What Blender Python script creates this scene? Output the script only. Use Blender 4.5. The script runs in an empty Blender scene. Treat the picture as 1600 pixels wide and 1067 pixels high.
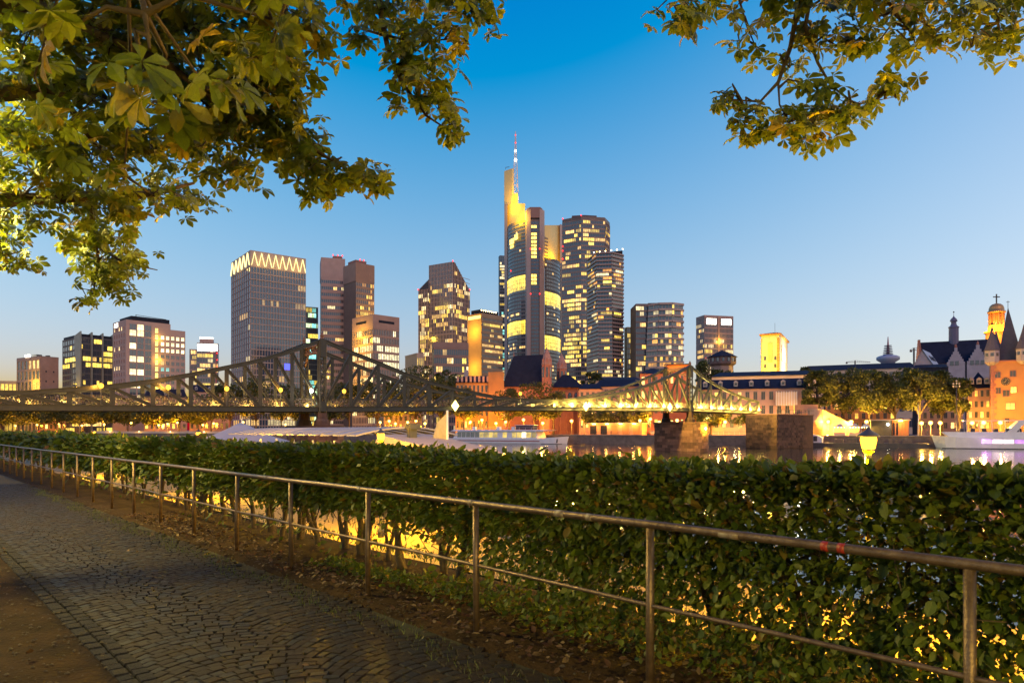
import bpy, math, random
import numpy as np
from mathutils import Vector, Matrix
R = math.radians
sc = bpy.context.scene
COL = sc.collection
# ------------------------------------------------------------------ camera
FP, HOR, EYE = 1600 * 24.0 / 36.0, 672.0, 1.6
cam = bpy.data.cameras.new('camera'); cam_o = bpy.data.objects.new('camera', cam); COL.objects.link(cam_o)
cam_o.location = (0, 0, EYE); cam_o.rotation_euler = (math.pi / 2, 0, 0)
cam.lens = 24.0; cam.sensor_width = 36.0; cam.shift_y = (HOR - 533.5) / 1600.0
cam.clip_start = 0.05; cam.clip_end = 12000
cam.dof.use_dof = True; cam.dof.focus_distance = 30.0; cam.dof.aperture_fstop = 7.0
sc.camera = cam_o
# ------------------------------------------------------------------ sky, dusk glow, exposure
W_ = bpy.data.worlds.new('World'); sc.world = W_; W_.use_nodes = True
nt = W_.node_tree; bg = nt.nodes['Background']
sky = nt.nodes.new('ShaderNodeTexSky'); sky.sky_type = 'NISHITA'; sky.sun_disc = False
sky.sun_elevation = R(1.5); sky.sun_rotation = R(90); sky.ozone_density = 4.0
SKY = 0.12
mul = nt.nodes.new('ShaderNodeVectorMath'); mul.operation = 'MULTIPLY_ADD'
sep = nt.nodes.new('ShaderNodeSeparateXYZ'); cmb = nt.nodes.new('ShaderNodeCombineXYZ'); nt.links.new(sky.outputs[0], sep.inputs[0])
for i_ in range(3):                                   # camera-like tone of the dusk sky, the same all round
    pw_ = nt.nodes.new('ShaderNodeMath'); pw_.operation = 'POWER'; pw_.inputs[1].default_value = -0.3
    nt.links.new(sep.outputs[i_], pw_.inputs[0]); nt.links.new(pw_.outputs[0], cmb.inputs[i_])
nt.links.new(cmb.outputs[0], mul.inputs[0])
mul.inputs[1].default_value = tuple(v / SKY for v in (-0.77, -1.13, -1.145))
mul.inputs[2].default_value = tuple(v / SKY for v in (1.75, 2.05, 2.015))
mx = nt.nodes.new('ShaderNodeVectorMath'); mx.operation = 'MAXIMUM'; mx.inputs[1].default_value = (0.004, 0.02, 0.1)
nt.links.new(mul.outputs[0], mx.inputs[0]); nt.links.new(mx.outputs[0], bg.inputs[0])
bg.inputs[1].default_value = SKY
sun = bpy.data.lights.new('dusk_sun', 'SUN'); sun_o = bpy.data.objects.new('dusk_sun', sun); COL.objects.link(sun_o)
sun.energy = 1.15; sun.angle = R(30); sun.color = (1.0, 0.54, 0.34)
sun_o.rotation_euler = Vector((-0.25, 1.0, -0.6)).to_track_quat('-Z', 'Y').to_euler()
sc.view_settings.view_transform = 'Standard'; sc.view_settings.look = 'None'
sc.view_settings.exposure = 0.0; sc.view_settings.gamma = 1.0
sc.cycles.use_denoising = True
sc.cycles.max_bounces = 5; sc.cycles.diffuse_bounces = 2; sc.cycles.glossy_bounces = 2
sc.cycles.transmission_bounces = 3; sc.cycles.transparent_max_bounces = 4
sc.cycles.caustics_reflective = False; sc.cycles.caustics_refractive = False
sc.cycles.sample_clamp_indirect = 4.0

# ------------------------------------------------------------------ helpers
def P(px, py, Y): return Vector(((px - 800) / FP * Y, Y, EYE + (HOR - py) / FP * Y))
def XY(px, Y): return ((px - 800) / FP * Y, Y)
def ZZ(py, Y): return EYE + (HOR - py) / FP * Y
ET, EN = Vector((-0.679, 0.734, 0)), Vector((0.734, 0.679, 0))     # along and across the near bank
def NB(t, n, z=0.0): return ET * t + EN * n + Vector((0, 0, z))

def tag(o, label=None, cat=None, group=None, kind=None):
    if label: o['label'] = label
    if cat: o['category'] = cat
    if group: o['group'] = group
    if kind: o['kind'] = kind
    return o
def thing(name, label, cat, loc=(0, 0, 0), rz=0.0, group=None):
    o = bpy.data.objects.new(name, None); COL.objects.link(o)
    o.location = loc; o.rotation_euler = (0, 0, rz); o.empty_display_size = 0.1
    return tag(o, label, cat, group)
def put(name, me, parent=None, loc=(0, 0, 0), rot=(0, 0, 0), scale=(1, 1, 1)):
    o = bpy.data.objects.new(name, me); COL.objects.link(o)
    o.parent = parent; o.location = loc; o.rotation_euler = rot; o.scale = scale
    return o
def copy_tree(o, parent=None):
    c = o.copy(); COL.objects.link(c); c.parent = parent
    for ch in list(o.children): copy_tree(ch, c)
    return c

class MB:
    def __init__(s): s.v = []; s.f = []; s.m = []; s.lit = []; s.tint = []; s.has = False
    def face(s, pts, m=0, lit=0.0, tint=(1, 1, 1)):
        i = len(s.v); s.v.extend([tuple(p) for p in pts]); s.f.append(tuple(range(i, i + len(pts))))
        s.m.append(m); s.lit.append(lit); s.tint.append(tint)
        if lit: s.has = True
    def hexa(s, b, m=0):            # eight corners: bottom four ccw, top four ccw
        i = len(s.v); s.v.extend([tuple(p) for p in b])
        for q in ((3, 2, 1, 0), (4, 5, 6, 7), (0, 1, 5, 4), (1, 2, 6, 5), (2, 3, 7, 6), (3, 0, 4, 7)):
            s.f.append(tuple(i + k for k in q)); s.m.append(m); s.lit.append(0.0); s.tint.append((1, 1, 1))
        return s
    def box(s, x0, x1, y0, y1, z0, z1, m=0):
        return s.hexa([(x0, y0, z0), (x1, y0, z0), (x1, y1, z0), (x0, y1, z0), (x0, y0, z1), (x1, y0, z1), (x1, y1, z1), (x0, y1, z1)], m)
    def bar(s, a, b, w, h, m=0, up=(0, 0, 1)):      # rectangular bar from a to b
        a, b = Vector(a), Vector(b); d = (b - a).normalized(); u = Vector(up)
        sd = d.cross(u)
        if sd.length < 1e-4: sd = d.cross(Vector((1, 0, 0)))
        sd.normalize(); u = sd.cross(d); sd *= w / 2; u = u * (h / 2)
        return s.hexa([a - sd - u, a + sd - u, b + sd - u, b - sd - u, a - sd + u, a + sd + u, b + sd + u, b - sd + u], m)
    def tube(s, pts, rad, n=8, m=0, cap=True):
        pts = [Vector(p) for p in pts]; i0 = len(s.v)
        if not hasattr(rad, '__len__'): rad = [rad] * len(pts)
        ref = None
        for k, p in enumerate(pts):
            d = (pts[min(k + 1, len(pts) - 1)] - pts[max(k - 1, 0)]).normalized()
            if ref is None: ref = d.orthogonal().normalized()
            ref = (ref - d * ref.dot(d)); ref = ref.normalized() if ref.length > 1e-5 else d.orthogonal().normalized()
            bt = d.cross(ref)
            for j in range(n):
                a = 2 * math.pi * j / n
                s.v.append(tuple(p + (ref * math.cos(a) + bt * math.sin(a)) * rad[k]))
        for k in range(len(pts) - 1):
            for j in range(n):
                a, b = i0 + k * n + j, i0 + k * n + (j + 1) % n
                s.f.append((a, b, b + n, a + n)); s.m.append(m); s.lit.append(0.0); s.tint.append((1, 1, 1))
        if cap:
            for q in (tuple(reversed(range(i0, i0 + n))), tuple(range(i0 + (len(pts) - 1) * n, i0 + len(pts) * n))):
                s.f.append(q); s.m.append(m); s.lit.append(0.0); s.tint.append((1, 1, 1))
        return s
    def lathe(s, prof, c=(0, 0, 0), n=12, m=0, rot=0.0):
        i0 = len(s.v)
        for (r, z) in prof:
            for j in range(n):
                a = rot + 2 * math.pi * j / n; s.v.append((c[0] + r * math.cos(a), c[1] + r * math.sin(a), c[2] + z))
        for k in range(len(prof) - 1):
            for j in range(n):
                a, b = i0 + k * n + j, i0 + k * n + (j + 1) % n
                s.f.append((a, b, b + n, a + n)); s.m.append(m); s.lit.append(0.0); s.tint.append((1, 1, 1))
        for q in (tuple(reversed(range(i0, i0 + n))), tuple(range(i0 + (len(prof) - 1) * n, i0 + len(prof) * n))):
            s.f.append(q); s.m.append(m); s.lit.append(0.0); s.tint.append((1, 1, 1))
        return s
    def prism(s, poly, z0, z1, m=0, top=True, scale_top=None, centre=None):
        n = len(poly); i0 = len(s.v)
        s.v.extend([(p[0], p[1], z0 if not hasattr(z0, '__len__') else z0[i]) for i, p in enumerate(poly)])
        t = poly if scale_top is None else [(centre[0] + (p[0] - centre[0]) * scale_top, centre[1] + (p[1] - centre[1]) * scale_top) for p in poly]
        s.v.extend([(p[0], p[1], z1 if not hasattr(z1, '__len__') else z1[i]) for i, p in enumerate(t)])
        fs = [(i0 + j, i0 + (j + 1) % n, i0 + n + (j + 1) % n, i0 + n + j) for j in range(n)]
        fs.append(tuple(range(i0 + n, i0 + 2 * n))); fs.append(tuple(reversed(range(i0, i0 + n))))
        for f in fs: s.f.append(f); s.m.append(m); s.lit.append(0.0); s.tint.append((1, 1, 1))
        return s
    def poly(s, pts, faces, m=0):
        i0 = len(s.v); s.v.extend([tuple(p) for p in pts])
        for f in faces: s.f.append(tuple(i0 + k for k in f)); s.m.append(m); s.lit.append(0.0); s.tint.append((1, 1, 1))
        return s
    def mesh(s, name, mats, smooth=False):
        me = bpy.data.meshes.new(name); me.from_pydata(s.v, [], s.f)
        for m in (mats if isinstance(mats, (list, tuple)) else [mats]): me.materials.append(m)
        me.polygons.foreach_set('material_index', s.m)
        if s.has:
            a = me.attributes.new('lit', 'FLOAT', 'FACE'); a.data.foreach_set('value', s.lit)
            a = me.attributes.new('tint', 'FLOAT_COLOR', 'FACE')
            a.data.foreach_set('color', [c for t in s.tint for c in (t[0], t[1], t[2], 1.0)])
        if smooth: me.polygons.foreach_set('use_smooth', [True] * len(me.polygons))
        me.update(); return me
    def build(s, name, mats, parent=None, smooth=False, kind=None, loc=(0, 0, 0), rot=(0, 0, 0)):
        return tag(put(name, s.mesh(name, mats, smooth), parent, loc, rot), kind=kind)

def mat(name, col, rough=0.7, metal=0.0, var=0.15, scale=3.0, bump=0.0, col2=None, spec=0.5, coat=0.0, bscale=None):
    m = bpy.data.materials.new(name); m.use_nodes = True
    n = m.node_tree.nodes; l = m.node_tree.links; b = n['Principled BSDF']
    b.inputs['Roughness'].default_value = rough; b.inputs['Metallic'].default_value = metal
    b.inputs['Specular IOR Level'].default_value = spec; b.inputs['Coat Weight'].default_value = coat
    tc = n.new('ShaderNodeTexCoord'); nz = n.new('ShaderNodeTexNoise')
    nz.inputs['Scale'].default_value = scale; nz.inputs['Detail'].default_value = 6.0; nz.inputs['Roughness'].default_value = 0.62
    l.new(tc.outputs['Object'], nz.inputs['Vector'])
    cr = n.new('ShaderNodeValToRGB'); cr.color_ramp.elements[0].position = 0.3; cr.color_ramp.elements[1].position = 0.7
    c2 = col2 or tuple(min(1, c * (1 + var)) for c in col)
    c1 = tuple(c * (1 - var) for c in col) if col2 is None else col
    cr.color_ramp.elements[0].color = (*c1, 1); cr.color_ramp.elements[1].color = (*c2, 1)
    l.new(nz.outputs['Fac'], cr.inputs['Fac']); l.new(cr.outputs['Color'], b.inputs['Base Color'])
    if bump:
        bp = n.new('ShaderNodeBump'); bp.inputs['Strength'].default_value = bump; bp.inputs['Distance'].default_value = 0.02
        nb = n.new('ShaderNodeTexNoise'); nb.inputs['Scale'].default_value = bscale or scale * 6; nb.inputs['Detail'].default_value = 5
        l.new(tc.outputs['Object'], nb.inputs['Vector'])
        l.new(nb.outputs['Fac'], bp.inputs['Height']); l.new(bp.outputs['Normal'], b.inputs['Normal'])
    return m
def stonevar(*a, **k):
    '''a stone whose tone differs from block to block'''
    m = mat(*a, **k); n = m.node_tree.nodes; l = m.node_tree.links; b = n['Principled BSDF']; src = b.inputs['Base Color'].links[0].from_socket
    oi = n.new('ShaderNodeObjectInfo'); mr = n.new('ShaderNodeMapRange'); mr.inputs[3].default_value = .5; mr.inputs[4].default_value = 1.6
    hs = n.new('ShaderNodeHueSaturation'); l.new(oi.outputs['Random'], mr.inputs[0]); l.new(mr.outputs[0], hs.inputs['Value']); l.new(src, hs.inputs['Color']); l.new(hs.outputs[0], b.inputs['Base Color'])
    return m
def glow(name, col, strength):
    m = bpy.data.materials.new(name); m.use_nodes = True; n = m.node_tree.nodes; n.clear()
    e = n.new('ShaderNodeEmission'); o = n.new('ShaderNodeOutputMaterial')
    e.inputs[0].default_value = (*col, 1); e.inputs[1].default_value = strength
    m.node_tree.links.new(e.outputs[0], o.inputs[0]); m.cycles.emission_sampling = 'NONE'
    return m
def pane_mat(name, dark, rough=0.12, k=1.0, metal=0.0):
    """glass whose faces carry how strongly the room behind is lit"""
    m = bpy.data.materials.new(name); m.use_nodes = True; n = m.node_tree.nodes; l = m.node_tree.links; b = n['Principled BSDF']
    b.inputs['Base Color'].default_value = (*dark, 1); b.inputs['Roughness'].default_value = rough; b.inputs['IOR'].default_value = 1.95; b.inputs['Metallic'].default_value = metal
    a = n.new('ShaderNodeAttribute'); a.attribute_name = 'lit'; t = n.new('ShaderNodeAttribute'); t.attribute_name = 'tint'
    tc = n.new('ShaderNodeTexCoord'); nz = n.new('ShaderNodeTexNoise'); nz.inputs['Scale'].default_value = 0.55; nz.inputs['Detail'].default_value = 3
    l.new(tc.outputs['Object'], nz.inputs['Vector'])
    mr = n.new('ShaderNodeMapRange'); mr.inputs[1].default_value = 0.3; mr.inputs[2].default_value = 0.7; mr.inputs[3].default_value = 0.45 * k; mr.inputs[4].default_value = 1.45 * k
    l.new(nz.outputs['Fac'], mr.inputs[0])
    ml = n.new('ShaderNodeMath'); ml.operation = 'MULTIPLY'; l.new(a.outputs['Fac'], ml.inputs[0]); l.new(mr.outputs[0], ml.inputs[1])
    l.new(t.outputs['Color'], b.inputs['Emission Color']); l.new(ml.outputs[0], b.inputs['Emission Strength'])
    m.cycles.emission_sampling = 'NONE'
    return m
def leaf_mat(name, cols, rough=0.45, trans=0.35):
    """cols: ramp of leaf colours; each leaf takes one by its own number"""
    m = bpy.data.materials.new(name); m.use_nodes = True; n = m.node_tree.nodes; l = m.node_tree.links; b = n['Principled BSDF']
    a = n.new('ShaderNodeAttribute'); a.attribute_name = 'var'; oi = n.new('ShaderNodeObjectInfo')
    ad = n.new('ShaderNodeMath'); ad.operation = 'ADD'; l.new(a.outputs['Fac'], ad.inputs[0]); l.new(oi.outputs['Random'], ad.inputs[1])
    fr = n.new('ShaderNodeMath'); fr.operation = 'FRACT'; l.new(ad.outputs[0], fr.inputs[0])
    cr = n.new('ShaderNodeValToRGB'); el = cr.color_ramp.elements
    el[0].position = 0; el[0].color = (*cols[0], 1); el[1].position = 1; el[1].color = (*cols[-1], 1)
    for i, c in enumerate(cols[1:-1]):
        e = el.new((i + 1) / (len(cols) - 1)); e.color = (*c, 1)
    l.new(fr.outputs[0], cr.inputs['Fac'])
    tc = n.new('ShaderNodeTexCoord'); nz = n.new('ShaderNodeTexNoise'); nz.inputs['Scale'].default_value = 22; nz.inputs['Detail'].default_value = 3
    l.new(tc.outputs['Object'], nz.inputs['Vector'])
    hs = n.new('ShaderNodeHueSaturation'); mr = n.new('ShaderNodeMapRange'); mr.inputs[3].default_value = 0.7; mr.inputs[4].default_value = 1.3
    l.new(nz.outputs['Fac'], mr.inputs[0]); l.new(mr.outputs[0], hs.inputs['Value']); l.new(cr.outputs['Color'], hs.inputs['Color'])
    l.new(hs.outputs[0], b.inputs['Base Color']); b.inputs['Roughness'].default_value = rough
    tr = n.new('ShaderNodeBsdfTranslucent'); l.new(hs.outputs[0], tr.inputs[0])
    mix = n.new('ShaderNodeMixShader'); mix.inputs[0].default_value = trans
    l.new(b.outputs[0], mix.inputs[1]); l.new(tr.outputs[0], mix.inputs[2])
    l.new(mix.outputs[0], n['Material Output'].inputs[0])
    return m
def lamp(name, loc, col, power, radius=0.12, parent=None, spot=None, aim=None, blend=0.5):
    L = bpy.data.lights.new(name, 'SPOT' if spot else 'POINT'); L.energy = power; L.color = col; L.shadow_soft_size = radius
    o = bpy.data.objects.new(name, L); COL.objects.link(o); o.parent = parent; o.location = loc
    if spot:
        L.spot_size = R(spot); L.spot_blend = blend
        o.rotation_euler = Vector(aim).to_track_quat('-Z', 'Y').to_euler()
    return o
def scatter(name, tv, tf, pos, rot, scl, var, material, parent=None, kind='stuff', smooth=False):
    """many copies of one small template joined in one mesh. pos (N,3) rot (N,3,3) scl (N,)"""
    tv = np.asarray(tv, float); N, k = len(pos), len(tv)
    V = (np.einsum('nij,kj->nki', rot, tv) * scl[:, None, None] + pos[:, None, :]).reshape(-1, 3)
    lens = np.array([len(f) for f in tf]); flat = np.concatenate([np.array(f) for f in tf])
    idx = (flat[None, :] + (np.arange(N) * k)[:, None]).ravel()
    me = bpy.data.meshes.new(name); me.vertices.add(len(V)); me.vertices.foreach_set('co', V.ravel().astype(np.float32))
    me.loops.add(len(idx)); me.loops.foreach_set('vertex_index', idx.astype(np.int32))
    nf = len(tf) * N; me.polygons.add(nf)
    ll = np.tile(lens, N); st = np.concatenate([[0], np.cumsum(ll)[:-1]])
    me.polygons.foreach_set('loop_start', st.astype(np.int32)); me.polygons.foreach_set('loop_total', ll.astype(np.int32))
    me.update(calc_edges=True); me.materials.append(material)
    a = me.attributes.new('var', 'FLOAT', 'FACE'); a.data.foreach_set('value', np.repeat(var, len(tf)).astype(np.float32))
    return tag(put(name, me, parent), kind=kind)
def frames(d, up_noise, rng, up0=(0, 0, 1.0)):
    """rotation matrices whose x axis is d (N,3) and whose z axis is near up + noise"""
    d = d / np.linalg.norm(d, axis=1, keepdims=True)
    up = np.array(up0) + rng.normal(0, up_noise, d.shape)
    y = np.cross(up, d); y /= np.linalg.norm(y, axis=1, keepdims=True) + 1e-9
    z = np.cross(d, y)
    return np.stack([d, y, z], axis=2)
SMALL_LEAF_V = [(0, 0, 0), (0.33, 0.27, 0.05), (0.7, 0.24, 0.03), (1, 0, -0.08), (0.7, -0.24, 0.03), (0.33, -0.27, 0.05), (0.35, 0, -0.02), (0.7, 0, -0.04)]
SMALL_LEAF_F = [(0, 6, 1), (0, 5, 6), (6, 7, 2, 1), (6, 5, 4, 7), (7, 3, 2), (7, 4, 3)]
def leaf_mesh(name, tv, tf, material):
    me = bpy.data.meshes.new(name); me.from_pydata(tv, [], tf); me.materials.append(material)
    a = me.attributes.new('var', 'FLOAT', 'FACE'); a.data.foreach_set('value', [0.0] * len(tf)); me.update(); return me

# ------------------------------------------------------------------ materials
M = {}
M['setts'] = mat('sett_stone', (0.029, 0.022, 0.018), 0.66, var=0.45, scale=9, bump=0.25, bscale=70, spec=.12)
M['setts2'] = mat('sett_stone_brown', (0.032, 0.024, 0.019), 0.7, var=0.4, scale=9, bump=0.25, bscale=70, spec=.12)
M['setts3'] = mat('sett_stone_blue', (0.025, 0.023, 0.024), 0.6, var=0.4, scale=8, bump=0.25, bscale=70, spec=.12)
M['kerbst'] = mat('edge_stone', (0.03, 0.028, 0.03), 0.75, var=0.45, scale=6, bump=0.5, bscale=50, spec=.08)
M['soil'] = mat('soil', (0.018, 0.011, 0.006), 0.95, var=0.5, scale=2.2, bump=0.9, spec=.1, col2=(0.06, 0.034, 0.016), bscale=30)
M['joint'] = mat('joint_soil', (0.02, 0.017, 0.012), 0.95, scale=5, col2=(0.035, 0.035, 0.018))
M['quay'] = mat('quay_paving', (0.24, 0.175, 0.06), 0.85, var=0.18, scale=0.8, bump=0.2)  # yellow of the sodium lamps partly put into the paving colour
M['stone'] = mat('quay_stone', (0.16, 0.12, 0.1), 0.85, var=0.35, scale=0.7, bump=0.6, bscale=3)
M['grass'] = mat('bank_grass', (0.05, 0.075, 0.02), 0.9, col2=(0.1, 0.11, 0.03), scale=3, bump=0.8)
M['steel'] = mat('rail_steel', (0.11, 0.07, 0.045), 0.4, 0.55, scale=14, col2=(0.24, 0.16, 0.1), bump=0.25, bscale=90)
M['paint_worn'] = mat('rail_paint', (0.34, 0.3, 0.25), 0.55, 0.2, scale=30, col2=(0.16, 0.09, 0.05))
M['red_band'] = mat('red_tape', (0.3, 0.03, 0.02), 0.5, scale=40)
M['bark'] = mat('bark', (0.05, 0.035, 0.022), 0.95, scale=8, col2=(0.1, 0.075, 0.05), bump=0.8, bscale=30)
M['iron'] = mat('bridge_iron', (0.038, 0.036, 0.025), 0.55, 0.15, scale=1.5, col2=(0.065, 0.06, 0.04), bump=0.15)
M['ironred'] = mat('portal_iron', (0.22, 0.1, 0.05), 0.6, scale=1.5)
M['sandstone'] = stonevar('pier_sandstone', (0.15, 0.068, 0.042), 0.85, scale=0.8, col2=(0.23, 0.12, 0.07), bump=0.5, bscale=4)
M['brickdark'] = stonevar('abutment_brick', (0.05, 0.028, 0.02), 0.9, scale=1.2, col2=(0.095, 0.05, 0.032), bump=0.4, bscale=5)
M['white'] = mat('white_paint', (0.74, 0.72, 0.72), 0.35, var=0.08, scale=0.6)
M['canvas'] = mat('canvas', (0.5, 0.45, 0.41), 0.8, var=0.1, scale=0.5)
M['darkhull'] = mat('dark_hull', (0.05, 0.05, 0.06), 0.45, scale=0.6, col2=(0.09, 0.08, 0.08))
M['redline'] = mat('red_line', (0.3, 0.03, 0.04), 0.4)
M['slate'] = mat('slate_roof', (0.012, 0.013, 0.02), 0.75, scale=0.6, col2=(0.022, 0.024, 0.036), bump=0.3, bscale=3, spec=0.25)
M['pole'] = mat('lamp_pole', (0.1, 0.1, 0.095), 0.5, 0.4, scale=4)
M['rubber'] = mat('rubber', (0.02, 0.02, 0.02), 0.8)
M['shirt'] = mat('dark_cloth', (0.06, 0.06, 0.08), 0.9); M['shirt2'] = mat('pale_cloth', (0.5, 0.48, 0.45), 0.9)
M['skin'] = mat('skin', (0.5, 0.3, 0.2), 0.6)
M['fglass'] = pane_mat('tower_glass', (0.05, 0.065, 0.085), 0.1, 1.7)
M['sodium'] = glow('sodium_bulb', (1.0, 0.45, 0.035), 4.5)
M['warm'] = glow('warm_bulb', (1.0, 0.72, 0.32), 16.0)
M['whiteglow'] = glow('white_bulb', (1.0, 0.93, 0.75), 9.0)
M['redglow'] = glow('red_beacon', (1.0, 0.03, 0.03), 5.0)
M['blueglow'] = glow('blue_screen', (0.1, 0.12, 1.0), 2.2)
M['led'] = glow('led_line', (1.0, 0.82, 0.32), 2.4)
SOD, WARM, YEL, WHT = (1.0, 0.47, 0.06), (1.0, 0.68, 0.34), (1.0, 0.6, 0.04), (1.0, 0.9, 0.72)
T_WARM, T_YEL, T_WHT, T_TEAL, T_ORG = (1, .58, .15), (1, .66, .09), (1, .78, .36), (.25, .8, .7), (1, .42, .05)

#==SECTION:GROUND==
# ------------------------------------------------------------------ ground, banks, river
rng = np.random.default_rng(7); rnd = random.Random(11)
QZ, WZ = -2.2, -2.8
def strip(name, prof, t0, t1, nt_, material, kind='structure', parent=None, jitter=0.0):
    b = MB(); ts = [t0 + (t1 - t0) * i / nt_ for i in range(nt_ + 1)]; k = len(prof)
    for t in ts:
        for (n, z) in prof: b.v.append(tuple(NB(t, n, z + (rnd.uniform(-jitter, jitter) if jitter else 0))))
    fs = [(i * k + j, i * k + j + 1, (i + 1) * k + j + 1, (i + 1) * k + j) for i in range(nt_) for j in range(k - 1)]
    b.f = fs; b.m = [0] * len(fs); b.lit = [0.0] * len(fs); b.tint = [(1, 1, 1)] * len(fs)
    return b.build(name, material, parent, True, kind)
strip('ground', [(-300, 0), (-40, 0), (-8, 0), (-3, 0.0), (-1, 0.01), (0.4, 0.0), (1.12, -0.01), (1.16, -0.06), (3.22, -0.06), (3.28, -0.01), (3.6, 0.02), (4.2, 0.03), (4.8, 0.0), (5.2, -0.12)], -120, 400, 260, M['soil'], jitter=0.006)
strip('joint_bed', [(1.14, -0.022), (3.25, -0.022)], -20, 60, 40, M['joint'])
strip('grass_slope', [(5.15, -0.1), (5.7, -0.35), (6.6, -1.3), (7.4, QZ + 0.02)], -120, 400, 260, M['grass'], jitter=0.03)
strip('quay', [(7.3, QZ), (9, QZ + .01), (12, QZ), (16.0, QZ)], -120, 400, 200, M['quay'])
strip('quay_wall', [(15.98, QZ - 0.01), (16.3, QZ - 0.02), (16.3, -4)], -120, 400, 60, M['stone'])
# river
m = bpy.data.materials.new('river_water'); m.use_nodes = True; n_ = m.node_tree.nodes; l_ = m.node_tree.links; b_ = n_['Principled BSDF']
b_.inputs['Base Color'].default_value = (0.012, 0.016, 0.02, 1); b_.inputs['Roughness'].default_value = 0.09; b_.inputs['IOR'].default_value = 1.33
tc = n_.new('ShaderNodeTexCoord'); mp = n_.new('ShaderNodeMapping'); mp.inputs['Scale'].default_value = (0.55, 0.22, 1); mp.inputs['Rotation'].default_value = (0, 0, R(8))
nz = n_.new('ShaderNodeTexNoise'); nz.inputs['Scale'].default_value = 1.0; nz.inputs['Detail'].default_value = 3
bp = n_.new('ShaderNodeBump'); bp.inputs['Strength'].default_value = 0.22; bp.inputs['Distance'].default_value = 0.25
l_.new(tc.outputs['Object'], mp.inputs[0]); l_.new(mp.outputs[0], nz.inputs['Vector']); l_.new(nz.outputs['Fac'], bp.inputs['Height']); l_.new(bp.outputs[0], b_.inputs['Normal'])
M['water'] = m
MB().poly([(-3000, -1500, WZ), (1500, -1500, WZ), (1500, 1500, WZ), (-3000, 1500, WZ)], [(0, 1, 2, 3)]).build('river', M['water'], None, kind='structure')
# far bank: quay edge polyline
FB = [(-2200, 1450), (-1200, 890), (-300, 400), (-9, 238), (62, 197), (118, 168), (300, 70), (900, -260), (2500, -1100)]
b = MB(); b.poly([(x, y, 0) for x, y in FB] + [(5000, -1100, 0), (6000, 7000, 0), (-6000, 7000, 0), (-5000, 1450, 0)], [tuple(range(len(FB) + 4))])
M['farpave'] = mat('far_quay_paving', (0.24, 0.19, 0.15), 0.85, var=0.25, scale=0.12)
b.build('far_bank', M['farpave'], None, kind='structure')
b = MB()
for (x0, y0), (x1, y1) in zip(FB[:-1], FB[1:]):
    b.face([(x0, y0, -4), (x1, y1, -4), (x1, y1, 0.0), (x0, y0, 0.0)])
b.build('far_quay_wall', M['stone'], None, kind='structure')
def fbank(px, back=0.0):
    """point on the far quay edge seen in pixel column px, pushed back across the quay"""
    k = (px - 800) / FP
    for (x0, y0), (x1, y1) in zip(FB[:-1], FB[1:]):
        den = (x1 - x0) - k * (y1 - y0)
        s_ = (k * y0 - x0) / den if den else -1
        if 0 <= s_ <= 1:
            y = y0 + s_ * (y1 - y0) + back
            return Vector((k * y, y, 0))
    return Vector((k * 200, 200, 0))
FBD = Vector((0.862, -0.507, 0))
FBA = math.atan2(FBD.y, FBD.x)
# coping of the far quay wall
b = MB()
for (x0, y0), (x1, y1) in zip(FB[1:-2], FB[2:-1]):
    b.bar((x0, y0 + .2, 0.08), (x1, y1 + .2, 0.08), 0.7, 0.18)
b.build('quay_coping', mat('coping', (0.34, 0.29, 0.24), 0.8, scale=0.4), None, kind='structure')

# ------------------------------------------------------------------ path of stone setts
path = tag(thing('path', None, None), kind='structure')
def sett_mesh(name, mi, seed):
    r = random.Random(seed); b = MB(); j = lambda a: a + r.uniform(-.05, .05)
    lo = [(j(-.46), j(-.46), -0.6), (j(.46), j(-.46), -0.6), (j(.46), j(.46), -0.6), (j(-.46), j(.46), -0.6)]
    md = [(p[0], p[1], -0.12) for p in lo]; hi = [(p[0] * .9, p[1] * .9, r.uniform(-.02, .02)) for p in lo]
    b.poly(lo + md + hi + [(0, 0, 0.02)], [(0, 1, 5, 4), (1, 2, 6, 5), (2, 3, 7, 6), (3, 0, 4, 7), (4, 5, 9, 8), (5, 6, 10, 9), (6, 7, 11, 10), (7, 4, 8, 11), (8, 9, 12), (9, 10, 12), (10, 11, 12), (11, 8, 12)])
    return b
SETT_T = [sett_mesh('s', 0, s) for s in range(9)]
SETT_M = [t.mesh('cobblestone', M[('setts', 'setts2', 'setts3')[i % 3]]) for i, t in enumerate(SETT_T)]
setts = []
pitch, wseg = 0.088, 0.98
row = 0
for row in range(-20, 330):
    a0 = row * pitch - 4.0
    n = 1.30 + rnd.uniform(0, .03)
    while n < 3.28:
        w = pitch * rnd.uniform(0.95, 1.35); nc = n + w / 2
        ph = ((nc - 1.25) % wseg) / wseg; seg = int((nc - 1.25) // wseg)
        bow = 0.2 * (1 - (2 * ph - 1) ** 2); slope = -0.2 * 4 * (2 * ph - 1) / wseg
        t = a0 + bow + rnd.uniform(-.008, .008)
        p = NB(t, nc, -0.004 + rnd.uniform(-.003, .003))
        if nc < 3.22 - 0.16 * max(0, math.sin(t * 1.7) + math.sin(t * 4.1 + 1)) * .5 and p.y > 1.5:
            setts.append((p, math.atan(slope), w * 1.02 / math.cos(math.atan(slope)), pitch * rnd.uniform(.98, 1.04) * math.cos(math.atan(slope))))
        n += w
base_ang = math.atan2(EN.y, EN.x)
def vis(p): return p.y > 0.6 and abs(p.x / p.y) < 0.85
seen = sorted([s for s in setts if vis(s[0])], key=lambda s: s[0].length + (0 if FP * (EYE / s[0].y) < 395 else 100))
for i, (p, a, w, h) in enumerate(seen[:300]):
    put('cobblestone', SETT_M[rnd.randrange(9)], path, p, (rnd.uniform(-.03, .03), rnd.uniform(-.03, .03), base_ang + a), (w, h, 0.06))
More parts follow.
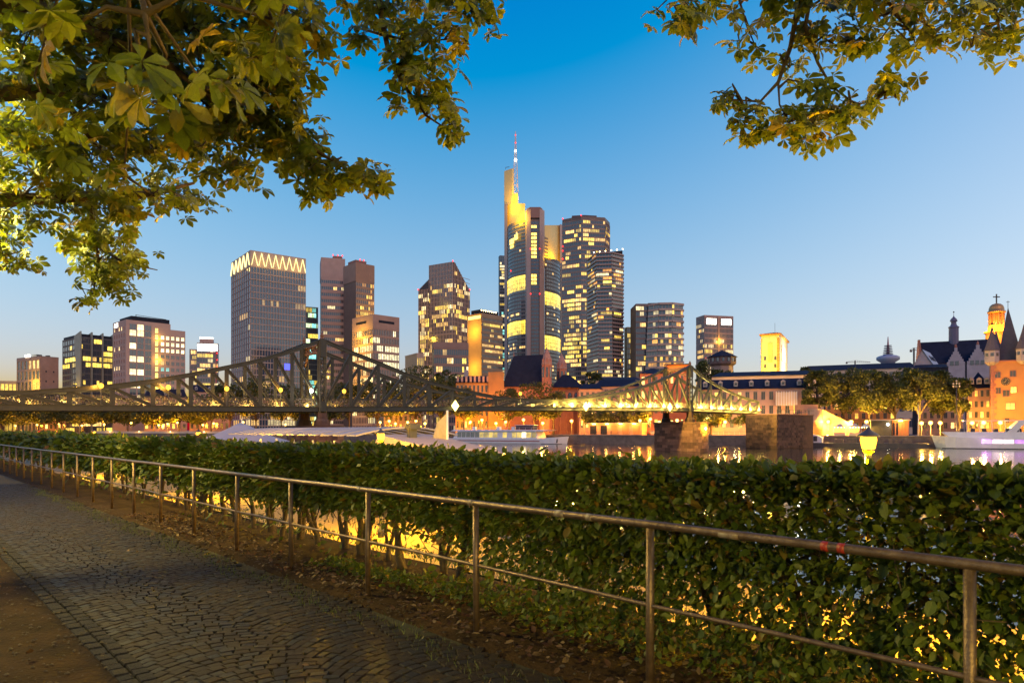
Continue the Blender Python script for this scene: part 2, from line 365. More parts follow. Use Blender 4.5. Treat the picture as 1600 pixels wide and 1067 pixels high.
for k in range(3):
    grp = [s for i, s in enumerate(seen[300:]) if i % 3 == k]
    b = MB()
    for (p, a, w, h) in grp:
        src = SETT_T[rnd.choice([k, k + 3, k + 6])]; ca, sa = math.cos(base_ang + a), math.sin(base_ang + a); i0 = len(b.v)
        tx, ty = rnd.uniform(-.03, .03), rnd.uniform(-.03, .03)
        for v in src.v:
            x, y = v[0] * w, v[1] * h; b.v.append((p.x + x * ca - y * sa, p.y + x * sa + y * ca, p.z + v[2] * 0.06 + x * tx + y * ty))
        for f in src.f: b.f.append(tuple(i0 + q for q in f))
    nf = len(b.f); b.m = [0] * nf; b.lit = [0.0] * nf; b.tint = [(1, 1, 1)] * nf
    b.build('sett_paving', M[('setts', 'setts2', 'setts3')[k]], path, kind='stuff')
# edge stones, a double row
EM = [sett_mesh('e', 0, 40 + s).mesh('edge_stone', M['kerbst']) for s in range(4)]
t = 3.4
while t < 26:
    w = rnd.uniform(.12, .19)
    for rr in (0, 1):
        p = NB(t + w / 2 + rr * .05, 1.165 + rr * .105, 0.0 + rnd.uniform(-.004, .006))
        if vis(p): put('edge_stone', EM[rnd.randrange(4)], path, p, (0, 0, base_ang + rnd.uniform(-.05, .05)), (.102, w * .96, .07))
    t += w

# ------------------------------------------------------------------ railing
rail = thing('railing', 'worn tubular steel railing with two rails along the cobbled path', 'railing', NB(2, 3.46))
def rloc(t, z=0.0): return NB(t, 3.46, z) - rail.location
postm = MB().tube([(0, 0, -.05), (0, 0, 1.0)], 0.0255, 12).mesh('post', M['steel'], True)
for k in range(-3, 34): put('post', postm, rail, rloc(0.82 + 1.66 * k + rnd.uniform(-.02, .02)), (rnd.uniform(-.008, .008), rnd.uniform(-.008, .008), rnd.uniform(0, 6)))
pts = [rloc(0.82 + 1.66 * k / 2, 1.022 + rnd.uniform(-.003, .003)) for k in range(-8, 66)]
top = MB().tube(pts, 0.0245, 14).build('top_rail', M['steel'], rail, True)
pts = [rloc(0.82 + 1.66 * k / 2, 0.53 + rnd.uniform(-.005, .005)) for k in range(-8, 66)]
MB().tube(pts, 0.0135, 10).build('lower_rail', M['steel'], rail, True)
for t, L, mt in ((4.18, .06, 'paint_worn'), (3.2, .09, 'paint_worn'), (2.95, .05, 'paint_worn'), (1.9, .12, 'paint_worn'), (0.5, .08, 'paint_worn'), (5.9, .06, 'paint_worn'), (8.1, .08, 'paint_worn')):
    MB().tube([rloc(t, 1.022), rloc(t + L, 1.022)], 0.0252, 14).build('worn_patch', M[mt], top, True)
for t in (1.42, 1.34): tag(MB().tube([rloc(t, 1.022), rloc(t + .035, 1.022)], 0.0256, 14).build('tape_band', M['red_band'], top, True), 'faded red tape band round the top rail')

#==SECTION:HEDGE==
# ------------------------------------------------------------------ hedge
M['hleaf'] = leaf_mat('hedge_leaf', [(0.028, 0.055, 0.006), (0.055, 0.09, 0.008), (0.095, 0.135, 0.01), (0.05, 0.08, 0.008), (0.135, 0.165, 0.012), (0.035, 0.065, 0.008), (0.07, 0.105, 0.01), (0.10, 0.125, 0.012), (0.17, 0.085, 0.016)], 0.55, 0.3)
hedge = thing('hedge', 'clipped leafy beech hedge standing behind the steel railing', 'hedge', NB(4, 4.55))
ho = np.array(hedge.location)
def hsample(n, zlo, zhi, nlo, nhi, t0, t1, surf=None):
    t = rng.uniform(t0, t1, n); z = rng.uniform(zlo, zhi, n); c = rng.uniform(nlo, nhi, n)
    return t, c, z
HT, HN, HZ, HS = [], [], [], []
def clump(t, z):   # slow variation of density along the hedge
    return 0.5 + 0.5 * np.sin(t * 1.9 + 1.3 * np.sin(t * .7) + z * 2.0) * np.cos(z * 5.1 + t * .9)
for (t0, t1, size, dens) in ((-6, 3.5, .064, 1.0), (3.5, 7, .068, 1.0), (7, 13, .082, .9), (13, 24, .12, .62), (24, 46, .2, .42), (46, 90, .4, .16)):
    per = 900 / (size / .074) ** 2 * (dens * 1.6 if t0 >= 7 else 1.0); L = t1 - t0
    top_z = 1.33
    # top sheet
    n = int(per * 1.35 * L); t = rng.uniform(t0, t1, n); c = rng.uniform(4.02, 5.02, n)
    z = top_z - np.abs(rng.normal(0, .045, n)) + .035 * np.sin(t * 3.1) * np.cos(c * 5) + .03 * np.sin(t * .9 + 1) - .13 * np.clip(np.abs(c - 4.52) - .33, 0, 1) / .17 * rng.uniform(.3, 1, n)
    HT.append(t); HN.append(c); HZ.append(z); HS.append(np.full(n, size * 1.05))
    # front and back faces, upper
    for face, w in ((4.03, 1.35), (5.0, .55)):
        n = int(per * w * L); t = rng.uniform(t0, t1, n); z = rng.uniform(.72, 1.34, n)
        c = face + (1 if face < 4.5 else -1) * np.abs(rng.normal(0, .08, n)) + .04 * np.sin(t * 2.3 + z * 4)
        HT.append(t); HN.append(c); HZ.append(z); HS.append(np.full(n, size))
    # lower face, clumpy
    for face, w in ((4.06, 1.6), (4.95, .55)):
        n = int(per * w * 1.25 * L); t = rng.uniform(t0, t1, n); z = rng.uniform(.05, .78, n)
        near = np.clip((6.2 - t) / 2.5, 0, 1)          # denser, ivy-grown near end
        keep = rng.uniform(0, 1, n) < np.clip((z - (.50 - .46 * near)) / .22, 0.03 + .25 * near, 1) * (.3 + .6 * clump(t, z) + .15 * near)
        t, z = t[keep], z[keep]; c = face + (1 if face < 4.5 else -1) * np.abs(rng.normal(0, .13, len(t)))
        HT.append(t); HN.append(c); HZ.append(z); HS.append(np.full(len(t), size * .95))
    # inside
    n = int(per * .5 * L); t = rng.uniform(t0, t1, n); z = rng.uniform(.6, 1.35, n); c = rng.uniform(4.1, 4.95, n)
    HT.append(t); HN.append(c); HZ.append(z); HS.append(np.full(n, size))
    # shoots above the clip line
    n = int(per * .035 * L); t = rng.uniform(t0, t1, n); c = rng.uniform(4.1, 4.95, n); z = top_z + np.abs(rng.normal(0, .03, n))
    HT.append(t); HN.append(c); HZ.append(z); HS.append(np.full(n, size))
t, c, z, s = map(np.concatenate, (HT, HN, HZ, HS))
et, en = np.array(ET), np.array(EN)
pos = t[:, None] * et + c[:, None] * en + z[:, None] * np.array([0, 0, 1.0])
N = len(pos)
out = -en[None, :] * np.clip((4.55 - c) * 2.2, -1, 1)[:, None] + np.array([0, 0, 1.0]) * np.clip((z - .75) * 1.2, -.35, .7)[:, None]
d = out * .8 + rng.normal(0, .6, (N, 3)); d[:, 2] -= .25
rot = frames(d, .55, rng); scl = s * np.clip(rng.lognormal(-.05, .32, N), .4, 1.7); var = rng.uniform(0, .93, N)
brown = (np.sin(t * 2.9 + 2) * np.sin(t * 1.13 + z * 6) * np.cos(c * 4 + z * 3) > .62) & (rng.uniform(0, 1, N) < .55); var[brown] = rng.uniform(.93, .999, brown.sum())
dist = pos[:, 1] + 0; ok = (pos[:, 1] > .6) & (np.abs(pos[:, 0] / np.maximum(pos[:, 1], .1)) < .74) & (pos[:, 2] > 1.25 * 0 + .1)
big = np.where(ok & (c < 4.12), scl / np.linalg.norm(pos - np.array([0, 0, EYE]), axis=1), 0); big_i = np.argsort(-big)[:300]
msk = np.ones(N, bool); msk[big_i] = False
scatter('foliage', SMALL_LEAF_V, SMALL_LEAF_F, pos[msk] - ho, rot[msk], scl[msk], var[msk], M['hleaf'], hedge)
LM = leaf_mesh('leaf', SMALL_LEAF_V, SMALL_LEAF_F, M['hleaf'])
for i in big_i:
    o = put('leaf', LM, hedge); o.matrix_local = Matrix.Translation(Vector(pos[i] - ho)) @ Matrix(rot[i].tolist()).to_4x4() @ Matrix.Scale(scl[i], 4)
n = 5200; t = rng.uniform(-3, 7.5, n); hz0 = (.12 + .22 * clump(t * 1.3, t)) * np.clip((7 - t) / 3, .25, 1); z = rng.uniform(0, 1, n) * hz0; c = 4.05 - np.abs(rng.normal(0, .16, n)) * (1 - z) + z * .1
pos = t[:, None] * et + c[:, None] * en + (z + .03)[:, None] * np.array([0, 0, 1.0]); d = rng.normal(0, .7, (n, 3)) - en[None, :] * .6
scatter('ivy', SMALL_LEAF_V, SMALL_LEAF_F, pos - ho, frames(d, .5, rng), rng.uniform(.03, .075, n), rng.uniform(0, .8, n), M['hleaf'], hedge)
tb = MB()
for q in range(900):                                   # bare twigs and clipped ends
    tt = rnd.uniform(-2, 15); a = NB(tt, rnd.uniform(4.03, 4.5), rnd.uniform(.25, 1.3)) - hedge.location; e_ = a + Vector((rnd.gauss(0, .09), rnd.gauss(0, .09), rnd.gauss(.06, .09))) - EN * rnd.uniform(0, .1)
    tb.tube([a, (a + e_) / 2 + Vector((rnd.gauss(0, .015), rnd.gauss(0, .015), 0)), e_], [.005, .004, .0025], 4, cap=False)
tb.build('twig', M['bark'], hedge, kind='stuff')
# stems
t = -5.0
while t < 40:
    b = MB(); base = NB(t, 4.5 + rnd.uniform(-.12, .12), 0) - hedge.location; r0 = rnd.uniform(.022, .05)
    for q in range(rnd.choice([1, 2, 2, 3])):
        lean = Vector((rnd.uniform(-.28, .28), rnd.uniform(-.28, .28), 0)); p0 = base + Vector((0, 0, -.05))
        pts = [p0 + Vector((0, 0, .0))] + [p0 + lean * f + Vector((rnd.uniform(-.04, .04), rnd.uniform(-.04, .04), f * 1.25)) for f in (.15, .35, .55, .8, 1.0)]
        b.tube(pts, [r0 * 1.5, r0, r0 * .8, r0 * .65, r0 * .45, r0 * .2], 7)
        for f in (.3, .45, .6, .75):
            a = p0 + lean * f + Vector((0, 0, f * 1.25)); e = a + Vector((rnd.uniform(-.45, .45), rnd.uniform(-.45, .45), rnd.uniform(.05, .4)))
            b.tube([a, (a + e) / 2 + Vector((0, 0, .05)), e], [r0 * .35, r0 * .25, .004], 5)
    b.build('stem', M['bark'], hedge, True)
    t += rnd.uniform(.38, .72) * (1 if t < 14 else 1.8)
# mesh fence panel behind the hedge and litter on the strip of soil
n = 2400; t = rng.uniform(-1, 14, n) ** 1.0; c = 3.25 + np.abs(rng.normal(0, .55, n)); keep = c < 4.7; t, c = t[keep], c[keep]; n = len(t); c[::26] = rng.uniform(-.5, 3.2, len(c[::26]))
pos = t[:, None] * et + c[:, None] * en; pos[:, 2] = .045 + rng.uniform(0, .02, n)
d = rng.normal(0, 1, (n, 3)); d[:, 2] *= .25
M['dleaf'] = leaf_mat('dead_leaf', [(0.04, 0.016, 0.008), (0.07, 0.026, 0.012), (0.05, 0.03, 0.014), (0.13, 0.06, 0.022), (0.03, 0.018, 0.01), (0.2, 0.13, 0.06)], 0.7, 0.1)
scatter('fallen_leaves', SMALL_LEAF_V, SMALL_LEAF_F, pos, frames(d, .4, rng), rng.uniform(.03, .075, n), rng.uniform(0, 1, n), M['dleaf'])
PV = [(-.5, -.4, 0), (.5, -.45, 0), (.45, .4, 0), (-.4, .45, 0), (-.2, -.1, .4), (.25, .05, .35)]; PF = [(0, 1, 5, 4), (1, 2, 5), (2, 3, 4, 5), (3, 0, 4)]
n = 9000; t = rng.uniform(1.0, 26, n); c = np.where(rng.uniform(0, 1, n) < .6, 1.18 - np.abs(rng.normal(0, 1.6, n)) + np.abs(rng.normal(0, .06, n)), rng.uniform(3.15, 4.6, n))
pos = t[:, None] * et + c[:, None] * en; pos[:, 2] = .004
d = rng.normal(0, 1, (n, 3)); d[:, 2] = 0
M['pebble'] = leaf_mat('pebble', [(0.03, 0.02, 0.012), (0.05, 0.033, 0.02), (0.02, 0.014, 0.01), (0.07, 0.05, 0.033), (0.035, 0.025, 0.016)], 0.85, 0.0)
scatter('gravel', PV, PF, pos, frames(d, .05, rng), rng.uniform(.006, .03, n) ** 1.0, rng.uniform(0, 1, n), M['pebble'])
# grass tufts along the cobble edge and the top of the slope
GV = [(0, -.06, 0), (0, .06, 0), (.45, .04, .05), (.45, -.04, .05), (1, 0, .0)]; GF = [(0, 1, 2, 3), (3, 2, 4)]
n = 5200; t = rng.uniform(-2, 22, n); which = rng.uniform(0, 1, n); c = np.where(which < .42, 3.0 + rng.normal(0, .08, n) + .1 * np.sin(t * 3), 5.1 + np.abs(rng.normal(0, .35, n)))
pos = t[:, None] * et + c[:, None] * en; pos[:, 2] = np.where(c < 4, -.005, -.02 - np.clip(c - 5.15, 0, 1) * .5)
d = rng.normal(0, .45, (n, 3)); d[:, 2] = 1
M['gblade'] = leaf_mat('grass_blade', [(0.05, 0.08, 0.015), (0.08, 0.11, 0.02), (0.1, 0.12, 0.03)], 0.5, 0.3)
scatter('grass', GV, GF, pos, frames(d, .8, rng), np.where(c < 4, rng.uniform(.025, .07, n), rng.uniform(.06, .16, n)), rng.uniform(0, 1, n), M['gblade'])

#==SECTION:CHESTNUT==
# ------------------------------------------------------------------ chestnut trees overhead
def chestnut_template(seed, nl):
    r = random.Random(seed); V, F = [], []
    V += [(-.55, -.006, .02), (-.55, .006, .02), (0, .008, 0), (0, -.008, 0)]; F.append((0, 1, 2, 3))
    for k in range(nl):
        a = (k - (nl - 1) / 2) / ((nl - 1) / 2) * R(118) + r.uniform(-.12, .12)
        L = (1.0 - .38 * abs(a) / R(118)) * r.uniform(.9, 1.1); dr = r.uniform(.25, .6); w = .235 * L
        ca, sa = math.cos(a), math.sin(a); i = len(V)
        for (x, y, z) in ((.03, 0, 0), (.3, w * .42, .03), (.3, 0, 0), (.3, -w * .42, .03), (.68, w, .06), (.68, 0, .0), (.68, -w, .06), (.88, w * .62, .02), (.88, -w * .62, .02), (1.0, 0, -.05)):
            x *= L; zz = z * L - dr * x * x * .55; V.append((x * ca - y * sa, x * sa + y * ca, zz))
        F += [(i, i + 2, i + 1), (i, i + 3, i + 2), (i + 2, i + 5, i + 4, i + 1), (i + 3, i + 6, i + 5, i + 2), (i + 5, i + 9, i + 7, i + 4), (i + 5, i + 6, i + 8, i + 9)]
    return V, F
CT = [chestnut_template(s, n) for s, n in ((1, 7), (2, 5), (3, 7), (4, 6))]
M['cleaf'] = leaf_mat('chestnut_leaf', [(0.10, 0.15, 0.008), (0.14, 0.19, 0.01), (0.18, 0.23, 0.012), (0.12, 0.16, 0.01), (0.22, 0.25, 0.012), (0.11, 0.16, 0.01), (0.16, 0.18, 0.012), (0.26, 0.19, 0.014)], 0.45, 0.42)
def chestnut(name, label, base, limbs, blobs, seed, extra=()):
    r = np.random.default_rng(seed); rr = random.Random(seed)
    tree = thing(name, label, 'tree', base, 0, 'horse chestnut trees over the path'); bo = Vector(base)
    # limbs: list of (points, radii); the first is the trunk
    for i, (pts, rad) in enumerate(limbs):
        MB().tube([Vector(p) - bo for p in pts], rad, 12 if i == 0 else 8).build('trunk' if i == 0 else 'limb', M['bark'], tree, True)
    segs = [(Vector(p), rad[k]) for pts, rad in limbs[1:] for k, p in enumerate(pts)]
    dense = []
    for pts, rad in limbs[1:]:
        for a, b2 in zip(pts[:-1], pts[1:]):
            for f in (0, .25, .5, .75): dense.append(Vector(a).lerp(Vector(b2), f))
    tw = MB(); PP, DD, SS = [], [], []
    for (px, py, rx, ry, Y, n) in blobs:
        cen = P(px, py, Y)
        near = min(dense, key=lambda q: (q - cen).length + .3 * abs(q.z - cen.z))
        mid = (near + cen) / 2 + Vector((rr.uniform(-.15, .15), rr.uniform(-.15, .15), .12))
        tw.tube([near - bo, mid - bo, cen - bo], [.018, .012, .007], 5)
        nsub = max(1, n // 6); subs = []
        for q in range(nsub):
            a = rr.uniform(0, 2 * math.pi); m_ = math.sqrt(rr.uniform(0, 1)) * .85
            sp = P(px + rx * m_ * math.cos(a), py + ry * m_ * math.sin(a), Y * (1 + rr.uniform(-.07, .07) * min(1, rx / 60)))
            subs.append(sp); mm = (cen + sp) / 2 + Vector((0, 0, rr.uniform(-.05, .12)))
            if (sp - cen).length > .1: tw.tube([cen - bo, mm - bo, sp - bo], [.009, .007, .004], 4, cap=False)
        for q in range(n):
            sp = subs[q % nsub]
            sx, sy = rx / FP * Y, ry / FP * Y
            off = Vector((r.normal(0, .42) * min(sx, .34), r.normal(0, .5) * .3, r.normal(0, .42) * min(sy, .3)))
            PP.append(sp + off - bo); h = rr.uniform(0, 2 * math.pi)
            DD.append((math.cos(h) + off.x * 2.0, math.sin(h) * .8 + off.y, rr.uniform(-.75, -.05))); SS.append(rr.uniform(.135, .205))
    for (x, y, z, ax, ay, az, n) in extra:                 # out of view: the rest of the crown, thickened to shade the foreground
        cen = Vector((x, y, z)); near = min(dense, key=lambda q: (q - cen).length)
        tw.tube([near - bo, (near + cen) / 2 - bo + Vector((0, 0, .2)), cen - bo], [.05, .035, .02], 5)
        for q in range(n):
            v = Vector((rr.gauss(0, .5), rr.gauss(0, .5), rr.gauss(0, .5))); sp = cen + Vector((v.x * ax, v.y * ay, v.z * az))
            if sp.y > 1.0 and abs(sp.x / sp.y) < .8 and (sp.z - EYE) / sp.y < .68: continue
            if sp.z < 2.6: continue
            h = rr.uniform(0, 2 * math.pi); PP.append(sp - bo); DD.append((math.cos(h), math.sin(h), rr.uniform(-.6, 0))); SS.append(rr.uniform(.2, .3))
    tw.build('twig', M['bark'], tree, True, kind='stuff')
    pos = np.array([tuple(p) for p in PP]); d = np.array(DD); s = np.array(SS); rot = frames(d, .4, r, (0, -.85, .7)); var = r.uniform(0, 1, len(s)); kk = r.integers(0, 4, len(s))
    wp = pos + np.array(base); size = s / np.linalg.norm(wp - np.array([0, 0, EYE]), axis=1)
    inside = (np.abs(wp[:, 0] / wp[:, 1]) < .76) & ((wp[:, 2] - EYE) / wp[:, 1] < .64)
    order = np.argsort(-(size * inside)); big = order[:300]; msk = np.ones(len(s), bool); msk[big] = False
    for k in range(4):
        q = msk & (kk == k)
        scatter('crown', CT[k][0], CT[k][1], pos[q], rot[q], s[q], var[q], M['cleaf'], tree)
    lms = [leaf_mesh('leaf', *CT[k], M['cleaf']) for k in range(4)]
    for i in big:
        o = put('leaf', lms[kk[i]], tree); o.matrix_local = Matrix.Translation(Vector(pos[i])) @ Matrix(rot[i].tolist()).to_4x4() @ Matrix.Scale(s[i], 4)
    return tree
def PL(px, py, Y): return P(px - 6, py - 14, Y)
def PR(px, py, Y): return P(px - 12, py - 16, Y)
TB = (-9.6, 8.2, 0)
Llimbs = [
 ([(-9.6, 8.2, -.1), (-9.55, 8.2, .5), (-9.5, 8.25, 2), (-9.5, 8.2, 3.6), (-9.3, 8.2, 5)], [.52, .42, .36, .34, .3]),
 ([(-9.4, 8.2, 4.2), (-7.2, 7.8, 6.2), PL(40, 10, 7.6), PL(170, -40, 7.4), PL(330, -60, 7.2), PL(470, -70, 7.4), PL(620, -60, 8), PL(760, -40, 8.2)], [.3, .2, .15, .12, .1, .085, .06, .02]),
 ([(-9.4, 8.2, 4.0), PL(-60, 165, 8.6), PL(60, 158, 8.6), PL(180, 140, 8.8), PL(330, 90, 8.4), PL(430, 110, 8)], [.22, .12, .085, .065, .045, .02]),
 ([(-9.4, 8.3, 3.6), PL(-40, 330, 10), PL(60, 325, 10.2), PL(150, 320, 10.5), PL(240, 318, 10.8), PL(310, 300, 11)], [.2, .11, .09, .07, .05, .02]),
 ([PL(150, 320, 10.5), PL(150, 370, 11.3), PL(160, 420, 12), PL(150, 485, 12)], [.05, .035, .025, .01]),
 ([PL(160, 400, 11.8), PL(200, 425, 12), PL(252, 436, 12)], [.03, .02, .008]),
 ([PL(-40, 330, 10), PL(-10, 380, 11), PL(20, 425, 11.5)], [.05, .03, .01]),
 ([PL(430, -64, 7.3), PL(452, 40, 7.6), PL(455, 120, 7.8), PL(462, 190, 8), PL(500, 250, 8), PL(550, 280, 8), PL(600, 300, 8)], [.06, .045, .035, .03, .022, .015, .006]),
 ([PL(470, 200, 8), PL(490, 270, 8), PL(505, 315, 8), PL(545, 322, 8)], [.02, .016, .01, .005]),
 ([PL(585, -62, 7.9), PL(600, 30, 8), PL(612, 90, 8), PL(635, 145, 8), PL(672, 195, 8), PL(722, 228, 8)], [.05, .035, .03, .022, .015, .005]),
 ([PL(650, -58, 8), PL(690, 10, 8), PL(735, 30, 8), PL(775, 45, 8)], [.03, .02, .014, .005]),
 ([PL(607, 70, 8), PL(660, 80, 8), PL(715, 75, 8), PL(740, 90, 8)], [.016, .012, .008, .004]),
 ([PL(40, 10, 7.6), PL(160, 70, 7.2), PL(260, 110, 7), PL(330, 160, 7.4), PL(380, 240, 8.2), PL(395, 280, 8.4)], [.06, .05, .04, .03, .02, .008]),
 ([PL(100, 158, 8.6), PL(140, 220, 9.2), PL(190, 280, 10), PL(260, 330, 10.6)], [.05, .035, .025, .01])]
Lblobs = [(60, 50, 110, 80, 8, 95), (180, 60, 120, 80, 7.4, 110), (310, 55, 120, 80, 7, 105), (430, 50, 75, 75, 6.8, 75), (480, 40, 30, 45, 7.4, 22), (60, 160, 100, 70, 9, 95),
 (180, 170, 110, 70, 8.6, 100), (300, 160, 100, 70, 8, 90), (400, 150, 70, 65, 7.6, 65), (455, 130, 40, 55, 7.8, 34), (50, 250, 90, 60, 10, 95), (150, 255, 90, 60, 10, 95), (250, 245, 90, 50, 9.6, 80),
 (335, 225, 60, 50, 8.6, 45), (400, 230, 45, 45, 8.2, 34), (440, 215, 50, 45, 8, 40), (385, 282, 32, 22, 8.4, 14), (465, 250, 45, 35, 8, 32), (520, 275, 40, 28, 8, 28), (565, 288, 36, 20, 8, 20), (515, 305, 34, 20, 8, 17), (596, 298, 10, 8, 8, 4),
 (40, 320, 80, 50, 10, 80), (150, 325, 90, 40, 10.6, 70), (250, 318, 70, 30, 10.8, 45), (300, 322, 30, 16, 11, 12), (120, 365, 50, 22, 11.4, 26), (180, 385, 45, 30, 11.6, 34), (170, 420, 50, 22, 12, 28), (215, 432, 42, 13, 12, 18), (150, 455, 34, 22, 12, 20), (200, 462, 34, 12, 12, 13), (145, 485, 18, 11, 12, 9), (112, 395, 16, 10, 11.8, 5),
 (15, 385, 34, 30, 11.5, 24), (30, 420, 30, 20, 11.5, 16), (10, 435, 20, 10, 11.5, 7),
 (530, 8, 30, 18, 8, 12), (600, 20, 42, 36, 8, 30), (665, 14, 50, 24, 8, 30), (725, 25, 42, 22, 8, 24), (765, 22, 14, 20, 8, 7), (772, 52, 8, 10, 8, 4), (640, 75, 40, 36, 8, 30), (695, 70, 36, 30, 8, 24), (728, 92, 14, 12, 8, 5), (625, 120, 30, 22, 8, 15), (680, 125, 36, 26, 8, 22), (655, 165, 36, 20, 8, 18), (614, 172, 15, 14, 8, 6), (690, 185, 26, 22, 8, 14), (718, 212, 18, 20, 8, 13), (548, 70, 30, 14, 8, 9), (520, 85, 14, 12, 7.8, 5),
 (230, 100, 60, 50, 3.0, 9), (120, 40, 60, 30, 3.2, 6), (430, 30, 55, 26, 3.3, 8), (330, 140, 40, 30, 4.2, 7), (260, 165, 34, 26, 3.6, 5), (60, 120, 40, 60, 5, 8), (200, 280, 26, 14, 5.5, 4), (420, 100, 36, 30, 5, 8)]
Llimbs.append(([PL(170, -40, 7.4), PL(200, -60, 5), PL(230, 20, 3.2), PL(240, 90, 3.0)], [.04, .025, .014, .006]))
Llimbs.append(([PL(330, -60, 7.2), PL(400, -80, 5), PL(425, 0, 3.4)], [.04, .02, .006]))
chestnut('chestnut_tree', 'broad horse chestnut with lamp-lit yellow-green leaves spreading over the soil strip', TB, Llimbs, [(a - 6, b_ - (14 if e > 6 else 0), c, d_, e, int(n * (1.6 if a < 470 else 1.15)) if e > 6 else n) for a, b_, c, d_, e, n in Lblobs], 5, [(-8, 6, 8, 4, 4, 2, 700), (-4, 4, 8, 4, 4, 1.8, 1300), (-11, 3, 7, 4, 4, 2.5, 600), (-6, -2, 7.5, 4, 4, 2.2, 1200), (-2, 0, 8, 4, 4, 1.8, 1300), (-11, 12, 8.5, 3, 4, 2, 300), (-5, 9, 9.5, 4, 3, 1.5, 300)])
RB_ = (3.4, -4.2, 0)
Rlimbs = [
 ([(3.4, -4.2, -.1), (3.4, -4.2, .6), (3.45, -4.1, 2.5), (3.5, -3.9, 4.2)], [.5, .4, .34, .3]),
 ([(3.5, -3.9, 4.0), (4.4, -1, 6.2), (4.6, 3, 7.3), PR(1330, -70, 6.8), PR(1300, -60, 7.6), PR(1150, -50, 8)], [.28, .22, .17, .11, .07, .03]),
 ([(4.6, 3, 7.3), (5.6, 5.5, 7.2), PR(1530, -60, 7.2), PR(1560, 0, 7.4), PR(1575, 70, 7.5)], [.12, .08, .06, .03, .01]),
 ([PR(1280, -62, 7.6), PR(1258, 30, 7.6), PR(1247, 90, 7.6), PR(1228, 145, 7.6), PR(1200, 175, 7.6), PR(1140, 172, 7.6)], [.04, .03, .026, .02, .014, .005]),
 ([PR(1228, 145, 7.6), PR(1230, 180, 7.6), PR(1250, 215, 7.6)], [.014, .01, .005]),
 ([PR(1290, -60, 7.6), PR(1270, 60, 7.5), PR(1290, 115, 7.5), PR(1310, 150, 7.5), PR(1350, 180, 7.5), PR(1410, 168, 7.5)], [.03, .022, .016, .012, .009, .004]),
 ([PR(1340, -66, 7), PR(1400, 20, 7.3), PR(1440, 75, 7.4)], [.03, .018, .006]),
 ([PR(1170, -52, 8), PR(1165, 10, 7.8), PR(1180, 60, 7.7), PR(1195, 95, 7.7)], [.02, .014, .01, .004]),
 ([PR(1150, -50, 8), PR(1100, -20, 7.9), PR(1075, 40, 7.8)], [.02, .012, .004])]
Rblobs = [(1070, 14, 42, 26, 7.8, 15), (1078, 52, 28, 22, 7.8, 9), (1040, 30, 14, 14, 7.8, 4), (1105, 20, 16, 24, 7.8, 6), (1180, 18, 34, 28, 7.7, 14), (1165, 70, 18, 18, 7.7, 5), (1198, 92, 16, 16, 7.7, 6), (1140, 2, 20, 12, 7.8, 5),
 (1250, 22, 42, 34, 7.6, 24), (1310, 25, 45, 36, 7.4, 26), (1275, 75, 26, 26, 7.5, 12), (1320, 88, 24, 18, 7.5, 9), (1380, 28, 45, 34, 7.3, 24), (1440, 30, 45, 36, 7.4, 24), (1432, 82, 34, 22, 7.4, 12), (1385, 82, 18, 18, 7.4, 6), (1350, 65, 22, 20, 7.4, 8),
 (1500, 30, 45, 36, 7.4, 24), (1560, 30, 45, 40, 7.4, 24), (1575, 85, 32, 34, 7.5, 18), (1530, 90, 18, 22, 7.5, 7), (1480, 68, 18, 16, 7.4, 5), (1600, 60, 30, 50, 7.5, 16),
 (1245, 122, 26, 14, 7.6, 8), (1165, 172, 30, 10, 7.6, 7), (1140, 176, 10, 6, 7.6, 3), (1180, 200, 24, 20, 7.6, 11), (1172, 232, 18, 8, 7.6, 5), (1235, 195, 36, 22, 7.6, 16), (1225, 225, 36, 12, 7.6, 10), (1285, 205, 34, 24, 7.6, 16), (1300, 230, 30, 10, 7.5, 7), (1295, 155, 24, 18, 7.5, 9), (1335, 205, 24, 22, 7.5, 11), (1340, 172, 30, 16, 7.5, 11), (1385, 165, 26, 24, 7.5, 12), (1390, 138, 14, 12, 7.5, 5), (1412, 170, 12, 10, 7.5, 4), (1265, 145, 14, 10, 7.5, 4)]
chestnut('chestnut_tree', 'slimmer horse chestnut with dark green hanging sprays rooted across the path', RB_, Rlimbs, [(a - 12, b_ - 16, c, d_, e, int(n * 1.15)) for a, b_, c, d_, e, n in Rblobs], 9, [(3, -4, 7, 4, 4, 2.4, 1300), (0, -7, 6, 4, 3, 2.4, 900), (6, -6, 6, 4, 4, 2.6, 900), (4, 1, 8.2, 4, 4, 1.6, 1200), (1, 3, 8.8, 3, 3, 1.4, 800), (2, -10, 5.5, 5, 3, 2.6, 600), (7, 2, 8, 3, 4, 1.8, 300)])
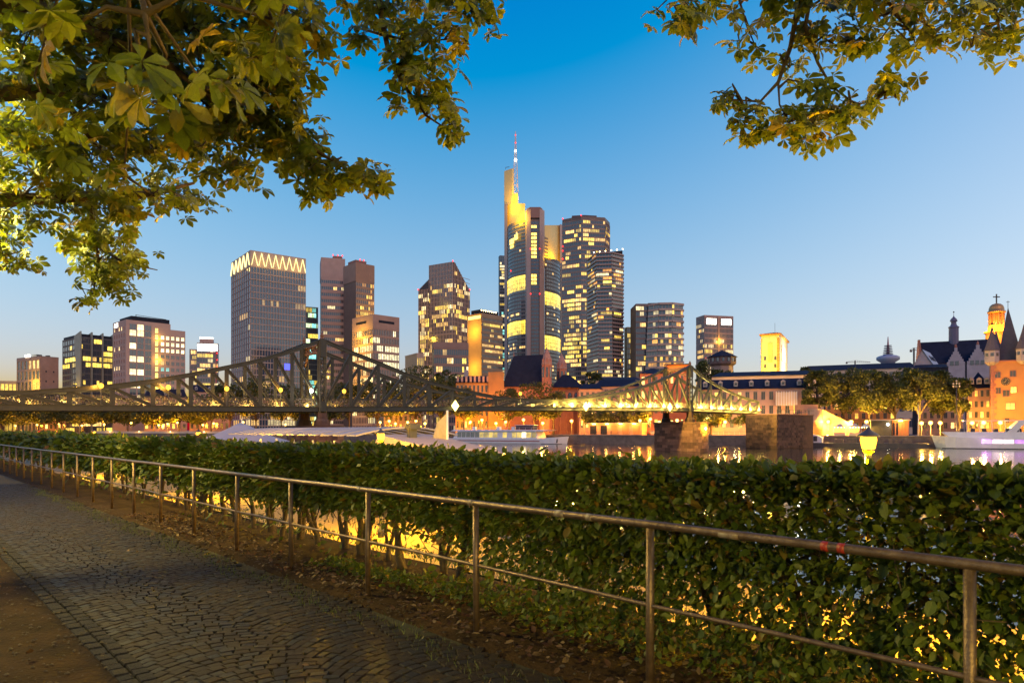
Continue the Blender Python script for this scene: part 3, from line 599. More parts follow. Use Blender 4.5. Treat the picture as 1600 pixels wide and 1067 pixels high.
#==SECTION:CITY==
# ------------------------------------------------------------------ the iron footbridge
BD = Vector((63, 50, 0)).normalized(); BNn = Vector((-BD.y, BD.x, 0)); BP0 = Vector((-26, 93, 0)); BWID = 6.3
def s_of_px(px):
    k = (px - 800) / FP
    return (k * BP0.y - BP0.x) / (BD.x - k * BD.y)
def y_of_s(s): return BP0.y + BD.y * s
DK = [(-80, 2.9), (-43, 3.56), (0, 4.13), (33, 4.9), (80, 5.6), (104, 5.45), (130, 5.3)]
def deck(s): return float(np.interp(s, [a for a, _ in DK], [b for _, b in DK]))
TOPPX = [(39, 614.5), (107, 609.5), (174, 604), (236, 596.5), (295, 586.5), (351, 575), (403, 564.7), (453, 550.5), (503, 532), (550, 552), (594, 569), (632, 585), (669, 597.8), (704, 607), (737, 613.6), (770, 621), (799, 624), (827, 625.7), (853, 626.4), (903, 626), (926, 623), (952, 617.7), (974, 613.5), (996, 608), (1016, 601), (1039, 592), (1057, 584), (1078, 572.5), (1097, 589), (1114.5, 599.7), (1131, 608.5), (1147, 616.5), (1164, 622.8), (1179, 627.6), (1193, 630.8), (1220, 634.8), (1240, 636)]
TS = [s_of_px(p) for p, _ in TOPPX]; TZ = [ZZ(y, y_of_s(s)) for (p, y), s in zip(TOPPX, TS)]
SL, SR = s_of_px(503), s_of_px(1078)
def topz(s): return float(np.interp(s, [-85, -60] + TS, [topz0 - .2, topz0 - .1] + TZ)) if True else 0
topz0 = TZ[0] - .35
bridge = thing('iron_footbridge', 'long riveted iron truss footbridge with two pointed pylons crossing the river', 'bridge', BP0)
def BB(s, off, z): return BD * s + BNn * off + Vector((0, 0, z))      # local to the bridge's empty
ends = (-62.0, s_of_px(1238))
pan = 4.15
nodes = [SL - pan * k for k in range(15, 0, -1)] + [SL + (SR - SL) * k / 19 for k in range(20)] + [SR + 3.7 * k for k in range(1, 8)]
nodes = [s for s in nodes if ends[0] < s < ends[1]]
mid = (SL + SR) / 2
for off in (0.0, BWID):
    w = .34
    b = MB()
    for a, c in zip(nodes[:-1], nodes[1:]):
        b.bar(BB(a, off, topz(a)), BB(c, off, topz(c)), .4, .42); b.bar(BB(a, off, topz(a) + .25), BB(c, off, topz(c) + .25), .62, .07)
    b.build('top_chord', M['iron'], bridge)
    b = MB()
    for a, c in zip(nodes[:-1], nodes[1:]):
        b.bar(BB(a, off, deck(a) + .3), BB(c, off, deck(c) + .3), .3, .6); b.bar(BB(a, off, deck(a) + .02), BB(c, off, deck(c) + .02), .55, .06); b.bar(BB(a, off, deck(a) + .63), BB(c, off, deck(c) + .63), .55, .06)
    b.build('bottom_chord', M['iron'], bridge)
    for i, s in enumerate(nodes):
        if abs(s - SL) < .1 or abs(s - SR) < .1:
            pb = MB(); zt = topz(s)
            for e in (-.42, .42):
                for f in (-.3, .3): pb.bar(BB(s + e, off + f, deck(s) - .4), BB(s + e, off + f, zt - .1), .2, .2)
            nn = 9
            for q in range(nn):
                z0, z1 = deck(s) + .7 + (zt - deck(s) - 1.2) * q / nn, deck(s) + .7 + (zt - deck(s) - 1.2) * (q + 1) / nn
                for f in (-.3, .3):
                    pb.bar(BB(s - .42, off + f, z0), BB(s + .42, off + f, z1), .08, .08); pb.bar(BB(s + .42, off + f, z0), BB(s - .42, off + f, z1), .08, .08)
            pb.bar(BB(s, off, zt - 2.3), BB(s, off, zt + .1), 1.1, .8, up=tuple(BD)); pb.bar(BB(s, off, deck(s)), BB(s, off, deck(s) + 1.3), 1.1, .8, up=tuple(BD))
            po = pb.build('pylon', M['iron'], bridge)
            MB().lathe([(.35, 0), (.22, .25), (.3, .45), (.12, .8), (.02, 1.0)], tuple(BB(s, off, zt + .2)), 8).build('finial', M['ironred'], po)
            continue
        if topz(s) - deck(s) > .9:
            v = MB()
            for e in (-.12, .12): v.bar(BB(s + e, off, deck(s) + .55), BB(s + e, off, topz(s) - .15), .09, .26, up=tuple(BD))
            nlat = max(2, int((topz(s) - deck(s)) / .7))
            for q in range(nlat):
                z0 = deck(s) + .6 + (topz(s) - deck(s) - .8) * q / nlat; z1 = deck(s) + .6 + (topz(s) - deck(s) - .8) * (q + 1) / nlat
                v.bar(BB(s - .12, off, z0), BB(s + .12, off, z1), .05, .05)
            v.build('truss_post', M['iron'], bridge)
    for a, c in zip(nodes[:-1], nodes[1:]):
        m_ = (a + c) / 2; tw = SL if m_ < mid else SR
        lo, hi = (c, a) if m_ < tw else (a, c)           # the foot of each brace is on the pylon side
        if topz(hi) - deck(hi) < 1.0: continue
        v = MB(); A, Bp = BB(hi, off, topz(hi) - .15), BB(lo, off, deck(lo) + .55)
        dv = (Bp - A).normalized(); sd = Vector((0, 0, 1)).cross(BNn); pr = dv.cross(BNn).normalized() * .11
        v.bar(A + pr * 1.2, Bp + pr * 1.2, .13, .24, up=tuple(BNn)); v.bar(A - pr * 1.2, Bp - pr * 1.2, .13, .24, up=tuple(BNn)); v.bar(A, Bp, .16, .05, up=tuple(BNn))
        for q in range(8):
            f0, f1 = q / 8, (q + 1) / 8; v.bar(A.lerp(Bp, f0) + pr, A.lerp(Bp, f1) - pr, .05, .05)
        v.build('diagonal_brace', M['iron'], bridge)
    # railing infill hung with padlocks
    b = MB()
    for a, c in zip(nodes[:-1], nodes[1:]):
        o2 = off + (.3 if off == 0 else -.3)
        b.bar(BB(a, o2, deck(a) + 1.75), BB(c, o2, deck(c) + 1.75), .07, .07)
        for q in range(14):
            s = a + (c - a) * q / 14; b.bar(BB(s, o2, deck(s) + .65), BB(s, o2, deck(s) + 1.72), .02, .02)
    b.build('guard_rail', M['iron'], bridge, kind='stuff')
    n = 5200; ss = rng.uniform(nodes[0], nodes[-1], n); o2 = off + (.27 if off == 0 else -.33)
    pp = np.array([tuple(BB(s, o2 + rng.normal(0, .02), deck(s) + rng.uniform(.75, 1.7))) for s in ss])
    bv = [(x, y, z) for x in (-.5, .5) for y in (-.25, .25) for z in (-.6, .6)]; bf = [(0, 1, 3, 2), (4, 6, 7, 5), (0, 4, 5, 1), (2, 3, 7, 6), (0, 2, 6, 4), (1, 5, 7, 3)]
    dd = np.tile(np.array(BD), (n, 1)) + rng.normal(0, .2, (n, 3))
    M['lock'] = M.get('lock') or leaf_mat('padlock_metal', [(0.2, 0.15, 0.06), (0.15, 0.15, 0.15), (0.13, 0.06, 0.04), (0.25, 0.2, 0.1), (0.08, 0.08, 0.1), (0.2, 0.1, 0.08)], 0.35, 0.0)
    scatter('padlocks', bv, bf, pp, frames(dd, .3, rng), rng.uniform(.06, .13, n), rng.uniform(0, 1, n), M['lock'], bridge)
# deck
b = MB()
for a, c in zip(nodes[:-1], nodes[1:]): b.bar(BB(a, BWID / 2, deck(a) + .5), BB(c, BWID / 2, deck(c) + .5), BWID - .4, .16)
for s in nodes: b.bar(BB(s, 0.1, deck(s) + .2), BB(s, BWID - .1, deck(s) + .2), .25, .45)
b.build('deck', mat('deck_planks', (0.16, 0.13, 0.1), 0.8, scale=1.0), bridge)
for s in (SL, SR):
    b = MB(); zt = topz(s)
    b.bar(BB(s, .2, zt - .35), BB(s, BWID - .2, zt - .35), .5, .6); b.bar(BB(s, .2, zt - 1.5), BB(s, BWID - .2, zt - 1.5), .3, .3)
    for q in range(6):
        f0, f1 = .3 + (BWID - .6) * q / 6, .3 + (BWID - .6) * (q + 1) / 6
        b.bar(BB(s, f0, zt - 1.4), BB(s, f1, zt - .6), .12, .12); b.bar(BB(s, f0, zt - .6), BB(s, f1, zt - 1.4), .12, .12)
    for e in (-1, 1):
        o0 = .2 if e == 1 else BWID - .2
        b.bar(BB(s, o0, zt - 3.2), BB(s, o0 + e * 1.5, zt - 1.5), .22, .22)
    b.build('portal_beam', M['ironred'], bridge)
# river piers
def pier(name, s, label, big):
    c = BP0 + BD * s
    o = thing(name, label, 'bridge pier', (c.x, c.y, WZ - 1.2), math.atan2(BNn.y, BNn.x), 'stone piers of the footbridge')
    hw, l0, l1 = 1.9, -2.2, BWID + 1.6; H = deck(s) - .2 - (WZ - 1.2)
    z2 = H * .74
    def ring(z, g):
        pts = [(l1 + g, -hw - g), (l1 + g, hw + g)]
        pts += [(l0 + (-hw - g) * math.sin(a), (hw + g) * math.cos(a)) for a in [math.pi * q / 10 for q in range(0, 11)]]
        return pts
    b = MB(); p0 = ring(0, .0)[::-1] if False else ring(0, 0)
    b.prism(p0, 0, z2, centre=(2, 0)); body = b.build('pier_body', M['sandstone'], o)
    MB().prism(ring(0, .22), z2, z2 + .35).build('pier_cap', M['sandstone'], o)
    # courses of stone blocks standing proud of the joints
    rows = int(z2 / .62); per = []
    pr = ring(0, .0)
    for r in range(rows):
        z0, z1 = r * .62 + .015, r * .62 + .6
        if z1 > z2: break
        # long side facing upstream (towards the camera's left) and the rounded end
        segs = [((l1, -hw), (l0, -hw)), ((l1, hw), (l0, hw))]
        for (xa, ya), (xb, yb) in segs:
            nb = 7; L = xa - xb
            for q in range(nb):
                e0 = q / nb + (.5 / nb if r % 2 else 0); e1 = min(1, e0 + 1 / nb)
                x0, x1 = xa - L * e0 - .012, xa - L * e1 + .012; yy = ya; g = (.06 + rnd.uniform(0, .08)) * (1 if ya > 0 else -1)
                if x0 - x1 > .2: per.append((min(x0, x1), max(x0, x1), min(yy, yy + g), max(yy, yy + g), z0, z1))
    for (x0, x1, y0, y1, z0, z1) in per[:290]:
        if z1 + WZ - 1.2 > WZ - .3: MB().box(x0, x1, y0, y1, z0, z1).build('stone', M['sandstone'], body)
    for q in range(8):
        for r in range(rows):
            z0, z1 = r * .62 + .015, r * .62 + .6
            if z1 > z2 or z1 + WZ - 1.2 < WZ - .3: continue
            a0, a1 = math.pi * (q + (.5 if r % 2 else 0)) / 8 + .01, min(math.pi, math.pi * (q + 1 + (.5 if r % 2 else 0)) / 8) - .01
            g0, g1 = hw, hw + .06 + rnd.uniform(0, .08)
            f = lambda a, g: (l0 - g * math.sin(a), g * math.cos(a))
            if a1 - a0 > .05: MB().hexa([(*f(a0, g0), z0), (*f(a0, g1), z0), (*f(a1, g1), z0), (*f(a1, g0), z0), (*f(a0, g0), z1), (*f(a0, g1), z1), (*f(a1, g1), z1), (*f(a1, g0), z1)]).build('stone', M['sandstone'], body)
    for off in (0.0, BWID):
        b = MB(); b.lathe([(1.1, z2 + .35), (1.0, z2 + 1.0), (.75, z2 + 1.3), (.7, H)], (off, 0, 0), 8, rot=math.pi / 8); b.build('pylon_foot', M['brickdark'], o)
    if big:
        MB().lathe([(.05, 0), (.16, .1), (.18, .4), (.08, .55)], (l0 - hw - .25, .6, z2 - 1.3), 10).build('wall_lamp', M['warm'], o, True)
        lamp('lamp_light', (l0 - hw - .7, .8, z2 - 1.0), YEL, 1600, .15, o)
    return o
pier('stone_pier', SL, 'reddish sandstone pier under the pylon with the red finials', False)
pier('stone_pier', SR, 'massive sandstone pier with a floodlit rounded end standing in the river', True)
# flood lamps on the truss
up = MB().box(-.12, .12, -.1, .1, 0, .16).mesh('housing', M['pole']); upg = MB().face([(-.09, -.07, .165), (.09, -.07, .165), (.09, .07, .165), (-.09, .07, .165)]) or None
ug = MB(); ug.face([(-.09, -.07, .165), (.09, -.07, .165), (.09, .07, .165), (-.09, .07, .165)]); ug = ug.mesh('lens', M['warm'])
def uplight(s, off, power, lab, col):
    c = BP0 + BB(s, off, deck(s) + .66)
    o = thing('truss_floodlight', lab, 'floodlight', c, math.atan2(BD.y, BD.x), 'floodlights along the bridge trusses')
    put('housing', up, o); put('lens', ug, o); lamp('lamp_light', (0, 0, .3), col, power, .1, o)
for i, s in enumerate(nodes):
    if s < mid - 2:
        if s > -45: uplight(s + .3, BWID - .75, 520 if s < SL + 2 else 90, 'small floodlight at the foot of the western truss near the red finials', (1, .66, .14))
    else:
        uplight(s + .3, -.45, 4200 if s > mid + 4 else 1500, 'small floodlight on the outer edge of the lit eastern truss', (1, .66, .1))
        if i % 2 == 0: uplight(s + .3, BWID - .8, 3000, 'small floodlight at the foot of the lit rear truss', (1, .7, .2))
# round lamps on the deck
def bridge_lamp(px, lab, g='sodium', col=SOD, h=1.9, power=260):
    s = s_of_px(px); c = BP0 + BB(s, -.35, deck(s) + .6)
    o = thing('bridge_lamp', lab, 'lamp', c, 0, 'lamps on the bridge deck')
    MB().tube([(0, 0, 0), (0, 0, h)], .05, 8).build('pole', M['pole'], o)
    MB().lathe([(.05, h), (.22, h + .12), (.27, h + .3), (.2, h + .5), (.05, h + .58)], n=12).build('globe', M[g], o, True)
    lamp('lamp_light', (-.3, -.5, h + .3), col, power, .25, o)
for px in (157, 262, 353, 437, 811): bridge_lamp(px, 'round sodium lamp on the footbridge deck')
bridge_lamp(485, 'cool white lamp beside the bridge pylon', 'whiteglow', WHT); bridge_lamp(536, 'dim sodium lamp just past the bridge pylon', power=80)
# diamond marks for shipping
for px, lab in ((708, 'glowing yellow diamond river sign beneath the flag'), (912, 'glowing yellow diamond river sign at mid bridge'), (1043, 'glowing yellow diamond river sign beside the lit pylon')):
    s = s_of_px(px); c = BP0 + BB(s, -.6, deck(s) + .75)
    o = thing('river_sign', lab, 'sign', c, math.atan2(BD.y, BD.x) - R(10), 'yellow diamond river signs on the bridge')
    MB().poly([(0, -.06, -.85), (.62, -.06, 0), (0, -.06, .85), (-.62, -.06, 0), (0, .06, -.85), (.62, .06, 0), (0, .06, .85), (-.62, .06, 0)], [(0, 1, 2, 3), (7, 6, 5, 4), (0, 4, 5, 1), (1, 5, 6, 2), (2, 6, 7, 3), (3, 7, 4, 0)]).build('panel', glow('sign_yellow', (1, .78, .2), 7.0), o)
    MB().bar((0, .2, -.9), (0, .2, .95), .08, .08).bar((0, .05, .3), (0, .5, .3), .06, .06).build('bracket', M['pole'], o)
    lamp('lamp_light', (0, -.6, 0), (1, .75, .2), 60, .3, o)
# north abutment
def fp(px, py, z=0.0): return None
A0 = BP0 + BD * (s_of_px(1209) + 0.0) + BNn * -.8
ab = thing('bridge_abutment', 'dark brick bridge abutment with lit curved stair walls on the north quay', 'abutment', (A0.x, A0.y, 0), math.atan2(BD.y, BD.x))
za = deck(s_of_px(1209)) - .15
La = 17
b = MB().box(0, La, 0, BWID + 2, WZ - 1, za); b.build('brick_body', M['brickdark'], ab)
for r in range(12):
    for q in range(9):
        z0 = WZ + .1 + r * .62; x0 = q * 1.45 + (.7 if r % 2 else 0)
        if z0 + .58 < za: MB().box(x0 + .02, x0 + 1.4, -.08 - rnd.uniform(0, .1), 0, z0, z0 + .58).build('stone', M['brickdark'], ab)
        if z0 + .58 < za and q < 6: MB().box(-.08 - rnd.uniform(0, .1), 0, x0 + .02, min(x0 + 1.4, BWID + 1.9), z0, z0 + .58).build('stone', M['brickdark'], ab)
MB().box(-.2, La, -.25, BWID + 2.2, za, za + .22).build('cornice', M['sandstone'], ab)
b = MB()
for q in range(9): b.box(-.1 + q * 1.85, .02 + q * 1.85, -.15, -.03, za + .22, za + 1.25)
b.box(-.1, La, -.15, -.03, za + 1.25, za + 1.33); b.build('parapet', M['iron'], ab)
# curved lit stair wall
M['amberwall'] = mat('stair_wall_render', (0.5, 0.3, 0.16), 0.85, scale=0.6, bump=0.2)
cw = fbank(1268, 7.0)
sw = thing('stair_tower', 'curved floodlit ochre stair wall beside the bridge abutment', 'stair wall', cw)
prof = [(2.9, 0), (2.9, 3.6), (3.0, 3.65), (3.0, 4.3), (2.9, 4.35), (2.9, 7.6)]
MB().lathe(prof, n=28).build('round_wall', M['amberwall'], sw, True)
MB().poly([(2.5, -1.5, 0), (12, -3, 0), (12, -2.6, 0), (2.5, -1.1, 0), (2.5, -1.5, 7.4), (12, -3, 2.4), (12, -2.6, 2.4), (2.5, -1.1, 7.4)], [(0, 1, 5, 4), (1, 2, 6, 5), (2, 3, 7, 6), (3, 0, 4, 7), (4, 5, 6, 7)]).build('ramp_wall', M['amberwall'], sw)
MB().box(-9, -2.2, -2.6, 3, 0, 6.2).build('side_block', mat('side_block_brick', (0.3, 0.13, 0.08), 0.85, scale=.8), sw)
MB().box(-4, 1, -2, 2, 6.2, 8.8).build('upper_block', mat('upper_block_render', (0.42, 0.22, 0.14), 0.85, scale=.8), sw)
for q, (dx, dy) in enumerate(((-1.8, -3.3), (3.2, -2.9), (6.5, -3.6))): lamp('lamp_light', (dx, dy, .5), (1, .38, .02), 380, .15, sw); MB().box(dx - .15, dx + .15, dy - .12, dy + .12, .0, .3).build('ground_lamp', M['warm'], sw)
# ------------------------------------------------------------------ towers
def corner(l, c, r, Y, th):
    X = (c - 800) / FP * Y; kl, kr = (l - 800) / FP, (r - 800) / FP; s, co = math.sin(R(th)), math.cos(R(th))
    W = (kr * Y - X) / (co - kr * s); D = (X - kl * Y) / (s + kl * co) if (s + kl * co) > 0.05 else 25.0
    return X, W, max(6.0, min(D, 70.0))
def litrule(seed, base=.15, rows=None, full=.12, tints=(T_WARM, T_YEL, T_WHT), lo=.5, hi=1.5, runs=True):
    r = random.Random(seed); rows = rows or {}; cache = {}
    def f(i, j, nx, nz):
        k = (j, nx)
        if k not in cache:
            p = rows.get(j)
            if p is None: p = .92 if r.random() < full else min(.8, base * r.choice([.1, .5, 1.2, 2.4]))
            row = {}; want = p * nx * .8; guard = 0 if r.random() < want else 99
            while len(row) < want and guard < 60:                # lit rooms come in runs of several panes
                guard += 1; st = r.randrange(nx); ln = r.choice([1, 1, 2, 2, 3, 4]) if p < .5 else r.randint(3, max(4, nx // 2))
                t = r.choice(tints); br = r.uniform(lo, hi) * r.uniform(.6, 1.1)
                for q in range(st, min(nx, st + ln)): row[q] = (br, t)
            cache[k] = row
        if i in cache[k]:
            br, t = cache[k][i]; return br * r.uniform(.7, 1.2), t
        return 0.0, (1, 1, 1)
    return f
def facade(fr, gl, A, B, z0, z1, nx, nz, pier=.25, span=.3, depth=.35, rule=None, vm=0, hm=0, ztop=None, hproud=.0, core=0.0):
    """grid of piers and floor bands over glass panes from A to B (local xy), outward to the right hand"""
    A, B = Vector((A[0], A[1], 0)), Vector((B[0], B[1], 0)); L = (B - A).length; d = (B - A) / L; n = Vector((d.y, -d.x, 0)); up = Vector((0, 0, 1))
    bw, fh = L / nx, (z1 - z0) / nz
    zt = (lambda x: z1) if ztop is None else ztop
    for i in range(nx):
        for j in range(nz):
            x0, x1 = i * bw + bw * pier / 2, (i + 1) * bw - bw * pier / 2; za, zb = z0 + j * fh + fh * span * .5, z0 + (j + 1) * fh - fh * span * .5
            if zb > zt((x0 + x1) / 2 / L): continue
            lit, t = rule(i, j, nx, nz) if rule else (0.0, (1, 1, 1))
            o = n * .03
            gl.face([A + d * x0 + o + up * za, A + d * x1 + o + up * za, A + d * x1 + o + up * zb, A + d * x0 + o + up * zb], 0, lit, t)
    if pier > 0:
        for i in range(nx + 1):
            x = i * bw; w = max(bw * pier, .12) / 2; zz = min(z1, zt(min(1, max(0, x / L))))
            x0, x1 = max(0, x - w), min(L, x + w)
            fr.hexa([A + d * x0 + up * z0, A + d * x0 + n * depth + up * z0, A + d * x1 + n * depth + up * z0, A + d * x1 + up * z0, A + d * x0 + up * zz, A + d * x0 + n * depth + up * zz, A + d * x1 + n * depth + up * zz, A + d * x1 + up * zz][0:8], vm)
    if span > 0:
        for j in range(nz + 1):
            z = z0 + j * fh; h = max(fh * span, .12) / 2; za, zb = max(z0, z - h), min(z1, z + h)
            if ztop and za > zt(.5): continue
            dp = depth * .8 + hproud
            fr.hexa([A + up * za, A + n * dp + up * za, B + n * dp + up * za, B + up * za, A + up * zb, A + n * dp + up * zb, B + n * dp + up * zb, B + up * zb], hm)
def tower(name, label, l, c, r, ytop, Y, th, wallcol, styles, roof=None, glass=None, col2=None, crown=0.0, group='towers of the bank district', kcol=None):
    """styles: two dicts (right face, left face) for facade(); H from ytop"""
    X, W, D = corner(l, c, r, Y, th); H = ZZ(ytop, Y)
    o = thing(name, label, 'tower', (X, Y, 0), R(th), group)
    wm = mat(name + '_wall', wallcol, .75, scale=.15, var=.12, col2=col2)
    MB().box(0.0, W, 0.0, D, 0, H - .01).build('body', mat(name + '_core', kcol or tuple(v * .55 for v in wallcol), .6, scale=.1), o)
    fr, gl = MB(), MB(); Hc = H - crown
    for face, st in zip((((0, 0), (W, 0)), ((0, D), (0, 0))), styles):
        if st is None: continue
        st = dict(st); z0 = st.pop('z0', 0); nz = st.pop('nz'); nx = st.pop('nx')
        facade(fr, gl, face[0], face[1], z0, Hc, nx, nz, **st)
    if crown:
        fr.box(-.36, W + .1, -.36, D + .1, Hc, H)
    fr.box(-.2, W + .2, -.2, D + .2, H, H + .6)
    fr.build('facade_grid', wm, o, kind='stuff')
    if gl.f: gl.build('glazing', glass or M['fglass'], o, kind='stuff')
    return o, W, D, H
def beacon(o, x, y, z): MB().lathe([(.25, 0), (.5, .4), (.5, 1.0), (.2, 1.4)], (x, y, z), 8).build('beacon', M['redglow'], o)
def windows(o, spec, wall=.0, mats=None):
    """each window an object: spec list of (face, x, z, w, h, lit, tint); faces 'f' (y=0) or 'l' (x=0)"""
    cache = {}
    for (face, x, z, w, h, lit, t) in spec:
        key = (round(w, 2), round(h, 2), round(lit, 1), t)
        if key not in cache:
            b = MB(); b.face([(-w / 2, -.02, -h / 2), (w / 2, -.02, -h / 2), (w / 2, -.02, h / 2), (-w / 2, -.02, h / 2)], 0, max(lit, .0001), t)
            e = min(.14, w * .09)
            for (x0, x1, z0, z1) in ((-w / 2 - e, -w / 2, -h / 2 - e, h / 2 + e), (w / 2, w / 2 + e, -h / 2 - e, h / 2 + e), (-w / 2, w / 2, -h / 2 - e * 1.6, -h / 2), (-w / 2, w / 2, h / 2, h / 2 + e), (-e * .3, e * .3, -h / 2, h / 2)):
                b.box(x0, x1, -.12, 0, z0, z1, 1)
            cache[key] = b.mesh('window', [M['fglass'], mats or M['stonetrim']])
        if face == 'f': put('window', cache[key], o, (x, -wall, z))
        else: put('window', cache[key], o, (-wall, x, z), (0, 0, -math.pi / 2))
M['stonetrim'] = mat('window_trim', (0.3, 0.24, 0.2), .8, scale=1)
# 1 brown office block
o, W, D, H = tower('office_block', 'low tan office block with amber-lit side and plain end wall', 27, 63, 91, 557.5, 420, 60, (.36, .25, .19), (None, dict(nx=6, nz=7, pier=.32, span=.22, rule=litrule(3, .1, tints=(T_ORG, T_WARM)))), crown=1.2)
MB().box(0, W, -.4, -.02, 0, H).build('end_wall', mat('end_wall_render', (.4, .26, .2), .8, scale=.2), o)
for q in range(6):
    for e in (.3, .72): MB().box(W * e - .4, W * e + .4, -.46, -.4, H * (.15 + .13 * q), H * (.15 + .13 * q) + 1.1).build('window', M['fglass'], o)
MB().box(2, 5, D * .3, D * .5, H + .6, H + 2.2).box(5.5, 7, D * .1, D * .2, H + .6, H + 1.6).build('roof_plant', M['pole'], o)
lamp('lamp_light', (-5, D * .4, 14), YEL, 9000, 1.5, o); lamp('lamp_light', (-5, D * .15, 30), YEL, 9000, 1.5, o)
MB().box(-.6, .4, D * .45, D * .62, H + .6, H + 2.0).build('roof_sign', M['whiteglow'], o)
# low far block beside it
o, W, D, H = tower('low_block', 'low lit terrace block beside the tan office block', -40, -30, 26, 596, 430, 12, (.4, .3, .22), (dict(nx=9, nz=4, pier=.2, span=.35, rule=litrule(5, .5, full=.3, tints=(T_YEL, T_WARM))), None))
# 2 glass block with fins
o, W, D, H = tower('finned_glass_block', 'dark glass office block with tall slanted fins and two bright storeys', 98, 125, 176, 527, 400, 50, (.1, .1, .1), (dict(nx=12, nz=16, pier=.05, span=.3, depth=.2, rule=litrule(8, .22, {12: 1, 11: 1, 5: .6, 8: .4, 7: .3}, full=0, tints=(T_YEL, T_YEL, T_WARM), hi=2.0)), dict(nx=7, nz=16, pier=.05, span=.3, depth=.2, rule=litrule(9, .12, {12: 1, 11: 1, 4: .5}, full=0, tints=(T_YEL,), hi=2.0))))
fm = mat('fin_metal', (.24, .25, .2), .5, scale=.3)
for q in range(4): MB().hexa([(W * q / 3 - .35, -1.6, 0), (W * q / 3 + .35, -1.6, 0), (W * q / 3 + .35, 0, 0), (W * q / 3 - .35, 0, 0), (W * q / 3 - .35, -1.6, H + 3.5), (W * q / 3 + .35, -1.6, H + 3.5), (W * q / 3 + .35, 9, H + 1.5), (W * q / 3 - .35, 9, H + 1.5)]).build('fin', fm, o)
MB().box(.5, W, .5, D, H + .6, H + 2.2).build('roof_storey', M['slate'], o)
# 3 beige tower, windows as single objects
X, W, D = corner(176.5, 197, 289.5, 380, 48); H = ZZ(499, 380)
o = thing('beige_tower', 'rosy beige office tower with large two-storey windows and a lit corner column', 'tower', (X, 380, 0), R(48), 'towers of the bank district')
M['beige'] = mat('beige_stone', (.46, .31, .25), .8, scale=.1, var=.1)
MB().box(0, W * .74, 0, D, 0, H).box(W * .74, W, 0, D, 0, H - 3.2).build('body', M['beige'], o)
MB().box(W * .1, W * .74, 1.5, D - 1, H, H + 2.6).build('roof_storey', M['slate'], o)
MB().bar((W * .18, 2, H + 3.4), (W * .7, 3, H + 2.9), .25, .25).bar((W * .18, 2, H + 2.6), (W * .18, 2, H + 3.6), .3, .3).build('roof_crane', M['pole'], o)
MB().box(-.1, .0, D * .62, D * .88, H - 3, H - .8).build('roof_sign', M['whiteglow'], o)
r5 = random.Random(31); sp = []
for q in range(7):
    zc = H - 5.4 - q * 7.3
    for k in range(3):
        for half in (0, 1):
            hot = (k == 1 and q == 0) or (half == 0 and (q, k) in ((0, 0), (1, 0), (2, 0), (2, 1), (3, 1), (3, 0), (4, 0), (4, 1), (5, 1)))
            sp.append(('f', W * (.07 + .125 * k) + 1.2, zc + (1.7 if half else -1.7), 3.3, 3.1, r5.uniform(1.0, 1.8) if hot else 0, T_WHT if hot else (1, 1, 1)))
for q in range(14):
    sp.append(('f', W * .5, H - 4.6 - q * 3.66, 1.5, 2.6, 2.0 if q < 9 and q % 1 == 0 else .5, T_YEL))
    for k in range(5):
        if q == 0: continue
        hot = q in (1, 2, 3); tl = q == 6 and k in (0, 1)
        sp.append(('f', W * (.6 + .088 * k), H - 4.6 - q * 3.66, 1.7, 2.0, r5.uniform(.9, 2.0) if hot else (.5 if tl else (.6 if r5.random() < .08 else 0)), T_WHT if hot else (T_TEAL if tl else T_WARM)))
    for k in range(5):
        hot = q in (0, 3, 6) and k > 0
        sp.append(('l', D * (.14 + .18 * k), H - 4.6 - q * 3.66, 1.3, 2.1, r5.uniform(.9, 1.8) if hot and r5.random() < .8 else 0, T_WHT))
windows(o, sp, 0, M['beige'])
lamp('lamp_light', (W * .53, -2.2, 26), YEL, 1500, .6, o); lamp('lamp_light', (W * .53, -2.2, 42), YEL, 1300, .6, o); lamp('lamp_light', (W * .53, -2.2, 54), YEL, 900, .6, o)
# 4 far tower with the white panel
o, W, D, H = tower('far_tower', 'distant tower topped by a brilliant white panel and a red crane', 305, 308, 341, 536, 900, 22, (.3, .25, .22), (dict(nx=8, nz=18, pier=.12, span=.3, rule=litrule(12, .3, {13: .9, 12: .8}, full=.15)), None))
MB().box(.5, W - 1, -.6, -.4, H - 10, H - 1).build('light_panel', M['whiteglow'], o)
MB().box(3, W - 6, 2, D, H, H + 8).build('roof_storey', M['beige'], o); MB().box(2.8, W - 5.8, 1.8, 2, H + 6.5, H + 8.2).build('roof_light', M['whiteglow'], o)
b = MB(); b.bar((W * .9, -4, 20), (W * .9, -4, H - 6), 1.0, 1.0).bar((W * .9 - 12, -4, H - 14), (W * .9 + 4, -4, H - 9), .8, .8); cr = b.build('crane', mat('crane_red', (.5, .06, .05), .6), o)
for q in range(4): beacon(o, W * .95, -1, H - 4 - q * 9)
o, W, D, H = tower('far_slab', 'distant lower slab beside the white panel tower', 294, 296, 307, 546, 930, 20, (.4, .3, .26), (dict(nx=5, nz=16, pier=.3, span=.3, rule=litrule(13, .5)), None))
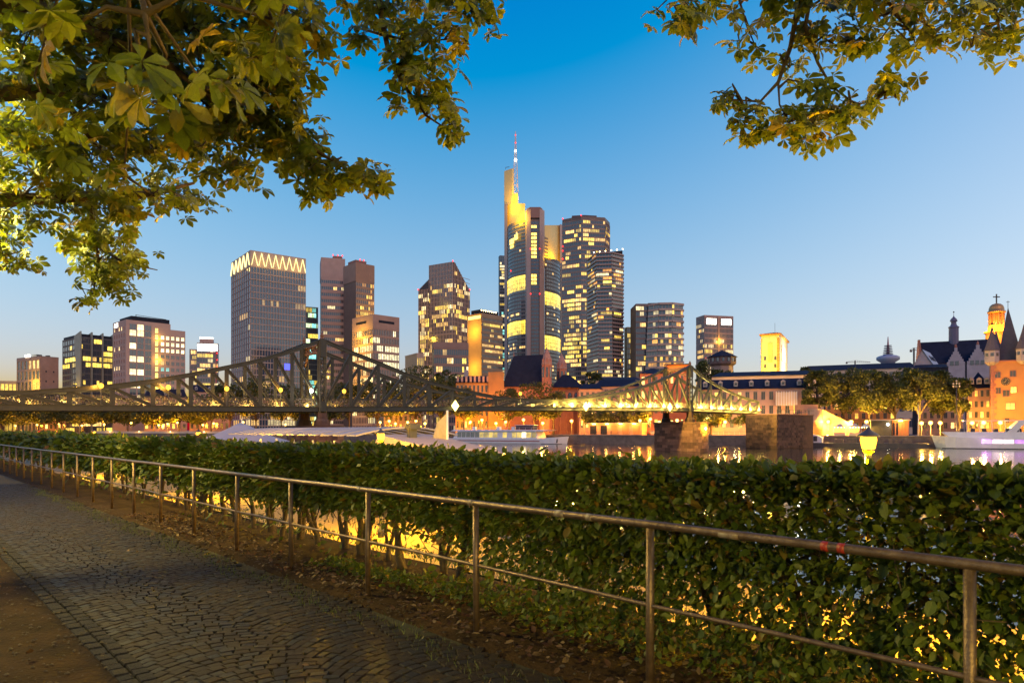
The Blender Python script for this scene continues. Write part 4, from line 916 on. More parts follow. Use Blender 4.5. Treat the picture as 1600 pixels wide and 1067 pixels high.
# 5 tower with the zigzag crown
o, W, D, H = tower('zigzag_tower', 'dark blue glass tower with pale mullions and a glowing zigzag crown', 362, 391.5, 477.5, 392, 560, 38, (.36, .28, .25), (dict(nx=20, nz=26, pier=.17, span=.14, depth=.5, rule=litrule(21, .01, {1: .75, 2: .6, 8: .35, 20: .3, 3: .15}, full=0, tints=(T_WHT, T_WARM))), dict(nx=9, nz=26, pier=.2, span=.14, depth=.5, rule=litrule(22, .015, {1: .5, 2: .6, 8: .4, 18: .3}, full=0, tints=(T_WHT, T_WARM)))), crown=12.5, glass=pane_mat('blue_glass', (.035, .06, .1), .08, 1.0), kcol=(.03, .045, .07))
b = MB(); nz_ = 8
for q in range(nz_):
    x0 = W * q / nz_ + .6; x1 = W * (q + .5) / nz_; x2 = W * (q + 1) / nz_ - .3
    b.bar((x0, -.9, H - 11.6), (x1, -.9, H - .8), .5, .3); b.bar((x1, -.9, H - .8), (x2, -.9, H - 11.6), .75, .3)
for q in range(5):
    y0, y1, y2 = D * q / 5 + .6, D * (q + .5) / 5, D * (q + 1) / 5 - .4
    b.bar((-.9, y0, H - 11.6), (-.9, y1, H - .8), .75, .3); b.bar((-.9, y1, H - .8), (-.9, y2, H - 11.6), .75, .3)
b.build('zigzag_light', M['led'], o)
for q in range(3): lamp('lamp_light', (W * (.17 + .33 * q), -7, H - 9), (1, .62, .14), 1900, 2, o)
lamp('lamp_light', (-7, D * .5, H - 9), (1, .62, .14), 1900, 2, o)
MB().box(W * .60, W * .70, -.75, -.6, H * .355, H * .39).build('blue_screen', M['blueglow'], o)
for j in range(1, 9):
    MB().box(-.75, W + .1, -.75, -.5, (H - 12.5) * j / 8.67 - .3, (H - 12.5) * j / 8.67 + .3).build('floor_band', mat('band_stone', (.4, .31, .27), .8) if j == 1 else bpy.data.materials['band_stone'], o)
# 6 green glass tower behind
o, W, D, H = tower('green_glass_tower', 'slim teal glass tower glowing between the zigzag tower and the slab tower', 470, 478, 497, 480, 680, 25, (.16, .2, .18), (dict(nx=6, nz=24, pier=.08, span=.2, rule=litrule(25, .3, full=.1, tints=(T_TEAL, T_YEL, (.7, .95, .5)))), None))
# 7 slab tower of two volumes
o, W, D, H = tower('concrete_slab_tower', 'tall rosy concrete tower with rows of small windows beside a brown wing', 500, 502, 539, 403, 640, 18, (.42, .31, .27), (dict(nx=12, nz=24, pier=.2, span=.52, depth=.4, rule=litrule(31, .05, {14: .5, 22: .3, 3: .3, 1: .4}, full=0)), None), crown=19)
b = MB()
for q in range(14): b.box(W * q / 13 - .12, W * q / 13 + .12, -.55, -.36, H - 19, H)
b.build('crown_rib', bpy.data.materials['concrete_slab_tower_wall'], o, kind='stuff')
MB().box(W * .5, W * .9, 3, D - 2, H + .6, H + 3.5).build('roof_storey', mat('roof_brown', (.25, .13, .1), .8), o)
for q in range(3): beacon(o, W * (.5 + .2 * q), 3, H + 3.5)
o2, W, D, H = tower('brown_wing_tower', 'dark brown tower wing with golden window rows beside the concrete slab tower', 537, 556, 584.5, 411, 610, 42, (.3, .19, .14), (dict(nx=9, nz=26, pier=.3, span=.4, depth=.4, rule=litrule(33, .12, {19: .9, 22: .3, 20: .5}, full=0, tints=(T_YEL, T_ORG))), None), crown=16)
b = MB()
for q in range(10): b.box(W * q / 9 - .15, W * q / 9 + .15, -.55, -.36, H - 16, H)
b.build('crown_rib', bpy.data.materials['brown_wing_tower_wall'], o2, kind='stuff')
MB().box(2, W * .7, 4, D * .8, H + .6, H + 4).build('roof_storey', bpy.data.materials['roof_brown'], o2)
for q in range(2): beacon(o2, W * (.35 + .2 * q), 4, H + 4)
lamp('lamp_light', (W * .5, -6, H * .62), YEL, 30000, 2, o2)
# 8 tan block
o, W, D, H = tower('tan_office_block', 'tan and terracotta office block with three bright storeys', 551, 583, 623.5, 492, 480, 44, (.4, .24, .17), (dict(nx=16, nz=13, pier=.3, span=.3, rule=litrule(41, .1, {10: 1, 9: 1, 8: 1, 11: .1, 12: .1, 6: .4, 5: .4}, full=0, tints=((1, .9, .5),), lo=.9, hi=1.5, runs=False)), dict(nx=13, nz=13, pier=.3, span=.3, rule=litrule(42, .15, {10: 1, 9: 1, 8: 1, 6: .6, 5: .5, 12: .1}, full=0, tints=((1, .85, .35),), lo=.9, hi=1.6, runs=False))), crown=9)
for (a, c_, f) in ((.2, .8, 'f'), (.3, .8, 'l')):
    if f == 'f': MB().box(W * a, W * c_, -.42, -.37, H - 5, H - 3.2).build('louvre', M['slate'], o)
    else: MB().box(-.42, -.37, D * a, D * c_, H - 5, H - 3.2).build('louvre', M['slate'], o)
lamp('lamp_light', (-9, D * .6, 30), YEL, 26000, 2, o); lamp('lamp_light', (-9, D * .5, H - 16), YEL, 22000, 2, o)
# small pale block
o, W, D, H = tower('pale_block', 'small pale block at the foot of the chamfered tower', 633, 651, 662, 553, 430, 30, (.5, .36, .26), (dict(nx=4, nz=5, pier=.5, span=.5, rule=litrule(44, .3)), None))
# 9 chamfered tower
X, W, D = corner(653.5, 707.5, 733.8, 620, 58); H = ZZ(409, 620); Hs = ZZ(446, 620)
o = thing('chamfered_tower', 'tower of dark vertical strips with chamfered sloping shoulders and scattered lit floors', 'tower', (X, 620, 0), R(58), 'towers of the bank district')
y1 = D * .68
b = MB(); b.box(0, W * .12, 0, y1, 0, H)
b.poly([(W * .12, 0, 0), (W, 0, 0), (W, y1, 0), (W * .12, y1, 0), (W * .12, 0, H), (W, 0, Hs), (W, y1, Hs), (W * .12, y1, H)], [(0, 1, 5, 4), (1, 2, 6, 5), (2, 3, 7, 6), (4, 5, 6, 7), (3, 0, 4, 7)])
b.poly([(0.4, y1, 0), (W, y1, 0), (W, D, 0), (.4, D, 0), (.4, y1, Hs + 9), (W, y1, Hs + 9), (W, D, Hs), (.4, D, Hs)], [(3, 0, 4, 7), (2, 3, 7, 6), (4, 5, 6, 7)])
b.build('body', mat('strip_core', (.045, .04, .045), .4, scale=.2), o)
fr, gl = MB(), MB(); cw_ = mat('strip_stone', (.42, .3, .25), .8, scale=.2)
slope = lambda u: H if u < .12 else H + (Hs - H) * (u - .12) / .88
facade(fr, gl, (0, 0), (W, 0), 0, H, 12, 40, pier=.28, span=.1, depth=.35, rule=litrule(51, .2, {33: .9, 32: .6, 27: .8, 20: .5, 19: .7, 14: .6, 13: .4, 11: .4}, full=.1), ztop=slope)
facade(fr, gl, (0, y1), (0, 0), 0, H, 16, 40, pier=.3, span=.1, depth=.35, rule=litrule(52, .14, {33: .7, 29: .9, 27: .7, 25: .5, 19: .8, 16: .4, 13: .5, 11: .8, 10: .9, 38: 0, 37: 0, 36: 0, 35: 0, 39: 0}, full=.05))
facade(fr, gl, (.4, D), (.4, y1), 0, Hs, 7, 34, pier=.3, span=.1, depth=.35, rule=litrule(53, .25, {31: .6, 28: .8, 26: .8}, full=.1))
fr.build('facade_grid', cw_, o, kind='stuff'); gl.build('glazing', M['fglass'], o, kind='stuff')
MB().poly([(.2, y1 + .1, Hs + 9.2), (.2, D + .1, Hs + .2), (W * .4, D + .1, Hs + .2), (W * .4, y1 + .1, Hs + 9.2)], [(0, 1, 2, 3), (3, 2, 1, 0)]).build('shoulder_glazing', mat('pale_roof', (.75, .75, .75), .3), o)
for q in (3, 4): MB().box(-.5, W * .12, -.5, y1, H * q / 8 + 12, H * q / 8 + 12.6).build('floor_band', cw_, o)
beacon(o, 0, 0, H); beacon(o, W, 0, Hs); beacon(o, 0, D, Hs)
# 10 block in front
o, W, D, H = tower('brown_block', 'squat brown office block in front of the chamfered tower', 670, 678, 732, 536, 430, 9, (.27, .17, .13), (dict(nx=16, nz=10, pier=.18, span=.35, rule=litrule(55, .15, {6: .9, 5: .4, 8: .3, 2: .5}, full=0)), None), crown=3)
# 11 brown slab with lit gable
o, W, D, H = tower('gabled_slab_tower', 'brown slab tower with plain amber end wall and thin lit floors', 731, 753, 785, 490, 560, 47, (.32, .22, .13), (dict(nx=16, nz=22, pier=.04, span=.5, depth=.4, rule=litrule(61, .12, {20: .9, 16: .9, 15: .9, 13: .8, 18: .4}, full=.05, tints=(T_YEL, T_WARM))), None), crown=2)
MB().box(-.5, 0, 0, D, 0, H + .3).build('end_wall', mat('end_wall_brown', (.36, .2, .09), .8, scale=.1), o)
MB().box(-.7, -.5, 1, D - 1, H - 3.8, H - 1.2).build('sign_band', glow('sign_amber', (1, .7, .15), 3.0), o)
MB().box(1, W - 3, 2, D - 3, H + .6, H + 4).build('roof_storey', M['slate'], o)
lamp('lamp_light', (-9, D * .5, H - 14), YEL, 22000, 2, o); lamp('lamp_light', (-9, D * .5, H - 45), YEL, 18000, 2, o)
for q in range(8): MB().box(1 + (W - 5) * q / 8, 1.8 + (W - 5) * q / 8, 1.8, 2.0, H + 2.8, H + 3.6).build('roof_lamp', M['warm'], o)
# 12 slim tower edge
o, W, D, H = tower('slim_glass_tower', 'sliver of a glass tower with stacked lit balconies behind the yellow-crowned tower', 779, 781, 800, 400, 800, 12, (.2, .22, .24), (dict(nx=7, nz=60, pier=.06, span=.3, rule=litrule(65, .5, full=.2, tints=(T_YEL, T_WHT, T_TEAL))), None))
# 13 the tall yellow-crowned tower
YC = 680; k = YC / FP
o = thing('yellow_crowned_tower', 'tallest tower with yellow floodlit crown, antenna mast and glowing sky gardens', 'tower', (*XY(836, YC), 0), 0, 'towers of the bank district')
M['cstone'] = mat('pale_panel', (.44, .33, .28), .6, scale=.08, var=.08)
M['cdark'] = mat('dark_panel', (.16, .13, .12), .5, scale=.1)
M['crown'] = mat('crown_panel', (.75, .6, .25), .6, scale=.05, var=.06)
Hc = lambda py: ZZ(py, YC)
def cpx(px, y=0.0): return (px - 800) / FP * (YC + y) - (836 - 800) / FP * YC
def HcY(py, y): return ZZ(py, YC + y)
# corner columns
MB().prism([(cpx(821), 3), (cpx(823), 0), (cpx(829), -2), (cpx(829), 8), (cpx(822), 8)], 0, Hc(328)).build('corner_column', M['cstone'], o)
MB().prism([(cpx(843), -2), (cpx(848), 0), (cpx(851), 3), (cpx(850), 8), (cpx(843), 8)], 0, Hc(328)).build('corner_column', M['cstone'], o)
MB().prism([(cpx(829), .5), (cpx(843), .5), (cpx(843), 14), (cpx(829), 14)], 0, Hc(325)).build('lift_shaft', M['cdark'], o)
MB().prism([(cpx(828), -1.6), (cpx(844), -1.6), (cpx(848), 4), (cpx(846), 14), (cpx(826), 14), (cpx(823), 4)], Hc(341), Hc(324.5)).build('shaft_cap', mat('brown_cap', (.3, .17, .13), .7), o)
gl = MB(); r6 = random.Random(71); fh = 3.75; nfl = int(Hc(345) / fh)
for j in range(nfl):
    py = HOR - (j * fh - EYE) / k
    lit = (1.9 if (354 < py < 360) or (367 < py < 405) or (428 < py < 447) else 0)
    if 447 < py < 455: lit = .0
    for (a, c_) in ((830.2, 833), (833.6, 838.4), (839, 841.8)):
        L_ = lit if a in (833.6,) or (lit and 830 < a < 834) else 0
        gl.face([(cpx(a), .44, j * fh + .5), (cpx(c_), .44, j * fh + .5), (cpx(c_), .44, j * fh + 3.1), (cpx(a), .44, j * fh + 3.1)], 0, L_ * r6.uniform(.7, 1.1), T_YEL)
gl.build('glazing', M['fglass'], o, kind='stuff')
def curved(a, b_, bulge, n):
    a, b_ = Vector((*a, 0)), Vector((*b_, 0)); d = b_ - a; nn = Vector((d.y, -d.x, 0)).normalized()
    return [tuple((a + d * (q / n) + nn * bulge * math.sin(math.pi * q / n))[:2]) for q in range(n + 1)]
def cface(pts, ztopL, ztopR, gardens, seed, litrows):
    n = len(pts) - 1; r = random.Random(seed); gl, fr, core = MB(), MB(), MB()
    zt = [ztopL + (ztopR - ztopL) * q / n for q in range(n + 1)]
    for q in range(n):
        core.face([(*pts[q], 0), (*pts[q + 1], 0), (*pts[q + 1], zt[q + 1]), (*pts[q], zt[q])])
    core.build('curved_wall', M['cdark'], o)
    nf = int(min(ztopL, ztopR) / fh)
    for j in range(nf):
        z = j * fh; ing = any(g0 < z + 1.8 < g1 for g0, g1 in gardens)
        if ing: continue
        for q in range(n):
            A, B = Vector((*pts[q], 0)), Vector((*pts[q + 1], 0)); d = B - A; nn = Vector((d.y, -d.x, 0)).normalized() * .15
            fr.hexa([A + Vector((0, 0, z)), A + nn * 2 + Vector((0, 0, z)), B + nn * 2 + Vector((0, 0, z)), B + Vector((0, 0, z)), A + Vector((0, 0, z + 1.3)), A + nn * 2 + Vector((0, 0, z + 1.3)), B + nn * 2 + Vector((0, 0, z + 1.3)), B + Vector((0, 0, z + 1.3))])
            for e in range(2):
                a0, a1 = A + d * (e * .5 + .04) + nn, A + d * (e * .5 + .46) + nn
                p = litrows.get(j, .04); L_ = r.uniform(.5, 1.4) if r.random() < p else 0
                gl.face([a0 + Vector((0, 0, z + 1.35)), a1 + Vector((0, 0, z + 1.35)), a1 + Vector((0, 0, z + 3.4)), a0 + Vector((0, 0, z + 3.4))], 0, L_, T_WARM)
    fr.build('facade_grid', mat('grey_panel', (.2, .17, .16), .5, scale=.1), o, kind='stuff'); gl.build('glazing', M['fglass'], o, kind='stuff')
    for g0, g1 in gardens:
        b = MB(); rows = 4
        for q in range(n):
            A, B = Vector((*pts[q], 0)), Vector((*pts[q + 1], 0)); d = B - A; nn = Vector((d.y, -d.x, 0)).normalized() * .12
            for e in range(2):
                for w_ in range(rows):
                    za, zb = g0 + (g1 - g0) * w_ / rows + .15, g0 + (g1 - g0) * (w_ + 1) / rows - .12
                    a0, a1 = A + d * (e * .5 + .03) + nn, A + d * (e * .5 + .47) + nn
                    br = r.uniform(.8, 1.25) * (1.3 if w_ == rows - 1 else .9) * (.6 if w_ == 0 and r.random() < .5 else 1)
                    b.face([a0 + Vector((0, 0, za)), a1 + Vector((0, 0, za)), a1 + Vector((0, 0, zb)), a0 + Vector((0, 0, zb))], 0, br, (1, .68, .05))
        b.build('sky_garden', M['fglass'], o)
Lp = curved((cpx(793, 34), 34), (cpx(821, 3), 3), 4.0, 7); Rp = curved((cpx(851, 3), 3), (cpx(875.5, 36), 36), 4.0, 7)
cface(Lp, HcY(355, 34), HcY(344, 3), [(Hc(453), Hc(428)), (Hc(521), Hc(499))], 72, {int(Hc(540) / fh): .6, int(Hc(492) / fh): .4, int(Hc(560) / fh): .5})
cface(Rp, HcY(402, 3), HcY(411, 36), [(Hc(476), Hc(454)), (Hc(545), Hc(523))], 73, {int(Hc(510) / fh): .3})
gl = MB()
for (x0, x1, z0, z1) in ((.36, .6, 375, 366), (.62, .82, 371, 362), (.38, .58, 381, 376.5)):
    A, B = Vector((*Lp[0], 0)), Vector((*Lp[-1], 0)); d = B - A; nn = Vector((d.y, -d.x, 0)).normalized() * 4.9
    gl.face([A + d * x0 + nn + Vector((0, 0, Hc(z0))), A + d * x1 + nn + Vector((0, 0, Hc(z0))), A + d * x1 + nn + Vector((0, 0, Hc(z1))), A + d * x0 + nn + Vector((0, 0, Hc(z1)))], 0, 1.6, T_YEL)
gl.build('lit_bay', M['fglass'], o)
MB().prism([(cpx(788, 38), 38), (cpx(792.7, 33), 33), (cpx(794, 40), 40), (cpx(789, 44), 44)], 0, HcY(320, 38)).build('side_column', M['cstone'], o)
MB().prism([(cpx(875, 36), 36), (cpx(880, 40), 40), (cpx(879, 46), 46), (cpx(874, 42), 42)], 0, HcY(352, 40)).build('side_column', M['cstone'], o)
# crown walls
MB().prism([(cpx(792.5, 38), 38), (cpx(806, 22), 22), (cpx(820.5, 12), 12), (cpx(820.5, 30), 30), (cpx(800, 46), 46)], HcY(365, 30), [HcY(318, 38), HcY(318, 22), HcY(318, 12), HcY(318, 22), HcY(318, 38)]).build('crown_wall', M['crown'], o)
MB().prism([(cpx(787.8, 44), 44), (cpx(800, 36), 36), (cpx(803, 38), 38), (cpx(803, 50), 50), (cpx(790, 54), 54)], HcY(325, 40), HcY(265.5, 40)).build('crown_wall', M['crown'], o)
MB().prism([(cpx(803, 38), 38), (cpx(809.5, 36), 36), (cpx(809.5, 48), 48), (cpx(803, 50), 50)], HcY(325, 38), HcY(303, 38)).build('crown_wall', M['crown'], o)
MB().prism([(cpx(851, 14), 14), (cpx(860, 20), 20), (cpx(874.8, 42), 42), (cpx(868, 50), 50), (cpx(850, 30), 30)], HcY(415, 20), [HcY(352, 14), HcY(352, 20), HcY(352, 42), HcY(352, 42), HcY(352, 20)]).build('crown_wall', M['crown'], o)
b = MB()
for q in range(6): b.bar((cpx(851.5), 13.2, Hc(366 + 5.5 * q)), (cpx(859.5), 19, Hc(366 + 5.5 * q)), .3, 1.6)
b.build('crown_louvre', M['cdark'], o)
b = MB()
mx_, my_ = cpx(805.5, 40), 40
zs = [HcY(q_, 40) for q_ in (303, 290, 277, 264, 252, 240, 228, 217, 206)]; ws = [2.6, 2.4, 2.2, 1.9, 1.4, 1.0, .7, .45, .1]
legs = [(-1, -1), (1, -1), (1, 1), (-1, 1)]
for q in range(8):
    for (ax, ay), (bx, by) in zip(legs, legs[1:] + legs[:1]):
        p0, p1 = (mx_ + ax * ws[q], my_ + ay * ws[q], zs[q]), (mx_ + ax * ws[q + 1], my_ + ay * ws[q + 1], zs[q + 1])
        b.bar(p0, p1, .4, .4); b.bar(p0, (mx_ + bx * ws[q + 1], my_ + by * ws[q + 1], zs[q + 1]), .28, .28); b.bar(p0, (mx_ + bx * ws[q], my_ + by * ws[q], zs[q]), .28, .28)
mast = b.build('antenna_mast', mat('mast_paint', (.75, .6, .5), .5), o)
MB().bar((cpx(790, 44), 44, HcY(265, 44)), (cpx(790, 44), 44, HcY(262, 44)), .4, .4).bar((cpx(790, 44), 44, HcY(262, 44)), (cpx(796, 42), 42, HcY(261, 42)), .4, .4).build('roof_crane', M['pole'], o)
for zz, rr_ in ((HcY(250, 38), 1.5), (HcY(236, 38), 1.1)): MB().lathe([(.3, -rr_), (rr_, 0), (.3, rr_)], (mx_, my_ - 1.8, zz), 8).build('mast_lamp', M['whiteglow'], o)
for py in (212, 224): MB().lathe([(.2, -.6), (.6, 0), (.2, .6)], (mx_, my_ - 1.0, HcY(py, 40)), 8).build('beacon', M['redglow'], o)
for (px, y, py, pw) in ((802, 6, 345, 19000), (814, 0, 341, 15000), (796, 22, 322, 15000), (806, 26, 316, 13000), (868, 20, 408, 22000), (858, 8, 402, 11000), (805, 26, 300, 7000)):
    lamp('flood_light', (cpx(px, y), y, HcY(py, y)), (1, .52, .0), pw, 1.5, o)
for (px, py) in ((829, 391), (843, 391), (829, 461), (843, 461), (798, 417)): beacon(o, cpx(px), -2.6 if px > 800 else 20, Hc(py))
# 14 big faceted tower
YT = 640; kk = YT / FP; Ht = ZZ(343, YT)
o = thing('faceted_tower', 'wide faceted brown glass tower with many yellow lit floors', 'tower', (*XY(918, YT), 0), 0, 'towers of the bank district')
fx = lambda px: (px - 918) * kk
foot = [(fx(879.8), 10), (fx(908), 0), (fx(946), 4), (fx(957.5), 20), (fx(950), 44), (fx(885), 44)]
MB().prism(foot, 0, Ht + 3).build('body', mat('faceted_core', (.15, .11, .09), .5, scale=.1), o)
fr, gl = MB(), MB(); rows = {46: .8, 44: .9, 38: .95, 36: .5, 33: .45, 32: .2, 30: .98, 29: .98, 28: .7, 26: .6, 25: .5, 24: .3, 22: .98, 21: .98, 20: .98, 19: .9, 18: .6, 17: .7, 16: .5, 15: .6, 13: .4, 12: .6, 11: .3, 9: .4, 8: .5, 6: .5, 4: .6, 3: .5}
for q, (A, B) in enumerate(zip(foot[:3], foot[1:4])):
    Lq = math.dist(A, B); facade(fr, gl, A, B, 0, Ht, max(4, int(Lq / 1.7)), 49, pier=.14, span=.32, depth=.3, rule=litrule(80, .10, rows, full=0, tints=(T_YEL, T_WARM, T_YEL), lo=.5, hi=1.7))
fr.build('facade_grid', mat('faceted_frame', (.28, .2, .16), .6, scale=.1), o, kind='stuff'); gl.build('glazing', M['fglass'], o, kind='stuff')
MB().prism([(fx(895), 8), (fx(915), 6), (fx(934), 8), (fx(934), 26), (fx(895), 26)], Ht + 3, Ht + 6).build('roof_storey', mat('roof_dark', (.1, .06, .06), .7), o)
for px in (880.5, 908): beacon(o, fx(px), 10 if px < 900 else -.5, Ht + 3)
for py in (382, 389, 402): beacon(o, fx(880.2), 9, ZZ(py, YT))
# 15 curvy residential tower with balconies
def balcony_tower(name, label, Yq, px0, pts, ytop, nz, lean, colr, seed, rows, ytop2, nb=18):
    kq = Yq / FP; o = thing(name, label, 'tower', (*XY(px0, Yq), 0), 0, 'towers of the bank district'); q_ = lambda px: (px - px0) * kq
    H = ZZ(ytop, Yq); fh = H / nz; gl, fr = MB(), MB(); rl = litrule(seed, .08, rows, full=0, tints=(T_YEL, T_WHT, T_ORG)); body = MB()
    for j in range(nz + 1):
        u = j / nz; P_ = [((q_(px) + lean * (1 - u) * kq * le), dy) for px, dy, le in pts]
        z = j * fh
        if j < nz:
            body.prism([(p[0], p[1] + .5) for p in P_] , z, z + fh)
            for si, (A, B) in enumerate(zip(P_[:-2], P_[1:-1])):
                facade(fr, gl, (A[0], A[1] + .45), (B[0], B[1] + .45), z, z + fh, max(2, int(math.dist(A, B) / 2.0)), 1, pier=.1, span=0, depth=.1, rule=lambda i, jj, nx, nz_, J=j: rl(i, J, nx, nz_))
        for (A, B) in zip(P_[:-2], P_[1:-1]):
            Av, Bv = Vector((*A, z)), Vector((*B, z)); d = (Bv - Av).normalized(); n = Vector((d.y, -d.x, 0)) * .75; h = Vector((0, 0, fh * .33))
            fr.hexa([Av, Av + n, Bv + n, Bv, Av + h, Av + n + h, Bv + n + h, Bv + h])
    body.build('body', mat(name + '_core', (.12, .09, .08), .5, scale=.2), o); fr.build('balcony_bands', mat(name + '_band', colr, .7, scale=.2), o, kind='stuff'); gl.build('glazing', M['fglass'], o, kind='stuff')
    return o, q_, H, fh
o, q_, H, fh = balcony_tower('balcony_tower', 'slender residential tower of stacked balconies leaning beside the faceted tower', 520, 950, [(922.5, 22, 0), (932, 0, 1), (955, -2, .4), (975.5, 6, 0), (978, 30, 0), (924, 34, 0)], 397, 46, 6.5, (.34, .25, .21), 91, {41: .5, 40: .5, 39: .6, 38: .6, 30: .6, 18: .4, 15: .35, 14: .3}, 390)
MB().prism([(q_(924), 18), (q_(933), 1), (q_(975), 7), (q_(977), 26), (q_(926), 30)], H, [H + .5, H + .8, H + 4.5, H + 4.5, H + 3]).build('roof_storey', M['slate'], o)
for t_ in range(6): MB().lathe([(.1, 0), (.5, .4), (.1, .9)], (q_(928 + 9 * t_), 0, H + .8 + .5 * t_), 8).build('roof_lamp', M['warm'], o)
# 16 small lit tower
o, W, D, H = tower('amber_glass_tower', 'low amber glass tower between the balcony tower and the round tower', 976, 980, 1000, 512, 580, 15, (.2, .17, .1), (dict(nx=9, nz=20, pier=.08, span=.25, rule=litrule(95, .35, {18: .9}, full=.1, tints=(T_YEL, T_WARM))), None))
# 17 rounded balcony tower
o, q_, H, fh = balcony_tower('rounded_tower', 'broad residential tower with rounded pale balcony bands and a dark side wing', 500, 1040, [(1016.5, 6, 1), (1030, 0, .7), (1050, -1, .3), (1069.5, 4, 0), (1070.5, 30, 0), (1016, 34, 0)], 476, 22, -10, (.4, .3, .25), 97, {20: .35, 18: .3, 16: .4, 15: .3, 12: .3, 11: .6, 9: .4, 6: .4, 5: .3}, 470)
MB().box(q_(997), q_(1017.5), 9, 32, 0, ZZ(471, 500)).build('side_wing', mat('wing_dark', (.17, .12, .11), .6, scale=.2), o)
fr, gl = MB(), MB(); facade(fr, gl, (q_(997), 9), (q_(1016), 9), 0, ZZ(474, 500), 6, 23, pier=.1, span=.3, rule=litrule(98, .1, {11: .4, 13: .3}, full=0)); fr.build('wing_grid', bpy.data.materials['wing_dark'], o, kind='stuff'); gl.build('wing_glazing', M['fglass'], o, kind='stuff')
MB().prism([(q_(1017), 10), (q_(1048), 8), (q_(1057), 12), (q_(1057), 26), (q_(1017), 26)], H, H + 3).build('roof_storey', M['slate'], o)
for t_ in range(3): MB().lathe([(.1, 0), (.5, .4), (.1, .9)], (q_(1031 + 7 * t_), 7, H + 1.5), 8).build('roof_lamp', M['warm'], o)
# 18 twin portal tower
o, W, D, H = tower('portal_tower', 'reddish tower with two lit window panels split by a bright stair strip', 1088, 1100.5, 1145.5, 493, 800, 14, (.4, .26, .21), (dict(nx=22, nz=22, pier=.3, span=.3, depth=.5, rule=litrule(101, .25, {20: .0, 19: .0, 18: .0, 17: .3, 16: .4, 15: .6, 14: .3, 12: .3, 11: .7, 10: .9, 9: .6, 8: .7, 7: .4}, full=0, tints=(T_WHT, T_YEL))), dict(nx=6, nz=22, pier=.4, span=.4, rule=litrule(102, .2, {10: .8, 9: .6}, full=0))), crown=2)
for a_, c_ in ((.07, .40), (.58, .92)):
    b = MB()
    for q in range(7): b.box(W * (a_ + (c_ - a_) * (q + .12) / 7), W * (a_ + (c_ - a_) * (q + .88) / 7), -.8, -.6, H - 10, H - 3.4)
    b.build('lit_panel', M['whiteglow'], o)
MB().box(W * .46, W * .52, -.9, -.6, 0, H).build('stair_strip', mat('stair_strip_stone', (.5, .3, .2), .8), o)
for q in range(4): lamp('lamp_light', (W * .49, -4, 40 + 22 * q), YEL, 5000, 1, o)
beacon(o, W * .05, 0, H - 50)
# ------------------------------------------------------------------ old town along the far bank
M['rosy'] = mat('rosy_render', (.5, .3, .22), .85, scale=.3, var=.12); M['cream'] = mat('cream_render', (.62, .46, .32), .85, scale=.3, var=.1)
M['redstone'] = mat('red_sandstone', (.33, .12, .08), .85, scale=.5, col2=(.42, .18, .12), bump=.3, bscale=3)
M['ochre'] = mat('ochre_render', (.5, .23, .075), .85, scale=.25, var=.12)
M['palewall'] = mat('pale_gable', (.36, .32, .33), .85, scale=.4)
def roofmesh(x0, x1, y0, y1, z0, z1, axis='x', hip=0.0):
    b = MB()
    if axis == 'x':
        ym = (y0 + y1) / 2; pts = [(x0, y0, z0), (x1, y0, z0), (x1, y1, z0), (x0, y1, z0), (x0 + hip, ym, z1), (x1 - hip, ym, z1)]
        return b.poly(pts, [(0, 1, 5, 4), (1, 2, 5), (2, 3, 4, 5), (3, 0, 4), (3, 2, 1, 0)])
    xm = (x0 + x1) / 2; pts = [(x0, y0, z0), (x1, y0, z0), (x1, y1, z0), (x0, y1, z0), (xm, y0 + hip, z1), (xm, y1 - hip, z1)]
    return b.poly(pts, [(0, 1, 4), (1, 2, 5, 4), (2, 3, 5), (3, 0, 4, 5), (3, 2, 1, 0)])
def house(name, label, l, r, yeave, yridge, Y, th_, wall, D=12, nx=6, nz=3, roof='x', hip=2.0, lit=.2, seed=1, base=0, zlo=1.5, roofmat=None, group='houses along the far bank', dorm=0, cat='house'):
    th = -math.degrees(math.atan(((l + r) / 2 - 800) / FP)) * .92
    X0 = (l - 800) / FP * Y; kr = (r - 800) / FP; W = (kr * Y - X0) / (math.cos(R(th)) - kr * math.sin(R(th)))
    He, Hr = ZZ(yeave, Y), ZZ(yridge, Y)
    o = thing(name, label, cat, (X0, Y, base), R(th), group); rr = random.Random(seed)
    MB().box(0, W, 0, D, 0, He).build('wall', wall, o)
    rf = roofmesh(-.4, W + .4, -.5, D + .5, He, Hr, roof, hip).build('roof', roofmat or M['slate'], o)
    sp = []; fh = (He - zlo) / nz
    for j in range(nz):
        for i in range(nx):
            on = rr.random() < lit
            sp.append(('f', W * (i + .5) / nx, zlo + fh * (j + .5), min(1.3, W / nx * .45), fh * .55, rr.uniform(.8, 1.8) if on else 0, rr.choice((T_YEL, T_WARM, T_ORG)) if on else (1, 1, 1)))
    windows(o, sp)
    for q in range(dorm):
        x = W * (q + .5) / dorm; z = He + (Hr - He) * .25; yy = D * .5 * .25 - .5
        d = MB().box(x - .6, x + .6, yy - .7, yy + 2.5, z, z + 1.3).poly([(x - .75, yy - .8, z + 1.3), (x + .75, yy - .8, z + 1.3), (x, yy - .8, z + 1.9), (x - .75, yy + 3, z + 1.3), (x + .75, yy + 3, z + 1.3), (x, yy + 3, z + 1.9)], [(0, 1, 2), (0, 2, 5, 3), (1, 4, 5, 2)])
        do = d.build('dormer', M['palewall'], rf); MB().box(x - .4, x + .4, yy - .75, yy - .7, z + .3, z + 1.1).build('pane', M['fglass'], do)
    return o, W, D, He, Hr
